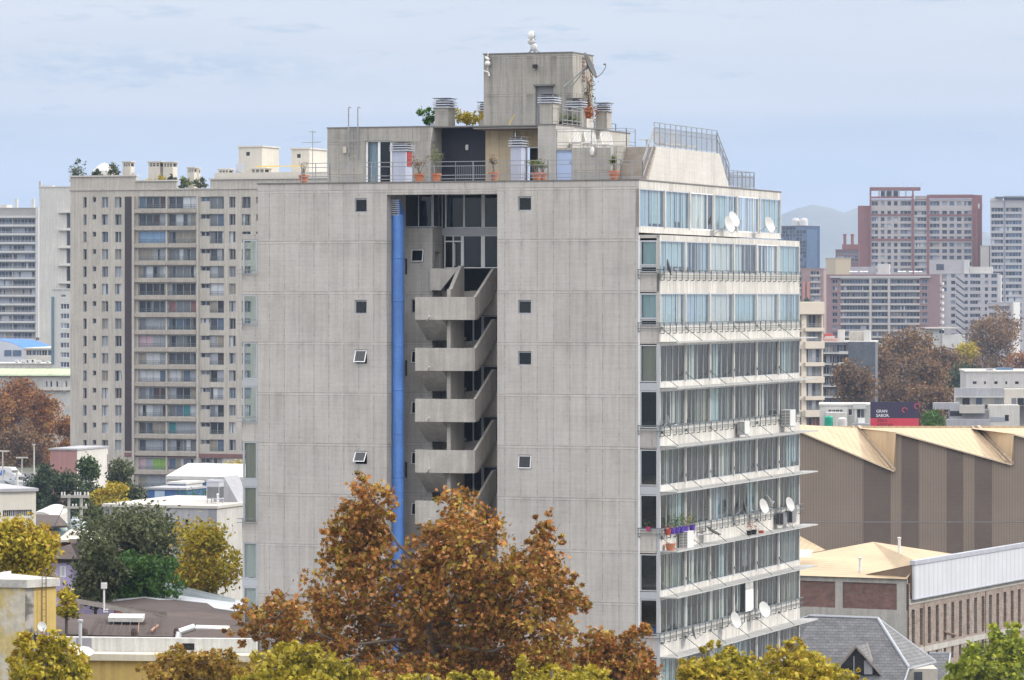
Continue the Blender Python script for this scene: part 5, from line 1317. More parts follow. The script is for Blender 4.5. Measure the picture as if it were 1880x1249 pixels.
# white parapet wall, yellow wall under it, and the lower slab at the left
fw_ = Frame((470-CX)*186/F, 186, .12); Wp = at_frame(fw_, 'white_parapet_building', 'low building with white parapet above a mustard yellow front', 'building')
zq0, zq1, zq2 = fw_.z(1197, -6, 0), fw_.z(1171, -6, 0), fw_.z(1192, -6, -.6); aL_ = fw_.fa(90)
m = MB(); hole = (fw_.fa(334), fw_.fa(357), fw_.z(1194, -4, 0), fw_.z(1181, -4, 0)); m.holes(lambda u, z, d: (u, d, z), aL_, 0, zq0-2, zq1, [hole], .2, 0, 0, 1); m.box(aL_, 0, .001, .4, zq0-2, zq1, 0, 'f'); m.build('parapet', [M_wwall, M_dark], Wp)
m = MB(); m.box(fw_.fa(143), 0, -1.2, -.02, zq0-.3, zq0+.0); m.build('ledge', plain('ledge_cream', (.60, .55, .44), .9, .1, streak=.1), Wp)
m = MB(); m.box(fw_.fa(150), 0, -.9, -.02, 0, zq0-.3); m.build('front_wall', M_yel, Wp)
for p in (164,): m = MB(); m.box(fw_.fa(140.5), fw_.fa(168), -.06, -.003, zq0, zq1-.03); m.build('patched_panel', M_greyd, Wp)
fl_ = Frame((150-CX)*178/F, 178, .05); Ls = at_frame(fl_, 'low_canopy_roof', 'low slab roof with pale edge under the yellow rooftop house', 'roof')
m = MB(); z9 = fl_.z(1213, 0, 0); m.prism([(0, z9), (fl_.fa(40), fl_.z(1222, -2.6, 0)), (fl_.fa(-60), fl_.z(1240, -5, 0)), (fl_.fa(-60), fl_.z(1190, -5, 0)), (fl_.fa(0), z9+.6), (-.3, z9+.25)], 'xz', 0, 4); m.build('roof_slab', M_wwall, Ls); m = MB(); m.box(fl_.fa(-60), -.2, .3, 3.9, 0, z9-.6); m.build('wall', M_yel, Ls)
# brown roofs
Rb = thing('brown_roof_house', 'sprawling low house with patched brown bitumen roofs and a white flashed ridge', 'house', (W(270, 1100, 205).x, 205, 0))
ox, oy = Rb.location.x, Rb.location.y
quad_roof(Rb, 'lower_roof', [(90, 1164, 192), (450, 1172, 192), (450, 1142, 204), (290, 1128, 206), (90, 1128, 206)], BRN)
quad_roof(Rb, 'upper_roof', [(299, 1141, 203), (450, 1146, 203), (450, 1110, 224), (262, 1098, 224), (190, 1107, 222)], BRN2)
quad_roof(Rb, 'white_flashing', [(168, 1105.5, 222.2), (262, 1096.5, 224.2), (345, 1110, 221), (450, 1124, 214), (450, 1103, 226), (300, 1090, 229)], plain('white_sealant', (.56, .58, .60), .6, .08, 1.0), .10)
quad_roof(Rb, 'glass_upstand', [(300, 1091, 229.3), (432, 1112, 224), (432, 1100, 224.3), (300, 1068, 229.6)], plain('wired_glass', (.34, .38, .39), .3, .12, 1.5), .08)
quad_roof(Rb, 'back_wall', [(137, 1100.5, 221), (300, 1127, 205.9), (306, 1131, 204), (306, 1124.5, 204), (137, 1098.5, 221)], plain('grey_coping', (.30, .26, .23), .9, .2), .2)
m = MB(); 
for (p0, p1, y0, y1, Y) in ((105, 450, 1098, 1160, 231),): 
    c0, c1 = W(p0, y0, Y), W(p1, y0, Y); m.box(c0.x-ox, c1.x-ox, Y-oy, Y-oy+.3, 0, c0.z-1.6)
c0, c1 = W(92, 1160, 193), W(448, 1160, 193); m.box(c0.x-ox, c1.x-ox, 193.2-oy, 205-oy, 0, c0.z-1.2); m.build('wall', BRN, Rb)
quad_roof(Rb, 'skylight', [(198, 1134, 199.5), (262, 1135, 199.5), (266, 1127, 201.5), (202, 1126.5, 201.5)], M_whiter, .2); quad_roof(Rb, 'skylight', [(358, 1153, 197), (420, 1155, 197), (422, 1149, 199), (360, 1147.5, 199)], M_whiter, .2)
for k in range(9): quad_roof(Rb, 'roof_seam', [(168+k*17, 1163.5, 192), (169+k*17, 1163.5, 192), (184+k*14.5, 1133, 203.5), (183+k*14.5, 1133, 203.5)], BRN2 if k != 5 else plain('copper_strip', (.36, .19, .11), .6, .2), -.05)
quad_roof(Rb, 'copper_flashing', [(276, 1160, 193), (280, 1160, 193), (292, 1150, 199), (288, 1150, 199)], MC[('p', 'copper_strip')], -.08)
for p in (155, 247, 325):
    c = W(p, 1160, 191.6); m = MB(); m.lathe([(.17, -.9), (.17, .0), (.13, .15), (.001, .22)], (c.x-ox, c.y-oy, c.z), 12); m.build('roof_vent', BRN, Rb)
c = W(343, 1157, 190.5); m = MB(); m.bar((c.x-ox-.35, 190.5-oy, c.z-.1), (c.x-ox+.35, 190.7-oy, c.z+.12), .17, n=14); m.bar((c.x-ox-.35, 190.5-oy, c.z-.1), (c.x-ox-.42, 190.4-oy, c.z-.5), .15, n=12); m.build('flue_elbow', plain('bright_zinc', (.62, .63, .64), .25, .1, metal=.7), Rb)
# pole with box, grey pipe
def pole_thing(name, label, cat, px, ytop, ybase, Y, r, head=None, mat=None, group=None):
    p = W(px, ybase, Y); t = thing(name, label, cat, p, 0, group); h = W(px, ytop, Y).z-p.z
    m = MB(); m.bar((0, 0, 0), (0, 0, h), r, 0, 8); m.build('pole', mat or M_greyr, t); return t, h
t, h = pole_thing('chimney_pipe', 'thin white pipe with boxy cowl standing on the brown roof', 'pipe', 191, 1080, 1124, 203, .05, mat=M_white)
MB().box(-.14, .14, -.14, .14, h-.02, h+.26).build('cowl', M_white, t); m = MB(); m.bar((0, -.05, .1), (.22, -.1, .14), .04, n=6); m.bar((.0, -.05, .0), (.2, -.1, .02), .04, n=6); m.build('bracket', M_white, t)
t, h = pole_thing('flue_pipe', 'grey flue pipe in front of the white parapet', 'pipe', 147.5, 1142, 1192, 185, .075, mat=M_alug); m = MB(); m.lathe([(.1, h-.02), (.13, h+.03), (.13, h+.1), (.001, h+.12)], n=10); m.build('cap', M_alug, t)
# roofs between the trees
Pu = Block('purple_house', 'small lilac house with brown hipped roof and barred window', 'house', 133, 232, .2, 60, 1033, 8, plain('lilac_render', (.42, .36, .55), .9, .08), roofmat=BRN, seed=19)
Pu.win(109, 121, 1039, 1060, 4, pal=(4, 2, 0, 1, 0, 0, 0, 0)); Pu.finish(.2, fm=M_aluw, fw=.06)
q = Pu.fr; m = MB(); e = .5; zt0 = Pu.zt+.225; zt1 = q.z(989, -3, 4)
m.poly([(Pu.aL-e, -e, zt0), (e, -e, zt0), (-1.5, 4, zt1), (Pu.aL+2, 4, zt1)]); m.poly([(e, -e, zt0), (e, 8+e, zt0), (-1.5, 4, zt1)]); m.poly([(e, 8+e, zt0), (Pu.aL-e, 8+e, zt0), (Pu.aL+2, 4, zt1), (-1.5, 4, zt1)]); m.poly([(Pu.aL-e, 8+e, zt0), (Pu.aL-e, -e, zt0), (Pu.aL+2, 4, zt1)]); m.build('hipped_roof', BRN2, Pu.root, fix=True)
Pv = thing('pale_sheet_shed', 'shed with pale rusty sheet roof behind the lilac house', 'shed', (W(150, 990, 262).x, 262, 0)); ox, oy = Pv.location.x, Pv.location.y
quad_roof(Pv, 'sheet_roof', [(105, 991, 256), (195, 993, 256), (192, 973, 270), (128, 973, 270)], ribs('pale_rust_sheet', (.50, .45, .40), 0, .5, .3, .7, 0, .2)); m = MB(); c0, c1 = W(108, 990, 257), W(192, 990, 257); m.box(c0.x-ox, c1.x-ox, -5, 7, 0, c0.z-.3); m.build('wall', plain('dark_red_wall', (.16, .05, .04), .9, .2), Pv)
Pw = thing('arched_shed', 'dark brown roofed shed with a white arched shed behind it', 'shed', (W(95, 950, 310).x, 310, 0)); ox, oy = Pw.location.x, Pw.location.y
quad_roof(Pw, 'brown_roof', [(62, 968, 300), (127, 965, 300), (108, 946, 316), (62, 944, 316)], BRN); m = MB(); c0, c1 = W(62, 966, 301), W(125, 966, 301); m.box(c0.x-ox, c1.x-ox, -8, 4, 0, c0.z-.4); m.build('wall', plain('aqua_wall', (.40, .52, .52), .8, .15, 1.0), Pw)
m = MB(); c0 = W(76, 943, 325); rr = (W(98, 930, 325).x-c0.x)
for k in range(8):
    t0_, t1_ = math.pi*k/8, math.pi*(k+1)/8; m.poly([(c0.x-ox+rr*math.cos(t0_), 14, c0.z-.4+rr*.62*math.sin(t0_)), (c0.x-ox+rr*math.cos(t1_), 14, c0.z-.4+rr*.62*math.sin(t1_)), (c0.x-ox+rr*math.cos(t1_), 26, c0.z-.4+rr*.62*math.sin(t1_)), (c0.x-ox+rr*math.cos(t0_), 26, c0.z-.4+rr*.62*math.sin(t0_))])
m.poly([(c0.x-ox+rr*math.cos(math.pi*k/8), 14.01, c0.z-.4+rr*.62*math.sin(math.pi*k/8)) for k in range(9)]); m.box(c0.x-ox-rr, c0.x-ox+rr, 14, 26, 0, c0.z-.4); m.build('arched_shed', M_tan2, Pw)
# two-legged power pole with transformer
p = W(137, 971, 285); t = thing('utility_pole', 'twin concrete utility poles with crossarms and a grey transformer', 'utility pole', (p.x, p.y, 0)); zt_p = W(137, 913, 285).z; k_ = 285/F
for px_, nm in ((126.5, 0), (149, 1)): MB().bar(((px_-137)*k_, 0, 0), ((px_-137)*k_, 0, zt_p+(.2 if nm == 0 else .0)), .14, 0, 8, .10).build('pole', plain('concrete_pole', (.40, .39, .37), .9, .15), t)
m = MB(); m.box((112-137)*k_, (164-137)*k_, -.18, -.10, zt_p-.05, zt_p+.12); m.box((112-137)*k_, (164-137)*k_, .10, .18, zt_p-.05, zt_p+.12); z2_ = W(137, 932.5, 285).z; m.box((116-137)*k_, (161-137)*k_, -.16, -.09, z2_-.05, z2_+.1); m.build('crossarm', plain('pale_timber', (.42, .40, .36), .9, .15), t)
m = MB()
for q in (114, 119, 138, 143, 148, 156, 162): m.lathe([(.05, .12), (.07, .2), (.04, .26), (.06, .34), (.001, .38)], ((q-137)*k_, -.14, zt_p), 8)
for q in (134, 140, 158): m.lathe([(.05, .1), (.07, .18), (.04, .24), (.001, .32)], ((q-137)*k_, -.12, z2_), 8)
m.build('insulator', M_white, t); c = ((138-137)*k_, -.1, W(137, 962, 285).z); m = MB(); m.lathe([(.001, -.35), (.32, -.35), (.32, .28), (.26, .34), (.001, .36)], c, 14)
for q in range(3): m.lathe([(.05, .34), (.06, .5), (.001, .55)], (c[0]-.15+q*.15, c[1], c[2]), 6)
m.build('transformer', plain('transformer_grey', (.46, .52, .55), .5, .08), t); m = MB(); m.bar(((124-137)*k_, 0, zt_p-.1), ((88-137)*k_, -2, W(88, 1010, 280).z), .02); m.build('stay_wire', M_black, t)
# street lamps, vehicles by the street
for k, (px_, y0, Y) in enumerate(((5, 829, 590), (40.5, 841, 600), (62.5, 817, 640), (31.5, 867, 560))):
    lab = ['grey lamp post at the left edge by the parked van', 'slim pole with a flat crossbar behind the silver car', 'tall pole in front of the brown trees near the pink block', 'short thick post between the van and the silver car'][k]
    pz = W(px_, y0, Y); t = thing('street_pole', lab, 'pole', (pz.x, pz.y, 0), 0, 'poles along the far street'); MB().bar((0, 0, 0), (0, 0, pz.z), .13 if k != 3 else .2, 0, 8, .09 if k != 3 else .18).build('pole', M_tan2, t)
    if k < 3: m = MB(); m.box(-.9 if k != 2 else -.25, .9 if k != 2 else .25, -.08, .08, pz.z-.05, pz.z+.15); m.build('crossarm', M_tan2, t)
def car(P, rz, L_, Wd, Hh, paint, label, cat='car', van=False, group=None):
    t = thing('parked_van' if van else 'parked_car', label, cat, P, rz, group)
    if van: prof = [(-L_/2, .35), (-L_/2, Hh*.97), (-L_/2+.1, Hh), (L_*.22, Hh), (L_*.36, Hh*.62), (L_*.49, Hh*.52), (L_/2, Hh*.42), (L_/2, .35)]
    else: prof = [(-L_/2, .35), (-L_/2, Hh*.62), (-L_*.40, Hh*.66), (-L_*.26, Hh*.97), (-L_*.10, Hh), (L_*.10, Hh*.96), (L_*.26, Hh*.64), (L_*.46, Hh*.55), (L_/2, Hh*.42), (L_/2, .35)]
    m = MB(); n = len(prof); e = .16
    for s_ in (-1, 1): m.poly([(x, s_*(Wd/2-(e if z > Hh*.7 else 0)), z) for x, z in (prof if s_ < 0 else prof[::-1])])
    for i in range(n):
        (x0, z0), (x1, z1) = prof[i], prof[(i+1) % n]; w0, w1 = [Wd/2-(e if z > Hh*.7 else 0) for z in (z0, z1)]
        m.poly([(x0, -w0, z0), (x1, -w1, z1), (x1, w1, z1), (x0, w0, z0)])
    m.build('body', paint, t, fix=True)
    m = MB()
    for s_ in (-1, 1):
        x0, x1 = (L_*.12, L_*.30) if van else (-L_*.27, L_*.18)
        m.poly([(x0, s_*(Wd/2-.06), Hh*.64), (x1+.1, s_*(Wd/2-.06), Hh*.64), (x1-.15, s_*(Wd/2-e+.02), Hh*.92), (x0+.12, s_*(Wd/2-e+.02), Hh*.92)])
    xa, xb = (L_*.345, L_*.225) if van else (L_*.25, L_*.105)
    m.poly([(xa+.03, -Wd*.40, Hh*.66), (xa+.03, Wd*.40, Hh*.66), (xb+.05, Wd*.36, Hh*.945), (xb+.05, -Wd*.36, Hh*.945)]); m.build('windows', PN[0], t)
    for x in (-L_*.31, L_*.31):
        for s_ in (-1, 1):
            m = MB(); m.lathe([(.001, -.1), (.2, -.1), (.32, -.09), (.32, .09), (.2, .1), (.001, .1)], (x, s_*(Wd/2-.1), .32), 14, 0, (0, 1, 0)); m.build('wheel', M_black, t)
    for s_ in (-1, 1): m = MB(); m.box(L_/2-.01, L_/2+.015, s_*Wd*.34-.14, s_*Wd*.34+.14, Hh*.38, Hh*.46); m.build('headlight', M_white, t)
    return t
P0 = W(12, 0, 606); vx = lambda p, Y: (p-CX)*Y/F
vn = car((vx(12, 612), 612, .03), -.55, 5.0, 1.9, 2.3, M_white, 'white van with blue marks on its side at the far street', 'van', True)
m = MB(); m.poly([(-.6, -.962, 1.1), (.1, -.962, 1.1), (.5, -.962, 1.9), (-.2, -.962, 1.9)]); m.build('blue_mark', plain('van_blue', (.05, .16, .55), .4, .05), vn); m = MB(); m.poly([(-2.2, -.962, 1.2), (-1.9, -.962, 1.2), (-1.6, -.962, 1.9), (-1.9, -.962, 1.9)]); m.build('blue_mark', MC[('p', 'van_blue')], vn)
car((vx(37, 600), 600, .03), -1.2, 4.3, 1.75, 1.5, plain('silver_paint', (.55, .56, .58), .25, .05, metal=.5), 'silver car facing the camera right of the white van', 'car', group='cars along the far street')
car((vx(14, 588), 588, .03), -.3, 4.3, 1.75, 1.45, plain('grey_paint', (.30, .31, .33), .3, .05, metal=.4), 'dark silver car in front of the white van', 'car', group='cars along the far street')
car((vx(-22, 596), 596, .03), -.9, 4.2, 1.75, 1.5, plain('red_paint', (.45, .06, .03), .3, .05), 'red car cut off by the left edge of the street', 'car', group='cars along the far street')
pz = W(18.5, 891, 592); t = thing('waste_bin', 'teal bin standing between the van and the cars', 'bin', (pz.x, 592, .03)); m = MB(); m.prism([(-.4, 0), (.4, 0), (.5, 1.1), (-.5, 1.1)], 'xz', -.4, .4); m.build('body', plain('teal_bin', (.03, .34, .32), .5, .1), t); MB().box(-.54, .54, -.45, .45, 1.1, 1.22).build('lid', MC[('p', 'teal_bin')], t)
# ---------------------------------------------------------------- right: far towers
RW = plain('tower_white_grid', (.41, .375, .36), .9, .06, .2)
Rt = Block('brick_tower', 'tall red brick tower with white window grid and open rooftop frames', 'building', 1786, 1750, .10, 1597, 367, 22, RW, roofmat=M_redb, seed=21)
cl = [(1600, 1612, 2), (1617, 1624, 1), (1629, 1636, 1), (1641, 1648, 1), (1653, 1673, 3), (1678.5, 1701, 4), (1707, 1725, 3), (1729.5, 1739, 1), (1743, 1752, 1), (1756.5, 1765.5, 1), (1770, 1784, 2)]
Rt.rows(cl, 387.3, 11.72, 13, 7.6, pal=PAL_F); Rt.rows(cl, 369.5, 20, 1, 8.5, pal=PAL_F); Rt.finish(.8, child=False, fm=RW, fw=.12)
rb = lambda nm, p0, p1, y0, y1, b0=-.5, b1=-.002, mat=M_redb: Rt.box(nm, p0, p1, y0, y1, b0, b1, mat)
for p0, p1 in ((1596.5, 1599.5), (1673.4, 1678), (1701.4, 1706.3), (1784.4, 1787)): rb('brick_pier', p0, p1, 358, 560)
for y0, y1 in ((361, 364.5), (393, 396), (438.5, 442)): rb('brick_band', 1599.6, 1673.3, y0, y1, -.4); rb('brick_band', 1706.4, 1784.3, y0+.4, y1+.4, -.4)
rb('roof_frame', 1596.5, 1690, 344, 349.5, -.5, 8); 
for p in (1598, 1614, 1626, 1638.5, 1650.5, 1663, 1676): rb('roof_post', p-1.6, p+1.6, 349.5, 361, -.4, 1.2, RW if p not in (1598, 1676) else M_redb)
rb('plant_room', 1617, 1650, 351, 363, 3, 12, plain('plant_room', (.20, .22, .27), .7, .1)); rb('roof_frame', 1706, 1787, 357.5, 361, -.5, 6); rb('plant_room', 1680, 1703, 360, 367, 2, 12, RW)
m = MB(); be = Rt.fr.fb(1803, a=.3)
m.box(.05, 2.2, .5, 3.0, 0, Rt.fr.z(358, 0, 0)); m.box(2.3, 4.0, 4.0, 20, 0, Rt.fr.z(358, 0, 0)); m.build('brick_side', M_redb, Rt.root)
m = MB(); m.box(2.25, 2.9, .4, 2.0, Rt.fr.z(383, 0, 0), Rt.fr.z(374, 0, 0)); m.build('white_panel', M_whiter, Rt.root); m = MB(); m.box(3.9, 4.3, 3.9, 6, Rt.fr.z(383, 0, 0), Rt.fr.z(374, 0, 0)); m.build('white_panel', M_whiter, Rt.root)
rb('side_wing', 1575, 1596.3, 378, 560, 2.0, 16, M_redb)
m = MB()
for k in range(9): p = Rt.fr.fa(1600+k*11+(k % 3)*2, b=2); z_a = Rt.fr.z(344, p, 2); m.bar((p, 2, z_a), (p, 2, z_a+.8+.6*(k % 3)), .08); m.bar((p-.8, 2, z_a+.8+.4*(k % 3)), (p+.9, 2, z_a+.9+.4*(k % 3)), .06)
m.build('aerials', M_alug, Rt.root)
Gt = Block('grey_tower', 'tall pale grey tower with dark ribbon windows at the right edge', 'building', 1893, 1720, .12, 1818, 369, 22, plain('tower_grey', (.44, .42, .42), .9, .06, .2), seed=22)
Gt.rows([(1820, 1842, 4), (1846, 1876, 5), (1880, 1892, 2)], 381.5, 11.72, 19, 7.6, pal=PAL_F); Gt.finish(.7, child=False, fw=.1)
Gt.box('shadow_gap', 1842.5, 1845.5, 370, 640, -.05, -.002, M_greyd); Gt.box('roof_house', 1843, 1893, 360, 369, 1, 14, M_greyd); Gt.box('roof_canopy', 1826, 1893, 361, 362.5, -2, 12, M_greyd); Gt.box('roof_parapet', 1818, 1841, 364, 369, .003, 8, M_whiter)
Bt = Block('glass_tower', 'dark blue glass office tower with two round white roof drums', 'building', 1480.5, 1900, .62, 1428, 415, 12, plain('blue_glass_dark', (.030, .055, .12), .2, .2, .06), roofmat=M_greyd, seed=23)
for i in range(14): Bt.win(1430, 1480, 417+6.4*i, 422.2+6.4*i, 8, pal=(6, 3, 5, 0, 0, 0, 0, 0))
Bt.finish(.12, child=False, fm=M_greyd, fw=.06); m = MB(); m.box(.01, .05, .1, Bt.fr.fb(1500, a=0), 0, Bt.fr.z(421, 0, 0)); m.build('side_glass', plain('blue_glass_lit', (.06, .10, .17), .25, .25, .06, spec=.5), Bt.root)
for p in (1461, 1476): a = Bt.fr.fa(p, b=5); m = MB(); m.lathe([(1.9, -2), (1.9, .6), (1.4, 1.6), (.001, 1.9)], (a, 5, Bt.zt+2), 14); m.build('roof_drum', M_whiter, Bt.root)
Ch = Block('brick_plant_house', 'small brick block with two round chimneys in front of the brick tower', 'building', 1577, 1700, .1, 1534, 459, 10, plain('dark_brick_far', (.16, .10, .10), .9, .1), seed=24)
for y in (464, 470, 476): Ch.win(1536, 1576, y, y+3.6, 6, pal=PAL_F)
Ch.finish(.4, child=False); Ch.box('upper_house', 1546, 1577, 449, 459, 1, 8, M_redb)
for p in (1551, 1565): a = Ch.fr.fa(p, b=2); m = MB(); m.lathe([(.65, 0), (.65, 4.2), (.85, 4.3), (.85, 4.8), (.001, 4.9)], (a, 2, Ch.fr.z(450, a, 2)-.3), 10); m.build('chimney', M_redb, Ch.root)
Block('pale_tank_house', 'pale round-cornered block between the two tall towers', 'building', 1816, 1740, .3, 1800, 452, 10, M_cream, seed=25).finish(.2)
# middle slab
Ms = Block('brick_slab', 'wide mid-rise slab with pink brick ends and long cream balcony bands', 'building', 1725, 1500, .13, 1510, 505, 22, M_redb2, roofmat=M_redb2, seed=26)
Ms.rows([(1528, 1537.5, 2), (1544, 1595, 10), (1601, 1629, 5), (1635.5, 1688, 9), (1692.5, 1702.5, 2)], 513.5, 12.02, 11, 7.6, pal=PAL_F); Ms.finish(.8, child=False, fw=.09)
for i in range(12): Ms.box('balcony_edge', 1543, 1689, 509.2+12.02*i, 512.6+12.02*i, -.8, -.002, M_concl)
for p in (1596, 1630): Ms.box('pier', p, p+4.2, 510, 660, -1.0, -.003, M_concl)
Ms.box('roof_line', 1524, 1708, 507.5, 510, -1.2, -.003, M_whiter)
m = MB(); be = Ms.fr.fb(1744, a=.0); be = min(be, 30); m.box(.003, .05, 0, be, 0, Ms.zt-.1); m.build('side_wall', M_redb2, Ms.root)
for i in range(11): m = MB(); zz = Ms.fr.z(523+12.02*i, 0, 0); m.box(.1, 1.0, 1.5, be-3, zz, zz+1.0); m.build('side_balcony', M_whiter, Ms.root)
Ms.box('roof_house', 1611, 1633, 485, 505, 6, 14, M_whiter); Ms.box('roof_house', 1561, 1608, 490, 505, 12, 18, M_greyr)
for k, p in enumerate((1563, 1571, 1582, 1590, 1652, 1660, 1672, 1682, 1690)):
    a = Ms.fr.fa(p, b=3); t = thing('roof_tank', 'small pale solar tank on the pink brick slab roof', 'roof tank', Ms.fr.w(a, 3, Ms.zt+.22), 0, 'solar tanks on the brick slab roof'); m = MB(); m.bar((-.7, 0, .9), (.7, 0, .9), .35, n=8); m.build('tank', M_alu, t); m = MB(); m.bar((-.5, 0, 0), (-.5, 0, .6), .06); m.bar((.5, 0, 0), (.5, 0, .6), .06); m.build('stand', M_alug, t)
Ml = Block('brown_wing', 'brown and cream block partly hidden behind the main block, left of the brick slab', 'building', 1512, 1420, .13, 1450, 494, 18, plain('brown_render_far', (.30, .21, .19), .9, .08, .2), seed=27)
Ml.rows([(1452, 1471, 3), (1488, 1504, 3)], 498, 11.6, 11, 6.6, pal=PAL_F); Ml.finish(.6, child=False, fw=.09)
for p in (1473, 1481): Ml.box('lit_pier', p, p+5.5, 517, 640, -1.5, -.5, plain('pink_pier', (.46, .22, .17), .9, .06))
for i in range(11): Ml.box('balcony_edge', 1450, 1472, 505+11.6*i, 508+11.6*i, -.7, -.002, M_concl); Ml.box('balcony_edge', 1487, 1506, 505+11.6*i, 508+11.6*i, -.7, -.002, M_concl)
Bg = Block('beige_roof_house', 'small sunlit beige box above the brown block', 'building', 1562, 1560, -.4, 1534, 475, 8, plain('sunlit_beige', (.42, .35, .25), .9, .06), seed=28).finish(.2)
Gs = Block('grey_stepped_block', 'grey block with stepped stair openings right of the brick slab', 'building', 1832, 1600, .14, 1738, 503, 22, plain('block_grey_far', (.40, .38, .39), .9, .07, .2), seed=29)
Gs.rows([(1746, 1754, 1), (1771, 1777, 1), (1781, 1800, 4), (1808, 1814, 1), (1820, 1830, 2)], 503.5, 12.1, 10, 6.8, pal=PAL_F); Gs.finish(.8, child=False, fw=.09)
for i in range(9):
    m = MB(); a0, a1 = Gs.fr.fa(1755), Gs.fr.fa(1771); z0 = Gs.fr.z(507+12.1*i, a0, 0); z1 = Gs.fr.z(519+12.1*i, a0, 0); m.poly([(a0, -.03, z0), (a1, -.03, z1), (a1, -.03, z1-.7), (a0, -.03, z0-.7)]); m.build('stair_opening', PN[1], Gs.root)
m = MB(); m.box(.01, 1.2, .3, 14, 0, Gs.zt-.3); m.build('lit_side', M_whiter, Gs.root); Gs.box('upper_block', 1706, 1770, 478, 503, 2, 14, plain('block_grey_far', (.4, .38, .39))); Gs.box('white_stack', 1769.5, 1779, 477, 503, 1, 6, M_whiter); Gs.box('louvre_panel', 1719, 1733, 485, 496, 1.9, 1.99, PN[1])
Gs.box('roof_parapet', 1780, 1822, 490, 503, 3, 9, M_tan2)
G2 = Block('low_grey_wing', 'lower grey wing with a bright white end stepping down to the right', 'building', 1859, 1560, .14, 1812, 556, 18, plain('block_grey_far2', (.41, .40, .41), .9, .07, .2), seed=30)
G2.rows([(1833, 1855, 4), (1816, 1829, 3)], 562, 12.1, 6, 6.8, pal=PAL_F); G2.finish(.7, child=False, fw=.09); m = MB(); m.box(.01, .4, 0, G2.fr.fb(1871, a=0), 0, G2.zt); m.build('white_end', M_whiter, G2.root)
# cream sunlit block behind the main block
Cm = Block('cream_apartments', 'sunlit cream apartment block with recessed balconies beside the main block', 'building', 1511, 620, -.42, 1440, 557, 16, plain('sun_cream', (.54, .48, .40), .9, .06, .3), roofmat=M_cream, seed=31)
for k, (y0, y1) in enumerate(((578, 602), (609, 627), (641, 665.5), (673, 691), (703.5, 727.5), (735, 753), (766, 790))):
    Cm.win(1480.5, 1508.5, y0, y1, 4, True, forced=[[6, 1, 0, 6], [4, 3, 2, 4], [1, 4, 5, 2], [4, 5, 3, 4], [1, 5, 1, 4], [3, 3, 5, 3], [12-1, 7, 11, 11]][k]); Cm.win(1464, 1471.5, y0, y1, 1, pal=PAL_D)
Cm.finish(.8, fm=M_alug, fw=.06)
for y0, y1 in ((602.5, 608.5), (628, 640), (666, 672.5), (692, 703), (728, 734.5), (754, 765.5)): Cm.box('balcony_front', 1479, 1514, y0, y1, -.5, -.002, MC[('p', 'sun_cream')])
Cm.box('roof_front', 1466, 1514, 555.5, 577, -.5, -.003, MC[('p', 'sun_cream')])
Dg = Block('dark_balcony_block', 'dark glazed low block with white balcony slabs and a bluish glass end', 'building', 1607, 780, .12, 1509, 629, 16, plain('dark_grey_block', (.13, .13, .15), .7, .1, .3), roofmat=M_tan2, seed=32)
Dg.rows([(1512, 1532, 4), (1535, 1554, 3)], 633, 20.2, 6, 13.5, pal=PAL_F); Dg.finish(.8, child=False)
for i in range(6): Dg.box('balcony_slab', 1510, 1556, 647.5+20.2*i, 650+20.2*i, -.9, -.002, M_whiter); Dg.box('balcony_front', 1540, 1557, 645+20.2*i, 650.5+20.2*i, -1.2, -.91, M_whiter)
Dg.box('glass_end', 1557.5, 1606, 628, 760, -1.0, -.003, plain('blue_curtain_wall', (.10, .115, .135), .2, .3, .5)); Dg.box('roof_stack', 1538, 1550, 606, 629, 4, 7, M_whiter); Dg.box('roof_stack', 1586, 1598, 607, 629, 4, 7, M_whiter); Dg.box('roof_house', 1559, 1586, 609, 629, 6, 10, M_tan1); Dg.box('roof_curb', 1512, 1537, 622, 629, 1, 8, plain('pink_roof', (.45, .26, .22), .9, .1)); Dg.box('red_tank', 1513, 1529, 613, 619, 3, 5, plain('red_tank', (.45, .07, .06), .6, .1)); Dg.box('white_tank', 1515, 1531, 617.5, 624, 2, 4, M_whiter)
Wh = Block('white_house', 'white flat roofed house among the brown trees', 'house', 1730, 1050, -.1, 1702, 604, 12, M_whiter, seed=33)
Wh.win(1724, 1734, 606, 613, 2, pal=PAL_D); Wh.finish(.3, child=False, fm=M_aluw); Wh.box('lower_wing', 1730, 1772, 615, 640, -1, 8, M_whiter); Wh.box('canopy', 1697, 1765, 601.5, 604, -1.5, 9, M_concl)
Gh = Block('grey_terraced_house', 'grey terraced house with flat canopies and small square windows at the right edge', 'house', 1930, 560, .05, 1774, 683.5, 14, plain('house_grey', (.42, .41, .41), .9, .10, .4, streak=.1), roofmat=M_tan2, seed=34)
for p, w_, f in ((1785.5, 8, 1), (1806.5, 4, 0), (1825, 7, 0), (1845.5, 4, 0), (1863, 8, 0)): Gh.win(p, p+w_, 700, 706, 1, forced=[f])
Gh.finish(.3, fm=M_alug, fw=.05); Gh.box('chimney', 1812, 1823, 676.5, 684, 1, 3, M_greyr); Gh.box('blue_water_tank', 1830, 1860, 676, 684, 4, 7, plain('roof_blue', (.08, .16, .26), .6, .1))
def wing(nm, p0, p1, y0, y1, b0, b1, mat, wins=()):
    o = Gh.box(nm, p0, p1, y0, y1, b0, b1, mat)
    for q0, q1, z0, z1, c in wins: Gh.box('window', q0, q1, z0, z1, b0-.06, b0-.002, PN[c])
wing('middle_storey', 1754, 1843, 714, 744, -3, -.01, M_tan2, ((1767, 1780, 731, 744, 0), (1792, 1803, 731, 743, 2), (1825, 1838, 731, 744, 4))); wing('lit_wing', 1843.2, 1930, 714.5, 745, -3.6, -.01, M_cream, ((1857, 1866, 731, 744, 3), (1868, 1880, 731, 744, 0)))
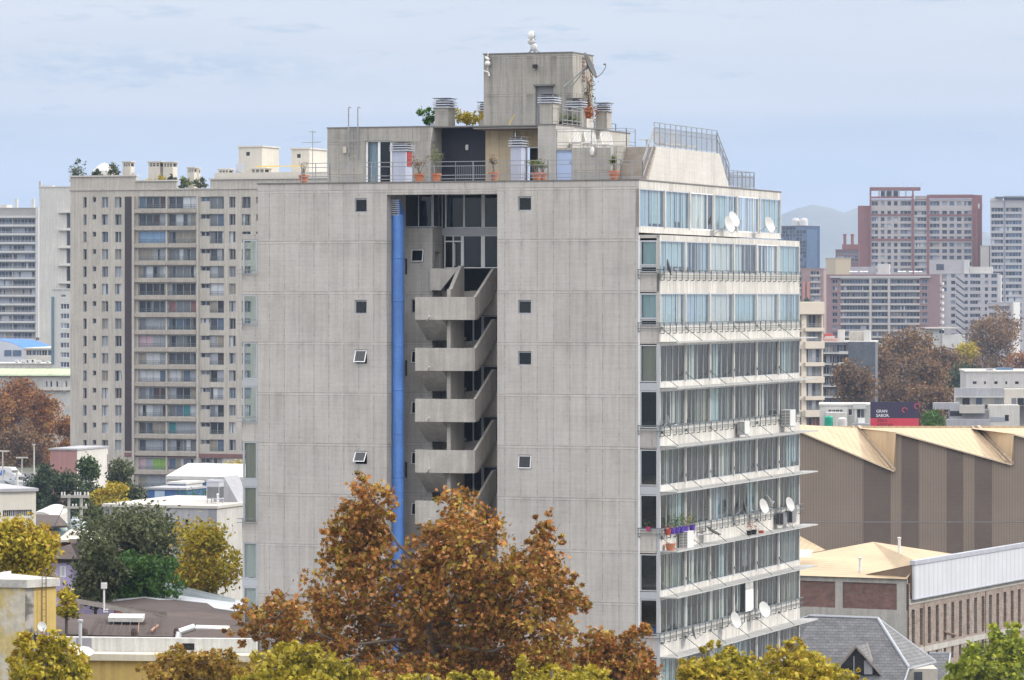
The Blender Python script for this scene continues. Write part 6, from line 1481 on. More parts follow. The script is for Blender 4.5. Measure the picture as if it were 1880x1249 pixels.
wing('canopy', 1753, 1843, 712.5, 729, -4.2, -3.01, M_greyr); wing('canopy_edge', 1752, 1843, 728.5, 730, -4.4, -4.22, M_whiter)
wing('lower_storey', 1744, 1816, 752, 800, -7, -3.7, M_greyr, ((1744, 1766, 755, 764, 0),)); wing('lower_lit', 1816.2, 1872, 744, 800, -7.5, -3.72, M_tan2, ((1845, 1852, 762, 773, 0), (1818, 1844, 766, 774, 4))); wing('awning', 1762, 1808, 744, 759, -8.2, -7.02, M_concl); wing('low_roof', 1714, 1762, 740, 752, -6.6, -4.3, M_greyr); wing('garden_wall', 1738, 1817, 770, 800, -9.5, -8.6, M_greyr)
# billboard
bf = Frame((1598-CX)*520/F, 520, .03); Bb = at_frame(bf, 'billboard', 'large billboard with dark upper half and red lower half', 'billboard')
a1_ = bf.fa(1687); zt_b, zm_b, zb_b = bf.z(738, 0, 0), bf.z(768, 0, 0), bf.z(797, 0, 0)
tb_ = NT('billboard_dark'); M_bbd = tb_.bsdf(tb_.mix(tb_.ramp(tb_.noise(1.4, 5, .7), [(.58, 0.0), (.75, .55)]), (.030, .020, .055), (.16, .04, .05)), .5); M_bbr = plain('billboard_red', (.55, .045, .075), .5, .08); M_bbt = plain('billboard_white', (.75, .75, .78), .5, .03); M_bbk = plain('billboard_maroon', (.16, .012, .03), .5, .05)
MB().box(0, a1_, 0, .25, zm_b, zt_b).build('panel', M_bbd, Bb); MB().box(0, a1_, 0, .25, zb_b, zm_b-.002).build('panel', M_bbr, Bb)
def text(s_, size, loc, parent, mat, nm='lettering'):
    cu = bpy.data.curves.new(nm, 'FONT'); cu.body = s_; cu.size = size; cu.extrude = .012; cu.offset = .012*size; cu.resolution_u = 3
    o = bpy.data.objects.new(nm, cu); COL.objects.link(o); dg = bpy.context.evaluated_depsgraph_get(); me = bpy.data.meshes.new_from_object(o.evaluated_get(dg)); bpy.data.objects.remove(o); me.materials.clear(); me.materials.append(mat)
    o = bpy.data.objects.new(nm, me); COL.objects.link(o); o.parent = parent; o.location = loc; o.rotation_euler = (math.pi/2, 0, 0); return o
k5 = 520/F
for s_, px_, py_, sz, mt in (('GRAN', 1608.5, 757.5, 7.4, M_bbt), ('SABOR.', 1608.5, 765.5, 7.4, M_bbt), ('ZERO', 1610, 775, 7.4, M_bbk), ('AZÚCAR', 1610, 782.8, 7.4, M_bbk)): text(s_, sz*k5, (bf.fa(px_), -.02, bf.z(py_, 0, 0)), Bb, mt)
for px_, py_, rx in ((1661, 753, 4.5), (1684, 746, 5)):
    m = MB(); a = bf.fa(px_); z = bf.z(py_, 0, 0); m.path([(a+rx*k5*math.cos(q*.52), -.03, z+rx*.9*k5*math.sin(q*.52)) for q in range(10)], .07, 0, 5); m.build('red_swirl', plain('swirl_red', (.42, .06, .08), .5, .1), Bb)
for p in (1612, 1642, 1674): a = bf.fa(p); MB().bar((a, .5, 0), (a, .5, zt_b-.3), .16).build('post', M_greyd, Bb)
# low things beyond the shed roof
Lw = Block('white_low_building', 'low white building with a square porch left of the billboard', 'building', 1602, 600, .08, 1505, 745, 10, M_whiter, seed=36)
Lw.win(1557, 1565, 751, 763, 1, pal=PAL_D); Lw.win(1573, 1587, 751, 768, 2, forced=[1, 3]); Lw.win(1520, 1548, 752, 757, 4, pal=PAL_D); Lw.finish(.3, fm=M_aluw); Lw.box('porch', 1566, 1590, 741, 751, -1.5, -.003, M_whiter); Lw.box('porch_post', 1569, 1573, 751, 775, -1.4, -1.0, M_whiter); Lw.box('pale_annex', 1516, 1556, 758, 790, -2, -.004, M_tan2)
a = Lw.fr.fa(1580, b=-3); ac_unit(Lw.fr.w(a, -3, Lw.fr.z(778, a, -3)), .35, 1.1, .6, .8, 'white air conditioner beside the billboard with its dark fan visible', group=None)
MB_ = MB(); Lw.box('ac_plinth', 1565, 1600, 778.2, 800, -4, -2.4, M_greyr)
for p, r, y0, lab, mt in ((1521.5, .60, 763, 'bright green plastic water tank left of the white porch', plain('green_tank', (.0, .26, .17), .4, .06)), (1546.5, .62, 766, 'pale grey water tank right of the green tank', plain('pale_tank', (.52, .50, .49), .6, .1))):
    c = W(p, y0, 560); t = thing('water_tank', lab, 'water tank', (c.x, c.y, c.z-1.75)); m = MB(); m.lathe([(r, 0), (r, .5), (r*1.02, .52), (r, .55), (r, 1.1), (r*1.02, 1.12), (r, 1.15), (r*.98, 1.5), (r*.6, 1.68), (r*.25, 1.7)], n=20); m.build('body', mt, t, fix=True); m = MB(); m.lathe([(.001, 1.76), (r*.28, 1.74), (r*.28, 1.66)], n=14); m.build('lid', mt, t); q = MB(); q.box(-r, r, -r, r, -(c.z-1.75), -.003); q.build('stand', M_greyr, t)
# ---------------------------------------------------------------- brown hall with folded roof
M_tanroof = ribs('tan_standing_seam', (.44, .325, .19), 0, .62, .4, .6, 0, .15, .16)
th_ = NT('brown_mesh_wall'); xyz = th_.n('ShaderNodeSeparateXYZ'); th_.link(th_.tc, xyz.inputs[0])
f_ = th_.math('ABSOLUTE', th_.math('SUBTRACT', th_.math('FRACT', th_.math('DIVIDE', xyz.outputs[0], .22)), .5)); g_ = th_.math('ABSOLUTE', th_.math('SUBTRACT', th_.math('FRACT', th_.math('DIVIDE', xyz.outputs[2], .16)), .5))
M_mesh = th_.bsdf(th_.mul(th_.mul((.228, .182, .145), th_.ramp(f_, [(0, .78), (.2, 1.05)])), th_.math('MULTIPLY', th_.ramp(g_, [(0, .88), (.2, 1.03)]), th_.ramp(th_.noise(.25, 4), [(.3, .9), (.7, 1.08)]))), .8, 0, f_, .2)
M_mesh2 = ribs('brown_mesh_dark', (.135, .106, .088), 2, .16, .2, .8, 0, .12, .15)
Yh = 330; hf = Frame((1436-CX)*Yh/F, Yh, .0); Hh = at_frame(hf, 'brown_hall', 'large brown clad hall with folded tan roof and dark window strips', 'building')
hx = lambda p: (p-1436)*Yh/F
hz_ = lambda y: H-(y-HY)*Yh/F
tops = [(1436, 779), (1640.5, 865.5), (1644.5, 795), (1857, 853.5), (1861, 798), (2074, 856), (2078, 800), (2300, 858)]
P_ = [(hx(p), hz_(y)) for p, y in tops]
m = MB(); m.poly([(x, 0, z) for x, z in P_]+[(P_[-1][0], 0, 0), (P_[0][0], 0, 0)]); m.box(P_[0][0], P_[-1][0], .3, 40, 0, hz_(870)); m.build('wall', M_mesh, Hh)
for p0, p1 in ((1585.5, 1635), (1655.5, 1686.5), (1738.5, 1768), (1790, 1821), (1890, 1925)):
    ys = 881 if p0 < 1600 else 818+((p0+p1)/2-1644.5)*.275; q0, q1 = hx(p0), hx(p1); m = MB()
    yt0 = (779+(p0-1436)*.4230+1) if p0 < 1640 else (795+(p0-1644.5)*.2755+1); yt1 = (779+(p1-1436)*.4230+1) if p0 < 1640 else (795+(p1-1644.5)*.2755+1)
    m.prism([(q0, 0), (q0, hz_(yt0)), (q1, hz_(yt1)), (q1, 0)], 'xz', -.03, -.002); m.build('window_strip', M_mesh2, Hh)
m = MB(); m.box(P_[0][0], P_[-1][0], -.035, -.031, hz_(959), hz_(958)); m.build('wall_joint', M_greyd, Hh)
zk = hz_(779); bk = 24.0; zbk = H-(786-HY)*(Yh+bk)/F
roof = MB(); gut = MB(); fas = MB(); val = []
dxs = [((1577-CX)*(Yh+bk)/F-hf.X), ((1796-CX)*(Yh+bk)/F-hf.X), ((2016-CX)*(Yh+bk)/F-hf.X), ((2240-CX)*(Yh+bk)/F-hf.X)]
for k in range(4):
    A_, B_ = P_[2*k], P_[2*k+1]; nx = P_[2*k+2] if 2*k+2 < len(P_) else (P_[-1][0]+.3, P_[-1][1]); D_ = (dxs[k], bk, zbk); lx0 = A_[0] if k == 0 else (dxs[k-1]+1.0)
    roof.poly([(A_[0], -.25, A_[1]+.05), (B_[0], -.25, B_[1]+.05), D_, (A_[0]-1.2, bk, zbk)]); roof.poly([(B_[0]+.1, -.2, B_[1]+.05), (nx[0], -.2, nx[1]+.05), (nx[0]-1.0, bk, zbk), D_])
    gut.bar((B_[0]+.02, -.2, B_[1]+.15), (D_[0], bk, D_[2]+.1), .20, 0, 4); gut.bar((B_[0]-.5, -.2, B_[1]+.32), (D_[0]-.55, bk, D_[2]+.15), .09, 0, 4)
    fas.bar((A_[0], -.25, A_[1]), (B_[0], -.25, B_[1]), .075)
roof.box(P_[0][0]-3, P_[-1][0], bk, bk+.4, zbk-1, zbk+.15); roof.poly([(P_[0][0]-3, bk+.4, zbk), (P_[-1][0], bk+.4, zbk), (P_[-1][0], bk+14, zbk-3), (P_[0][0]-3, bk+14, zbk-3)])
roof.build('folded_roof', M_tanroof, Hh); gut.build('gutter', plain('rusty_gutter', (.36, .28, .20), .7, .3, 1.5), Hh); fas.build('fascia', plain('tan_trim', (.56, .47, .35), .6, .06), Hh)
# ---------------------------------------------------------------- brick works
tf = Frame((1666-CX)*290/F, 290, .46); Bw = at_frame(tf, 'brick_works', 'old brick works with concrete framed wall, tan roof and white sheet clad upper side', 'building')
FRM = plain('concrete_frame', (.42, .40, .37), .9, .14, .8, streak=.2); BRK = bricks('old_red_brick', (.20, .075, .055), (.11, .055, .05), (.24, .21, .19), 1, (0, 2)); BRK2 = bricks('pale_red_brick', (.205, .125, .098), (.285, .235, .20), (.33, .31, .28), 1, (1, 2))
zE_ = tf.z(1066, 0, 0); tz = lambda y, a=0, b=0: tf.z(y, a, b); La = tf.fa(1400)
MB().box(La, 0, .05, .3, 0, zE_-.2).build('brick_wall', BRK, Bw)
m = MB(); m.box(La, .02, -.06, .045, zE_-.25, zE_+.1); m.box(La, 0, -.05, .045, tz(1136), tz(1121)); m.box(La, 0, -.04, .048, 0, tz(1136)-.002)
for p0, p1 in ((1534, 1547.5), (1647, 1664), (1440, 1452)): m.box(tf.fa(p0), min(tf.fa(p1), 0), -.07, .046, tz(1121), zE_-.25)
m.box(tf.fa(1645), tf.fa(1664), -.09, -.05, 0, tz(1121)-.002); m.build('concrete_frame', FRM, Bw)
m = MB(); zR = tz(997, tf.fa(1607, b=5), 5); aR2 = tf.fa(1607, b=6)
zrk = H-(1030-HY)*tf.Yat(0, 5)/F
q3 = lambda p, y, b: (tf.fa(p, b=b), b, tf.z(y, tf.fa(p, b=b), b))
R1_, R0_, L1_ = q3(1603, 995, 12), q3(1469, 1020, 5), q3(1436, 1026, 4); br_ = tf.fb(1684, a=.22); Rr_ = (.22, br_, tf.z(1031, .22, br_)); F0_, F1_ = (tf.fa(1436), -.3, zE_+.12), (.1, -.3, zE_+.12)
m.poly([F0_, F1_, R0_, L1_]); m.poly([F1_, Rr_, R1_, R0_]); m.poly([R1_, Rr_, (.22, 24, 7.5)]); m.poly([L1_, R0_, R1_, (.22, 24, 7.5), (tf.fa(1436), 24, 7.5)]); m.build('tan_roof', ribs('tan_roof_sheet', (.44, .33, .20), 1, .55, .4, .6, 0, .13, .16), Bw, fix=True)
m = MB(); m.poly([q3(1420, 976, 20), q3(1466, 983, 18), q3(1516, 1010, 14), q3(1420, 1030, 13)]); m.poly([q3(1466, 983, 18), q3(1516, 1010, 14), q3(1516, 1060, 14.1), q3(1466, 1060, 18.1)]); m.build('tan_rear_roof', M_tanroof, Bw)
for p, y0, y1, b in ((1579, 1026, 1058, 1.0), (1651, 989, 1018, 6.0)): a = tf.fa(p, b=b); z0, z1 = tz(y1, a, b), tz(y0, a, b); o = MB(); o.bar((a, b, z0-.6), (a, b, z1), .10, n=10); o = o.build('roof_pipe', M_white, Bw); q = MB(); q.lathe([(.13, z1-.02), (.15, z1+.08), (.001, z1+.12)], (a, b, 0), 10); q.build('pipe_cap', M_white, o)
a = tf.fa(1487, b=3); m = MB(); m.poly([(a-.9, 2.2, zE_+1.30), (a+.3, 2.2, zE_+1.30), (a+.1, 3.4, zE_+1.75), (a-1.3, 3.4, zE_+1.75)]); m.build('roof_light', M_whiter, Bw)
# sunlit long side
LBs = tf.fb(1960, a=.1); SP = lambda d0: (lambda u, z, d: (d0-d, u, z)); zl0, zl1, zu = tz(1114, 0, 1), tz(1118, 0, 1), None
wz0, wz1 = tz(1183, 0, 1.5), tz(1122, 0, 1.5); hl = []; 
for k in range(26):
    b0 = tf.fb(1672.5+0, a=.1)+.15+k*1.62; hl.append((b0, b0+.62, tz(1196, 0, 0)+.25, tz(1129, 0, 0)+.30))
sm = [(b0-.02, b0+.5, tz(1212, 0, 0)-.55, tz(1206, 0, 0)+.2) for b0, b1, _, _ in hl]
m = MB(); m.holes(SP(.1), 0, LBs, 0, zE_-.2, hl+sm, .22, 0, 0, 1); m.build('side_brick_wall', [BRK2, plain('slit_dark', (.13, .14, .145), .6, .25, 1.5)], Bw)
m = MB(); m.box(.101, .16, 0, LBs, zE_-1.75, zE_-1.32); m.box(.101, .15, 0, LBs, hl[0][2]-.55, hl[0][2]-.15)
for k in range(0, 26, 4): m.box(.102, .17, hl[k][0]-.45, hl[k][0]-.2, 0, hl[0][2]-.56)
m.build('side_frame', FRM, Bw)
m = MB(); zc0, zc1 = zE_-1.30, tz(1037, .3, .6); m.prism([(0.3, zc0), (LBs, zc0), (LBs, zc1), (.3, zc1)], 'yz', .25, .42); 
M_clad = ribs('white_wall_sheet', (.54, .56, .60), 1, .92, .4, .5, .1, .06, .14); m.build('white_cladding', M_clad, Bw)
m = MB(); m.box(.10, .50, .22, LBs, zc1-.002, zc1+.30); m.box(.25, .47, .25, LBs, zc0-.08, zc0-.002); m.build('cladding_trim', M_louvre, Bw)
m = MB(); m.poly([(.24, .29, zc0), (.24, .29, zc1), (-3.8, .5, zE_+.15), (-.2, .29, zE_+.15)]); m.poly([(.24, .3, zc1+.02), (.24, LBs, zc1+.02), (-3.8, LBs, zE_+.6), (-3.8, .5, zE_+.2)]); m.build('lean_to_end', plain('brown_trim', (.17, .12, .085), .8, .15), Bw)
m = MB()
for q in (1, 9, 19): m.bar((.12, hl[q][1]+.2, 0), (.12, hl[q][1]+.2, hl[0][3]+.4), .05, 0, 6)
m.bar((.15, hl[4][0], hl[4][3]-2.0), (.15, hl[5][1]+.3, hl[4][2]+.2), .07); m.build('drain_pipe', plain('rusty_pipe', (.22, .15, .11), .8, .2), Bw)
# ---------------------------------------------------------------- slate roofed house
Yc = 250; c1 = W(1613, 1135, Yc+2); Hs2 = thing('slate_house', 'old house with hipped grey slate roof and one open gabled dormer', 'house', (c1.x, Yc, 0), 0); ox, oy = c1.x, Yc
SLT = bricks('slate_tiles', (.150, .152, .160), (.118, .12, .128), (.085, .085, .092), 1, (0, 2), .36, .15, .016); SLT2 = bricks('slate_tiles_side', (.20, .20, .20), (.165, .165, .17), (.11, .11, .115), 1, (1, 2), .42, .17, .016); LEAD = plain('lead_trim', (.38, .40, .44), .5, .1, metal=.2)
def L3(px_, py_, Y): p = W(px_, py_, Y); return (p.x-ox, p.y-oy, p.z)
R0, R1, Pq, Qq, E0, E1 = L3(1488, 1131, 253), L3(1612, 1135.5, 252), L3(1669, 1226, 247), L3(1718, 1214, 251), L3(1420, 1290, 244), L3(1648, 1290, 244.5)
W0 = L3(1430, 1150, 256)
m = MB(); m.poly([R0, R1, Pq, E1, E0, W0]); m.build('front_slope', SLT, Hs2, fix=True)
m = MB(); m.poly([R1, Qq, Pq]); m.build('hip_slope', SLT2, Hs2); Bq = L3(1700, 1190, 256)
m = MB(); m.poly([R0, R1, Qq, L3(1660, 1215, 262), L3(1440, 1215, 262)]); m.build('back_slope', SLT, Hs2)
m = MB(); m.bar(R0, R1, .11, n=6); m.bar(R1, Pq, .10, n=6); m.bar(R1, Qq, .06, n=6); m.bar(Vector(Pq)+Vector((0, 0, -.05)), Vector(Qq)+Vector((0, 0, -.05)), .07); m.bar(Pq, E1, .06); m.bar(R0, W0, .10, n=6); m.build('ridge_trim', LEAD, Hs2)
m = MB(); m.box(Pq[0]-.15, Qq[0]-.25, Pq[1]+.5, Pq[1]+4, 0, Pq[2]-.12); m.box(E0[0], E1[0]-.2, E1[1]+.4, Pq[1]+4, 0, E1[2]-.1); m.build('wall', plain('house_wall', (.46, .43, .38), .9, .15), Hs2)
m = MB(); m.box(Pq[0]+.35, Pq[0]+.85, Pq[1]+.44, Pq[1]+.49, Pq[2]-1.6, Pq[2]-.3); m.build('window', PN[1], Hs2)
S0, S1, S2_, S3_ = L3(1706, 1200, 254), L3(1745, 1199, 254), L3(1736, 1262, 250), L3(1680, 1262, 250)
m = MB(); m.poly([S0, S1, S2_, S3_]); m.build('rear_slope', SLT, Hs2); m = MB(); m.bar(S0, S1, .09); m.bar(S1, S2_, .06); m.build('rear_trim', LEAD, Hs2)
# dormer
ap, l0, r0 = L3(1571.5, 1187, 246.0), L3(1541, 1223, 246.0), L3(1617, 1239, 246.2); apb = L3(1592, 1181, 249.0)
lb, rb_ = (l0[0]+.2, l0[1]+2.2, l0[2]), (r0[0]-.2, r0[1]+1.0, r0[2])
m = MB(); m.poly([ap, apb, rb_, r0]); m.poly([ap, l0, lb, apb]); m.build('dormer_roof', SLT2, Hs2); D = Hs2
m = MB(); m.bar(ap, l0, .09); m.bar(ap, r0, .07); m.bar(r0, rb_, .06); m.bar(apb, rb_, .05); m.build('dormer_bargeboard', plain('weathered_board', (.27, .23, .20), .9, .2), Hs2)
k_ = .82; ins = lambda p: (ap[0]+(p[0]-ap[0])*k_, ap[1]+.35, ap[2]-.15+(p[2]-ap[2])*k_)
m = MB(); b1_ = (l0[0]+.25, ap[1]+.36, r0[2]+.05); b2_ = (r0[0]-.25, ap[1]+.36, r0[2]+.05); m.poly([(ap[0], ap[1]+.36, ap[2]-.12), (l0[0]+.1, ap[1]+.36, l0[2]+.02), b1_, b2_]); m.build('dormer_opening', M_black, Hs2)
m = MB(); m.box(b2_[0]-.75, b2_[0]-.25, ap[1]+.25, ap[1]+.34, r0[2]+.02, r0[2]+.85); m.build('dormer_cheek', M_greyr, Hs2); m = MB(); m.bar((b1_[0]+.65, ap[1]+.3, r0[2]), (b1_[0]+.65, ap[1]+.3, r0[2]+1.1), .05); m.build('dormer_post', M_greyr, Hs2)
# ---------------------------------------------------------------- ground, street, hills
t = NT('city_ground'); c_ = t.ramp(t.noise(.02, 6, .6), [(.3, (.055, .055, .05)), (.5, (.10, .095, .085)), (.62, (.06, .07, .035)), (.75, (.16, .15, .135))]); M_gr = t.bsdf(t.mul(c_, t.ramp(t.noise(.6, 4), [(.3, .8), (.7, 1.2)])), .95)
g = MB(); n = 24
for i in range(n):
    y0, y1 = -50+9700*(i/n)**2, -50+9700*((i+1)/n)**2
    for j in range(8): x0, x1 = -3380+6760*j/8, -3380+6760*(j+1)/8; g.poly([(x0, y0, 0), (x1, y0, 0), (x1, y1, 0), (x0, y1, 0)])
tag(g.build('ground', M_gr), 'dull brown and grey city ground between the houses', None, None, 'structure')
t = NT('asphalt'); M_as = t.bsdf(t.mul((.055, .055, .057), t.ramp(t.noise(.8, 5, .7), [(.3, .75), (.7, 1.25)])), .9)
r_ = MB().box(-95, -20, 570, 640, .0, .012, 0, 'd'); tag(r_.build('road', M_as), 'asphalt street with parked cars at the left', None, None, 'structure')
for k in range(8): 
    pass
m = MB(); m.box(-95, -20, 566.5, 570, .0, .13, 0, 'd'); tag(m.build('pavement', plain('paving', (.30, .29, .27), .9, .15)), 'pale pavement kerb along the far street', None, None, 'structure')
t = NT('hill_scrub'); M_hill = t.bsdf(t.mul((.10, .10, .065), t.ramp(t.noise(.004, 6, .65), [(.3, .7), (.7, 1.3)])), .95)
prof = [(-1500, 2), (-700, 4), (200, 10), (420, 110), (500, 165), (545, 196), (580, 208), (602, 211), (630, 204), (655, 193), (690, 207), (720, 203), (800, 178), (870, 166), (940, 158), (1000, 132), (1100, 110), (1300, 80), (1900, 40), (3000, 20)]
def hz(x):
    for (a, b), (c, d) in zip(prof, prof[1:]):
        if a <= x <= c: u = (x-a)/(c-a); u = u*u*(3-2*u); return b+(d-b)*u
    return 5
m = MB(); xs = [-1500+4500*i/150 for i in range(151)]; ys = [7300+1700*j/14 for j in range(15)]; idx = {}
for j, y in enumerate(ys):
    for i, x in enumerate(xs):
        f = math.sin(math.pi*min(1, max(0, j/14)))**.8; nn = mnoise.fractal(Vector((x*.004, y*.004, 1.3)), 1.0, 2.0, 5)
        m.v.append((x, y, -2+hz(x)*f*(1+.0*nn)+nn*9*f*min(1, hz(x)/60)))
for j in range(14):
    for i in range(150): a = j*151+i; m.f.append((a, a+1, a+152, a+151)); m.m.append(0)
tag(m.build('hills', M_hill, smooth=True), 'far blue hills on the horizon at the right', None, None, 'structure')

# ---------------------------------------------------------------- trees
big = [(682, 918, 44, 52), (664, 955, 52, 44), (650, 990, 54, 48), (618, 985, 22, 30), (632, 1030, 48, 45), (845, 945, 50, 56), (872, 1000, 62, 55), (806, 1005, 52, 50), (1003, 985, 24, 42), (990, 1035, 48, 45), (1050, 1108, 34, 30), (1018, 1090, 48, 38),
       (950, 1080, 80, 62), (840, 1085, 100, 70), (715, 1070, 78, 70), (610, 1100, 62, 55), (512, 1135, 58, 42), (455, 1160, 36, 26), (562, 1180, 80, 48), (700, 1170, 105, 66), (855, 1185, 120, 66), (995, 1160, 70, 56), (920, 1235, 120, 50), (740, 1250, 120, 45), (1000, 1225, 60, 36)]
tree('plane_tree', 'large rust brown plane tree in front of the stair recess', (-3.2, 163), lob_px(sprigs(big, 52, 4), 163, 2.2, 5), 33000, .21, LF_rust, BARKT, .30, STAR, 3, per=17, clump=.165, shell=.35, group='plane trees in front of the block', twigs=9)
rt = [(1162, 1172, 26, 26), (1150, 1205, 40, 40), (1098, 1190, 36, 32), (1085, 1225, 45, 30), (1180, 1235, 30, 35), (1130, 1250, 60, 30)]
tree('plane_tree', 'smaller rust brown plane tree at the block front right corner', (4.2, 166), lob_px(sprigs(rt, 16, 9), 166, 1.2, 6), 5200, .21, LF_rust, BARK, .22, STAR, 4, per=14, clump=.24, shell=.35, group='plane trees in front of the block', twigs=6)
def front(lst, Y, n, lab, mat, seed, grp='yellow street trees in the foreground', leaf=.185, ns=16):
    L_ = lob_px(sprigs(lst, ns, seed), Y, 1.0, seed); x = sum(l[0] for l in L_)/len(L_); return tree('street_tree', lab, (x, Y), L_, int(n*1.35), leaf, mat, BARK, .15, STAR, seed, per=13, clump=.20, shell=.3, group=grp, twigs=5)
front([(545, 1205, 34, 24), (505, 1225, 38, 30), (585, 1225, 42, 28), (620, 1240, 30, 26), (540, 1255, 90, 36)], 148, 4200, 'bright lime yellow tree below the large plane tree, left of centre', LF_lime, 21)
front([(330, 1225, 48, 26), (395, 1220, 40, 24), (290, 1245, 40, 24), (370, 1255, 90, 30), (450, 1240, 36, 24)], 152, 4000, 'golden brown tree at the foot of the yellow wall', LF_amber, 22)
front([(92, 1186, 26, 26), (70, 1210, 42, 34), (120, 1212, 34, 32), (45, 1238, 30, 26), (95, 1245, 60, 34), (135, 1240, 26, 26)], 146, 4000, 'olive gold tree in front of the yellow rooftop house', LF_gold, 23)
front([(668, 1250, 26, 18), (765, 1254, 36, 16), (838, 1254, 26, 16), (900, 1252, 22, 18)], 150, 1100, 'lime tree tips in front of the plane tree trunk', LF_lime, 24, ns=5)
front([(962, 1240, 26, 22), (1012, 1238, 26, 18), (1085, 1240, 30, 18), (1035, 1258, 80, 18)], 150, 2000, 'yellow green tree under the right half of the plane tree', LF_lime, 25, ns=8)
front([(1318, 1212, 28, 24), (1290, 1232, 32, 26), (1355, 1228, 36, 26), (1258, 1225, 10, 16), (1320, 1255, 70, 26)], 152, 2600, 'yellow tree at the foot of the glazed balconies, left of two', LF_gold, 26)
front([(1445, 1205, 32, 24), (1415, 1230, 36, 26), (1480, 1222, 38, 28), (1515, 1240, 34, 24), (1450, 1255, 80, 26), (1575, 1245, 14, 10)], 154, 3400, 'yellow tree between the glazed balconies and the slate house', LF_gold, 27)
front([(1840, 1170, 30, 24), (1862, 1190, 34, 30), (1800, 1200, 36, 26), (1770, 1228, 32, 24), (1840, 1225, 60, 36), (1800, 1250, 70, 24)], 205, 3000, 'fresh green tree at the lower right corner', LF_fresh, 28, None, .26)
def mid(px_, pt, pb, hw, Y, n, leaf, lab, mat, seed, group=None, nl=10, cone=0, shape=RHOMB, bark=BARKD, per=12, clump=.30, name='tree', tr=None, base_px=None):
    L_ = auto_lobes(px_, pt, pb, hw, Y, nl, seed, cone); x = (px_-CX)*Y/F
    return tree(name, lab, (x, Y), L_, n, leaf, mat, bark, tr or .02*hw*Y/F+.08, shape, seed, per=per, clump=clump, shell=.4, group=group)
gl = 'trees among the low houses at the left'
mid(248, 936, 1110, 118, 262, 11500, .26, 'big grey green olive-like tree in front of the grey building', LF_olive, 31, gl, 16)
mid(172, 978, 1125, 60, 223, 5600, .24, 'dark grey green tree beside the lilac house', LF_olive, 32, gl)
mid(262, 1024, 1115, 92, 226, 7000, .25, 'bright green leafy tree behind the brown roofs', LF_green, 33, gl, 12)
mid(386, 962, 1110, 74, 240, 7500, .25, 'golden yellow tree at the left edge of the concrete block', LF_gold, 34, gl, 12)
mid(36, 955, 1085, 74, 195, 6800, .24, 'olive gold tree behind the yellow rooftop house', LF_gold, 35, gl, 12)
mid(122, 1078, 1140, 24, 192, 900, .22, 'small yellow green tree right of the yellow rooftop house', LF_gold, 36, gl, 6)
gm = 'dark trees in front of the beige tower'
mid(160, 818, 1000, 46, 420, 5200, .34, 'dark green conifer with pointed top in front of the pink block', LF_conif, 37, gm, 12, .75)
mid(232, 832, 985, 44, 430, 4600, .36, 'grey green tree in front of the tower corner', LF_olive, 38, gm)
mid(80, 850, 965, 42, 440, 3800, .38, 'dark rounded tree right of the parked cars', LF_dark, 39, gm)
mid(118, 866, 970, 42, 415, 3800, .36, 'dark tree between the cars and the conifer', LF_dark, 40, gm)
mid(180, 888, 1000, 54, 380, 4500, .34, 'dark green tree behind the twin power pole', LF_dark, 41, gm)
mid(208, 888, 950, 42, 372, 2800, .30, 'orange yellow tree between dark ones left of the grey building', LF_gold, 42, gm, 8)
mid(172, 922, 990, 30, 345, 2200, .28, 'small grey green tree right of the power pole', LF_olive, 43, gm, 7)
mid(430, 843, 895, 19, 470, 900, .34, 'yellow tree by the white shed roof beside the block', LF_gold, 44, gm, 6)
mid(430, 892, 960, 22, 445, 900, .34, 'green tree below the yellow one at the white shed', LF_green, 58, gm, 6)
t = thing('yucca', 'green spiky palm on the grey building roof edge', 'palm', W(358, 921, 380)); rg = np.random.default_rng(4); C = rg.normal((0, 0, .3), (1.1, .5, .35), (220, 3)); leaf_mesh('foliage', C, .9, LF_green, t, np.array([(0, -.5), (.05, 0), (0, .5), (-.05, 0)]), rg, upb=0); m = MB(); m.bar((0, 0, -6), (0, 0, .3), .18, n=6); m.build('trunk', BARKB, t)
gb = 'autumn trees along the far street at the left'
for k, (p, pt, pb, hw, Y, n, mt, lab) in enumerate(((22, 682, 880, 46, 700, 4200, LF_autumn, 'tall orange brown tree at the left edge behind the street'), (-22, 700, 880, 40, 690, 2000, LF_autumn, 'orange brown tree cut by the left edge'), (72, 720, 880, 36, 680, 2600, LF_autumn, 'orange tree in the middle of the autumn row'), (108, 665, 860, 26, 720, 1200, LF_brown, 'thin half bare brown tree touching the beige tower'), (112, 770, 880, 28, 665, 1700, LF_autumn, 'low rust tree left of the pink block'), (45, 790, 895, 44, 670, 2600, LF_brown, 'dark brown tree behind the parked van'))):
    mid(p, pt-8, pb, hw*1.25, Y, int(n*1.9), .52, lab, mt, 70+k, gb, 11, bark=BARKB)
gr_ = 'brown trees behind the billboard'
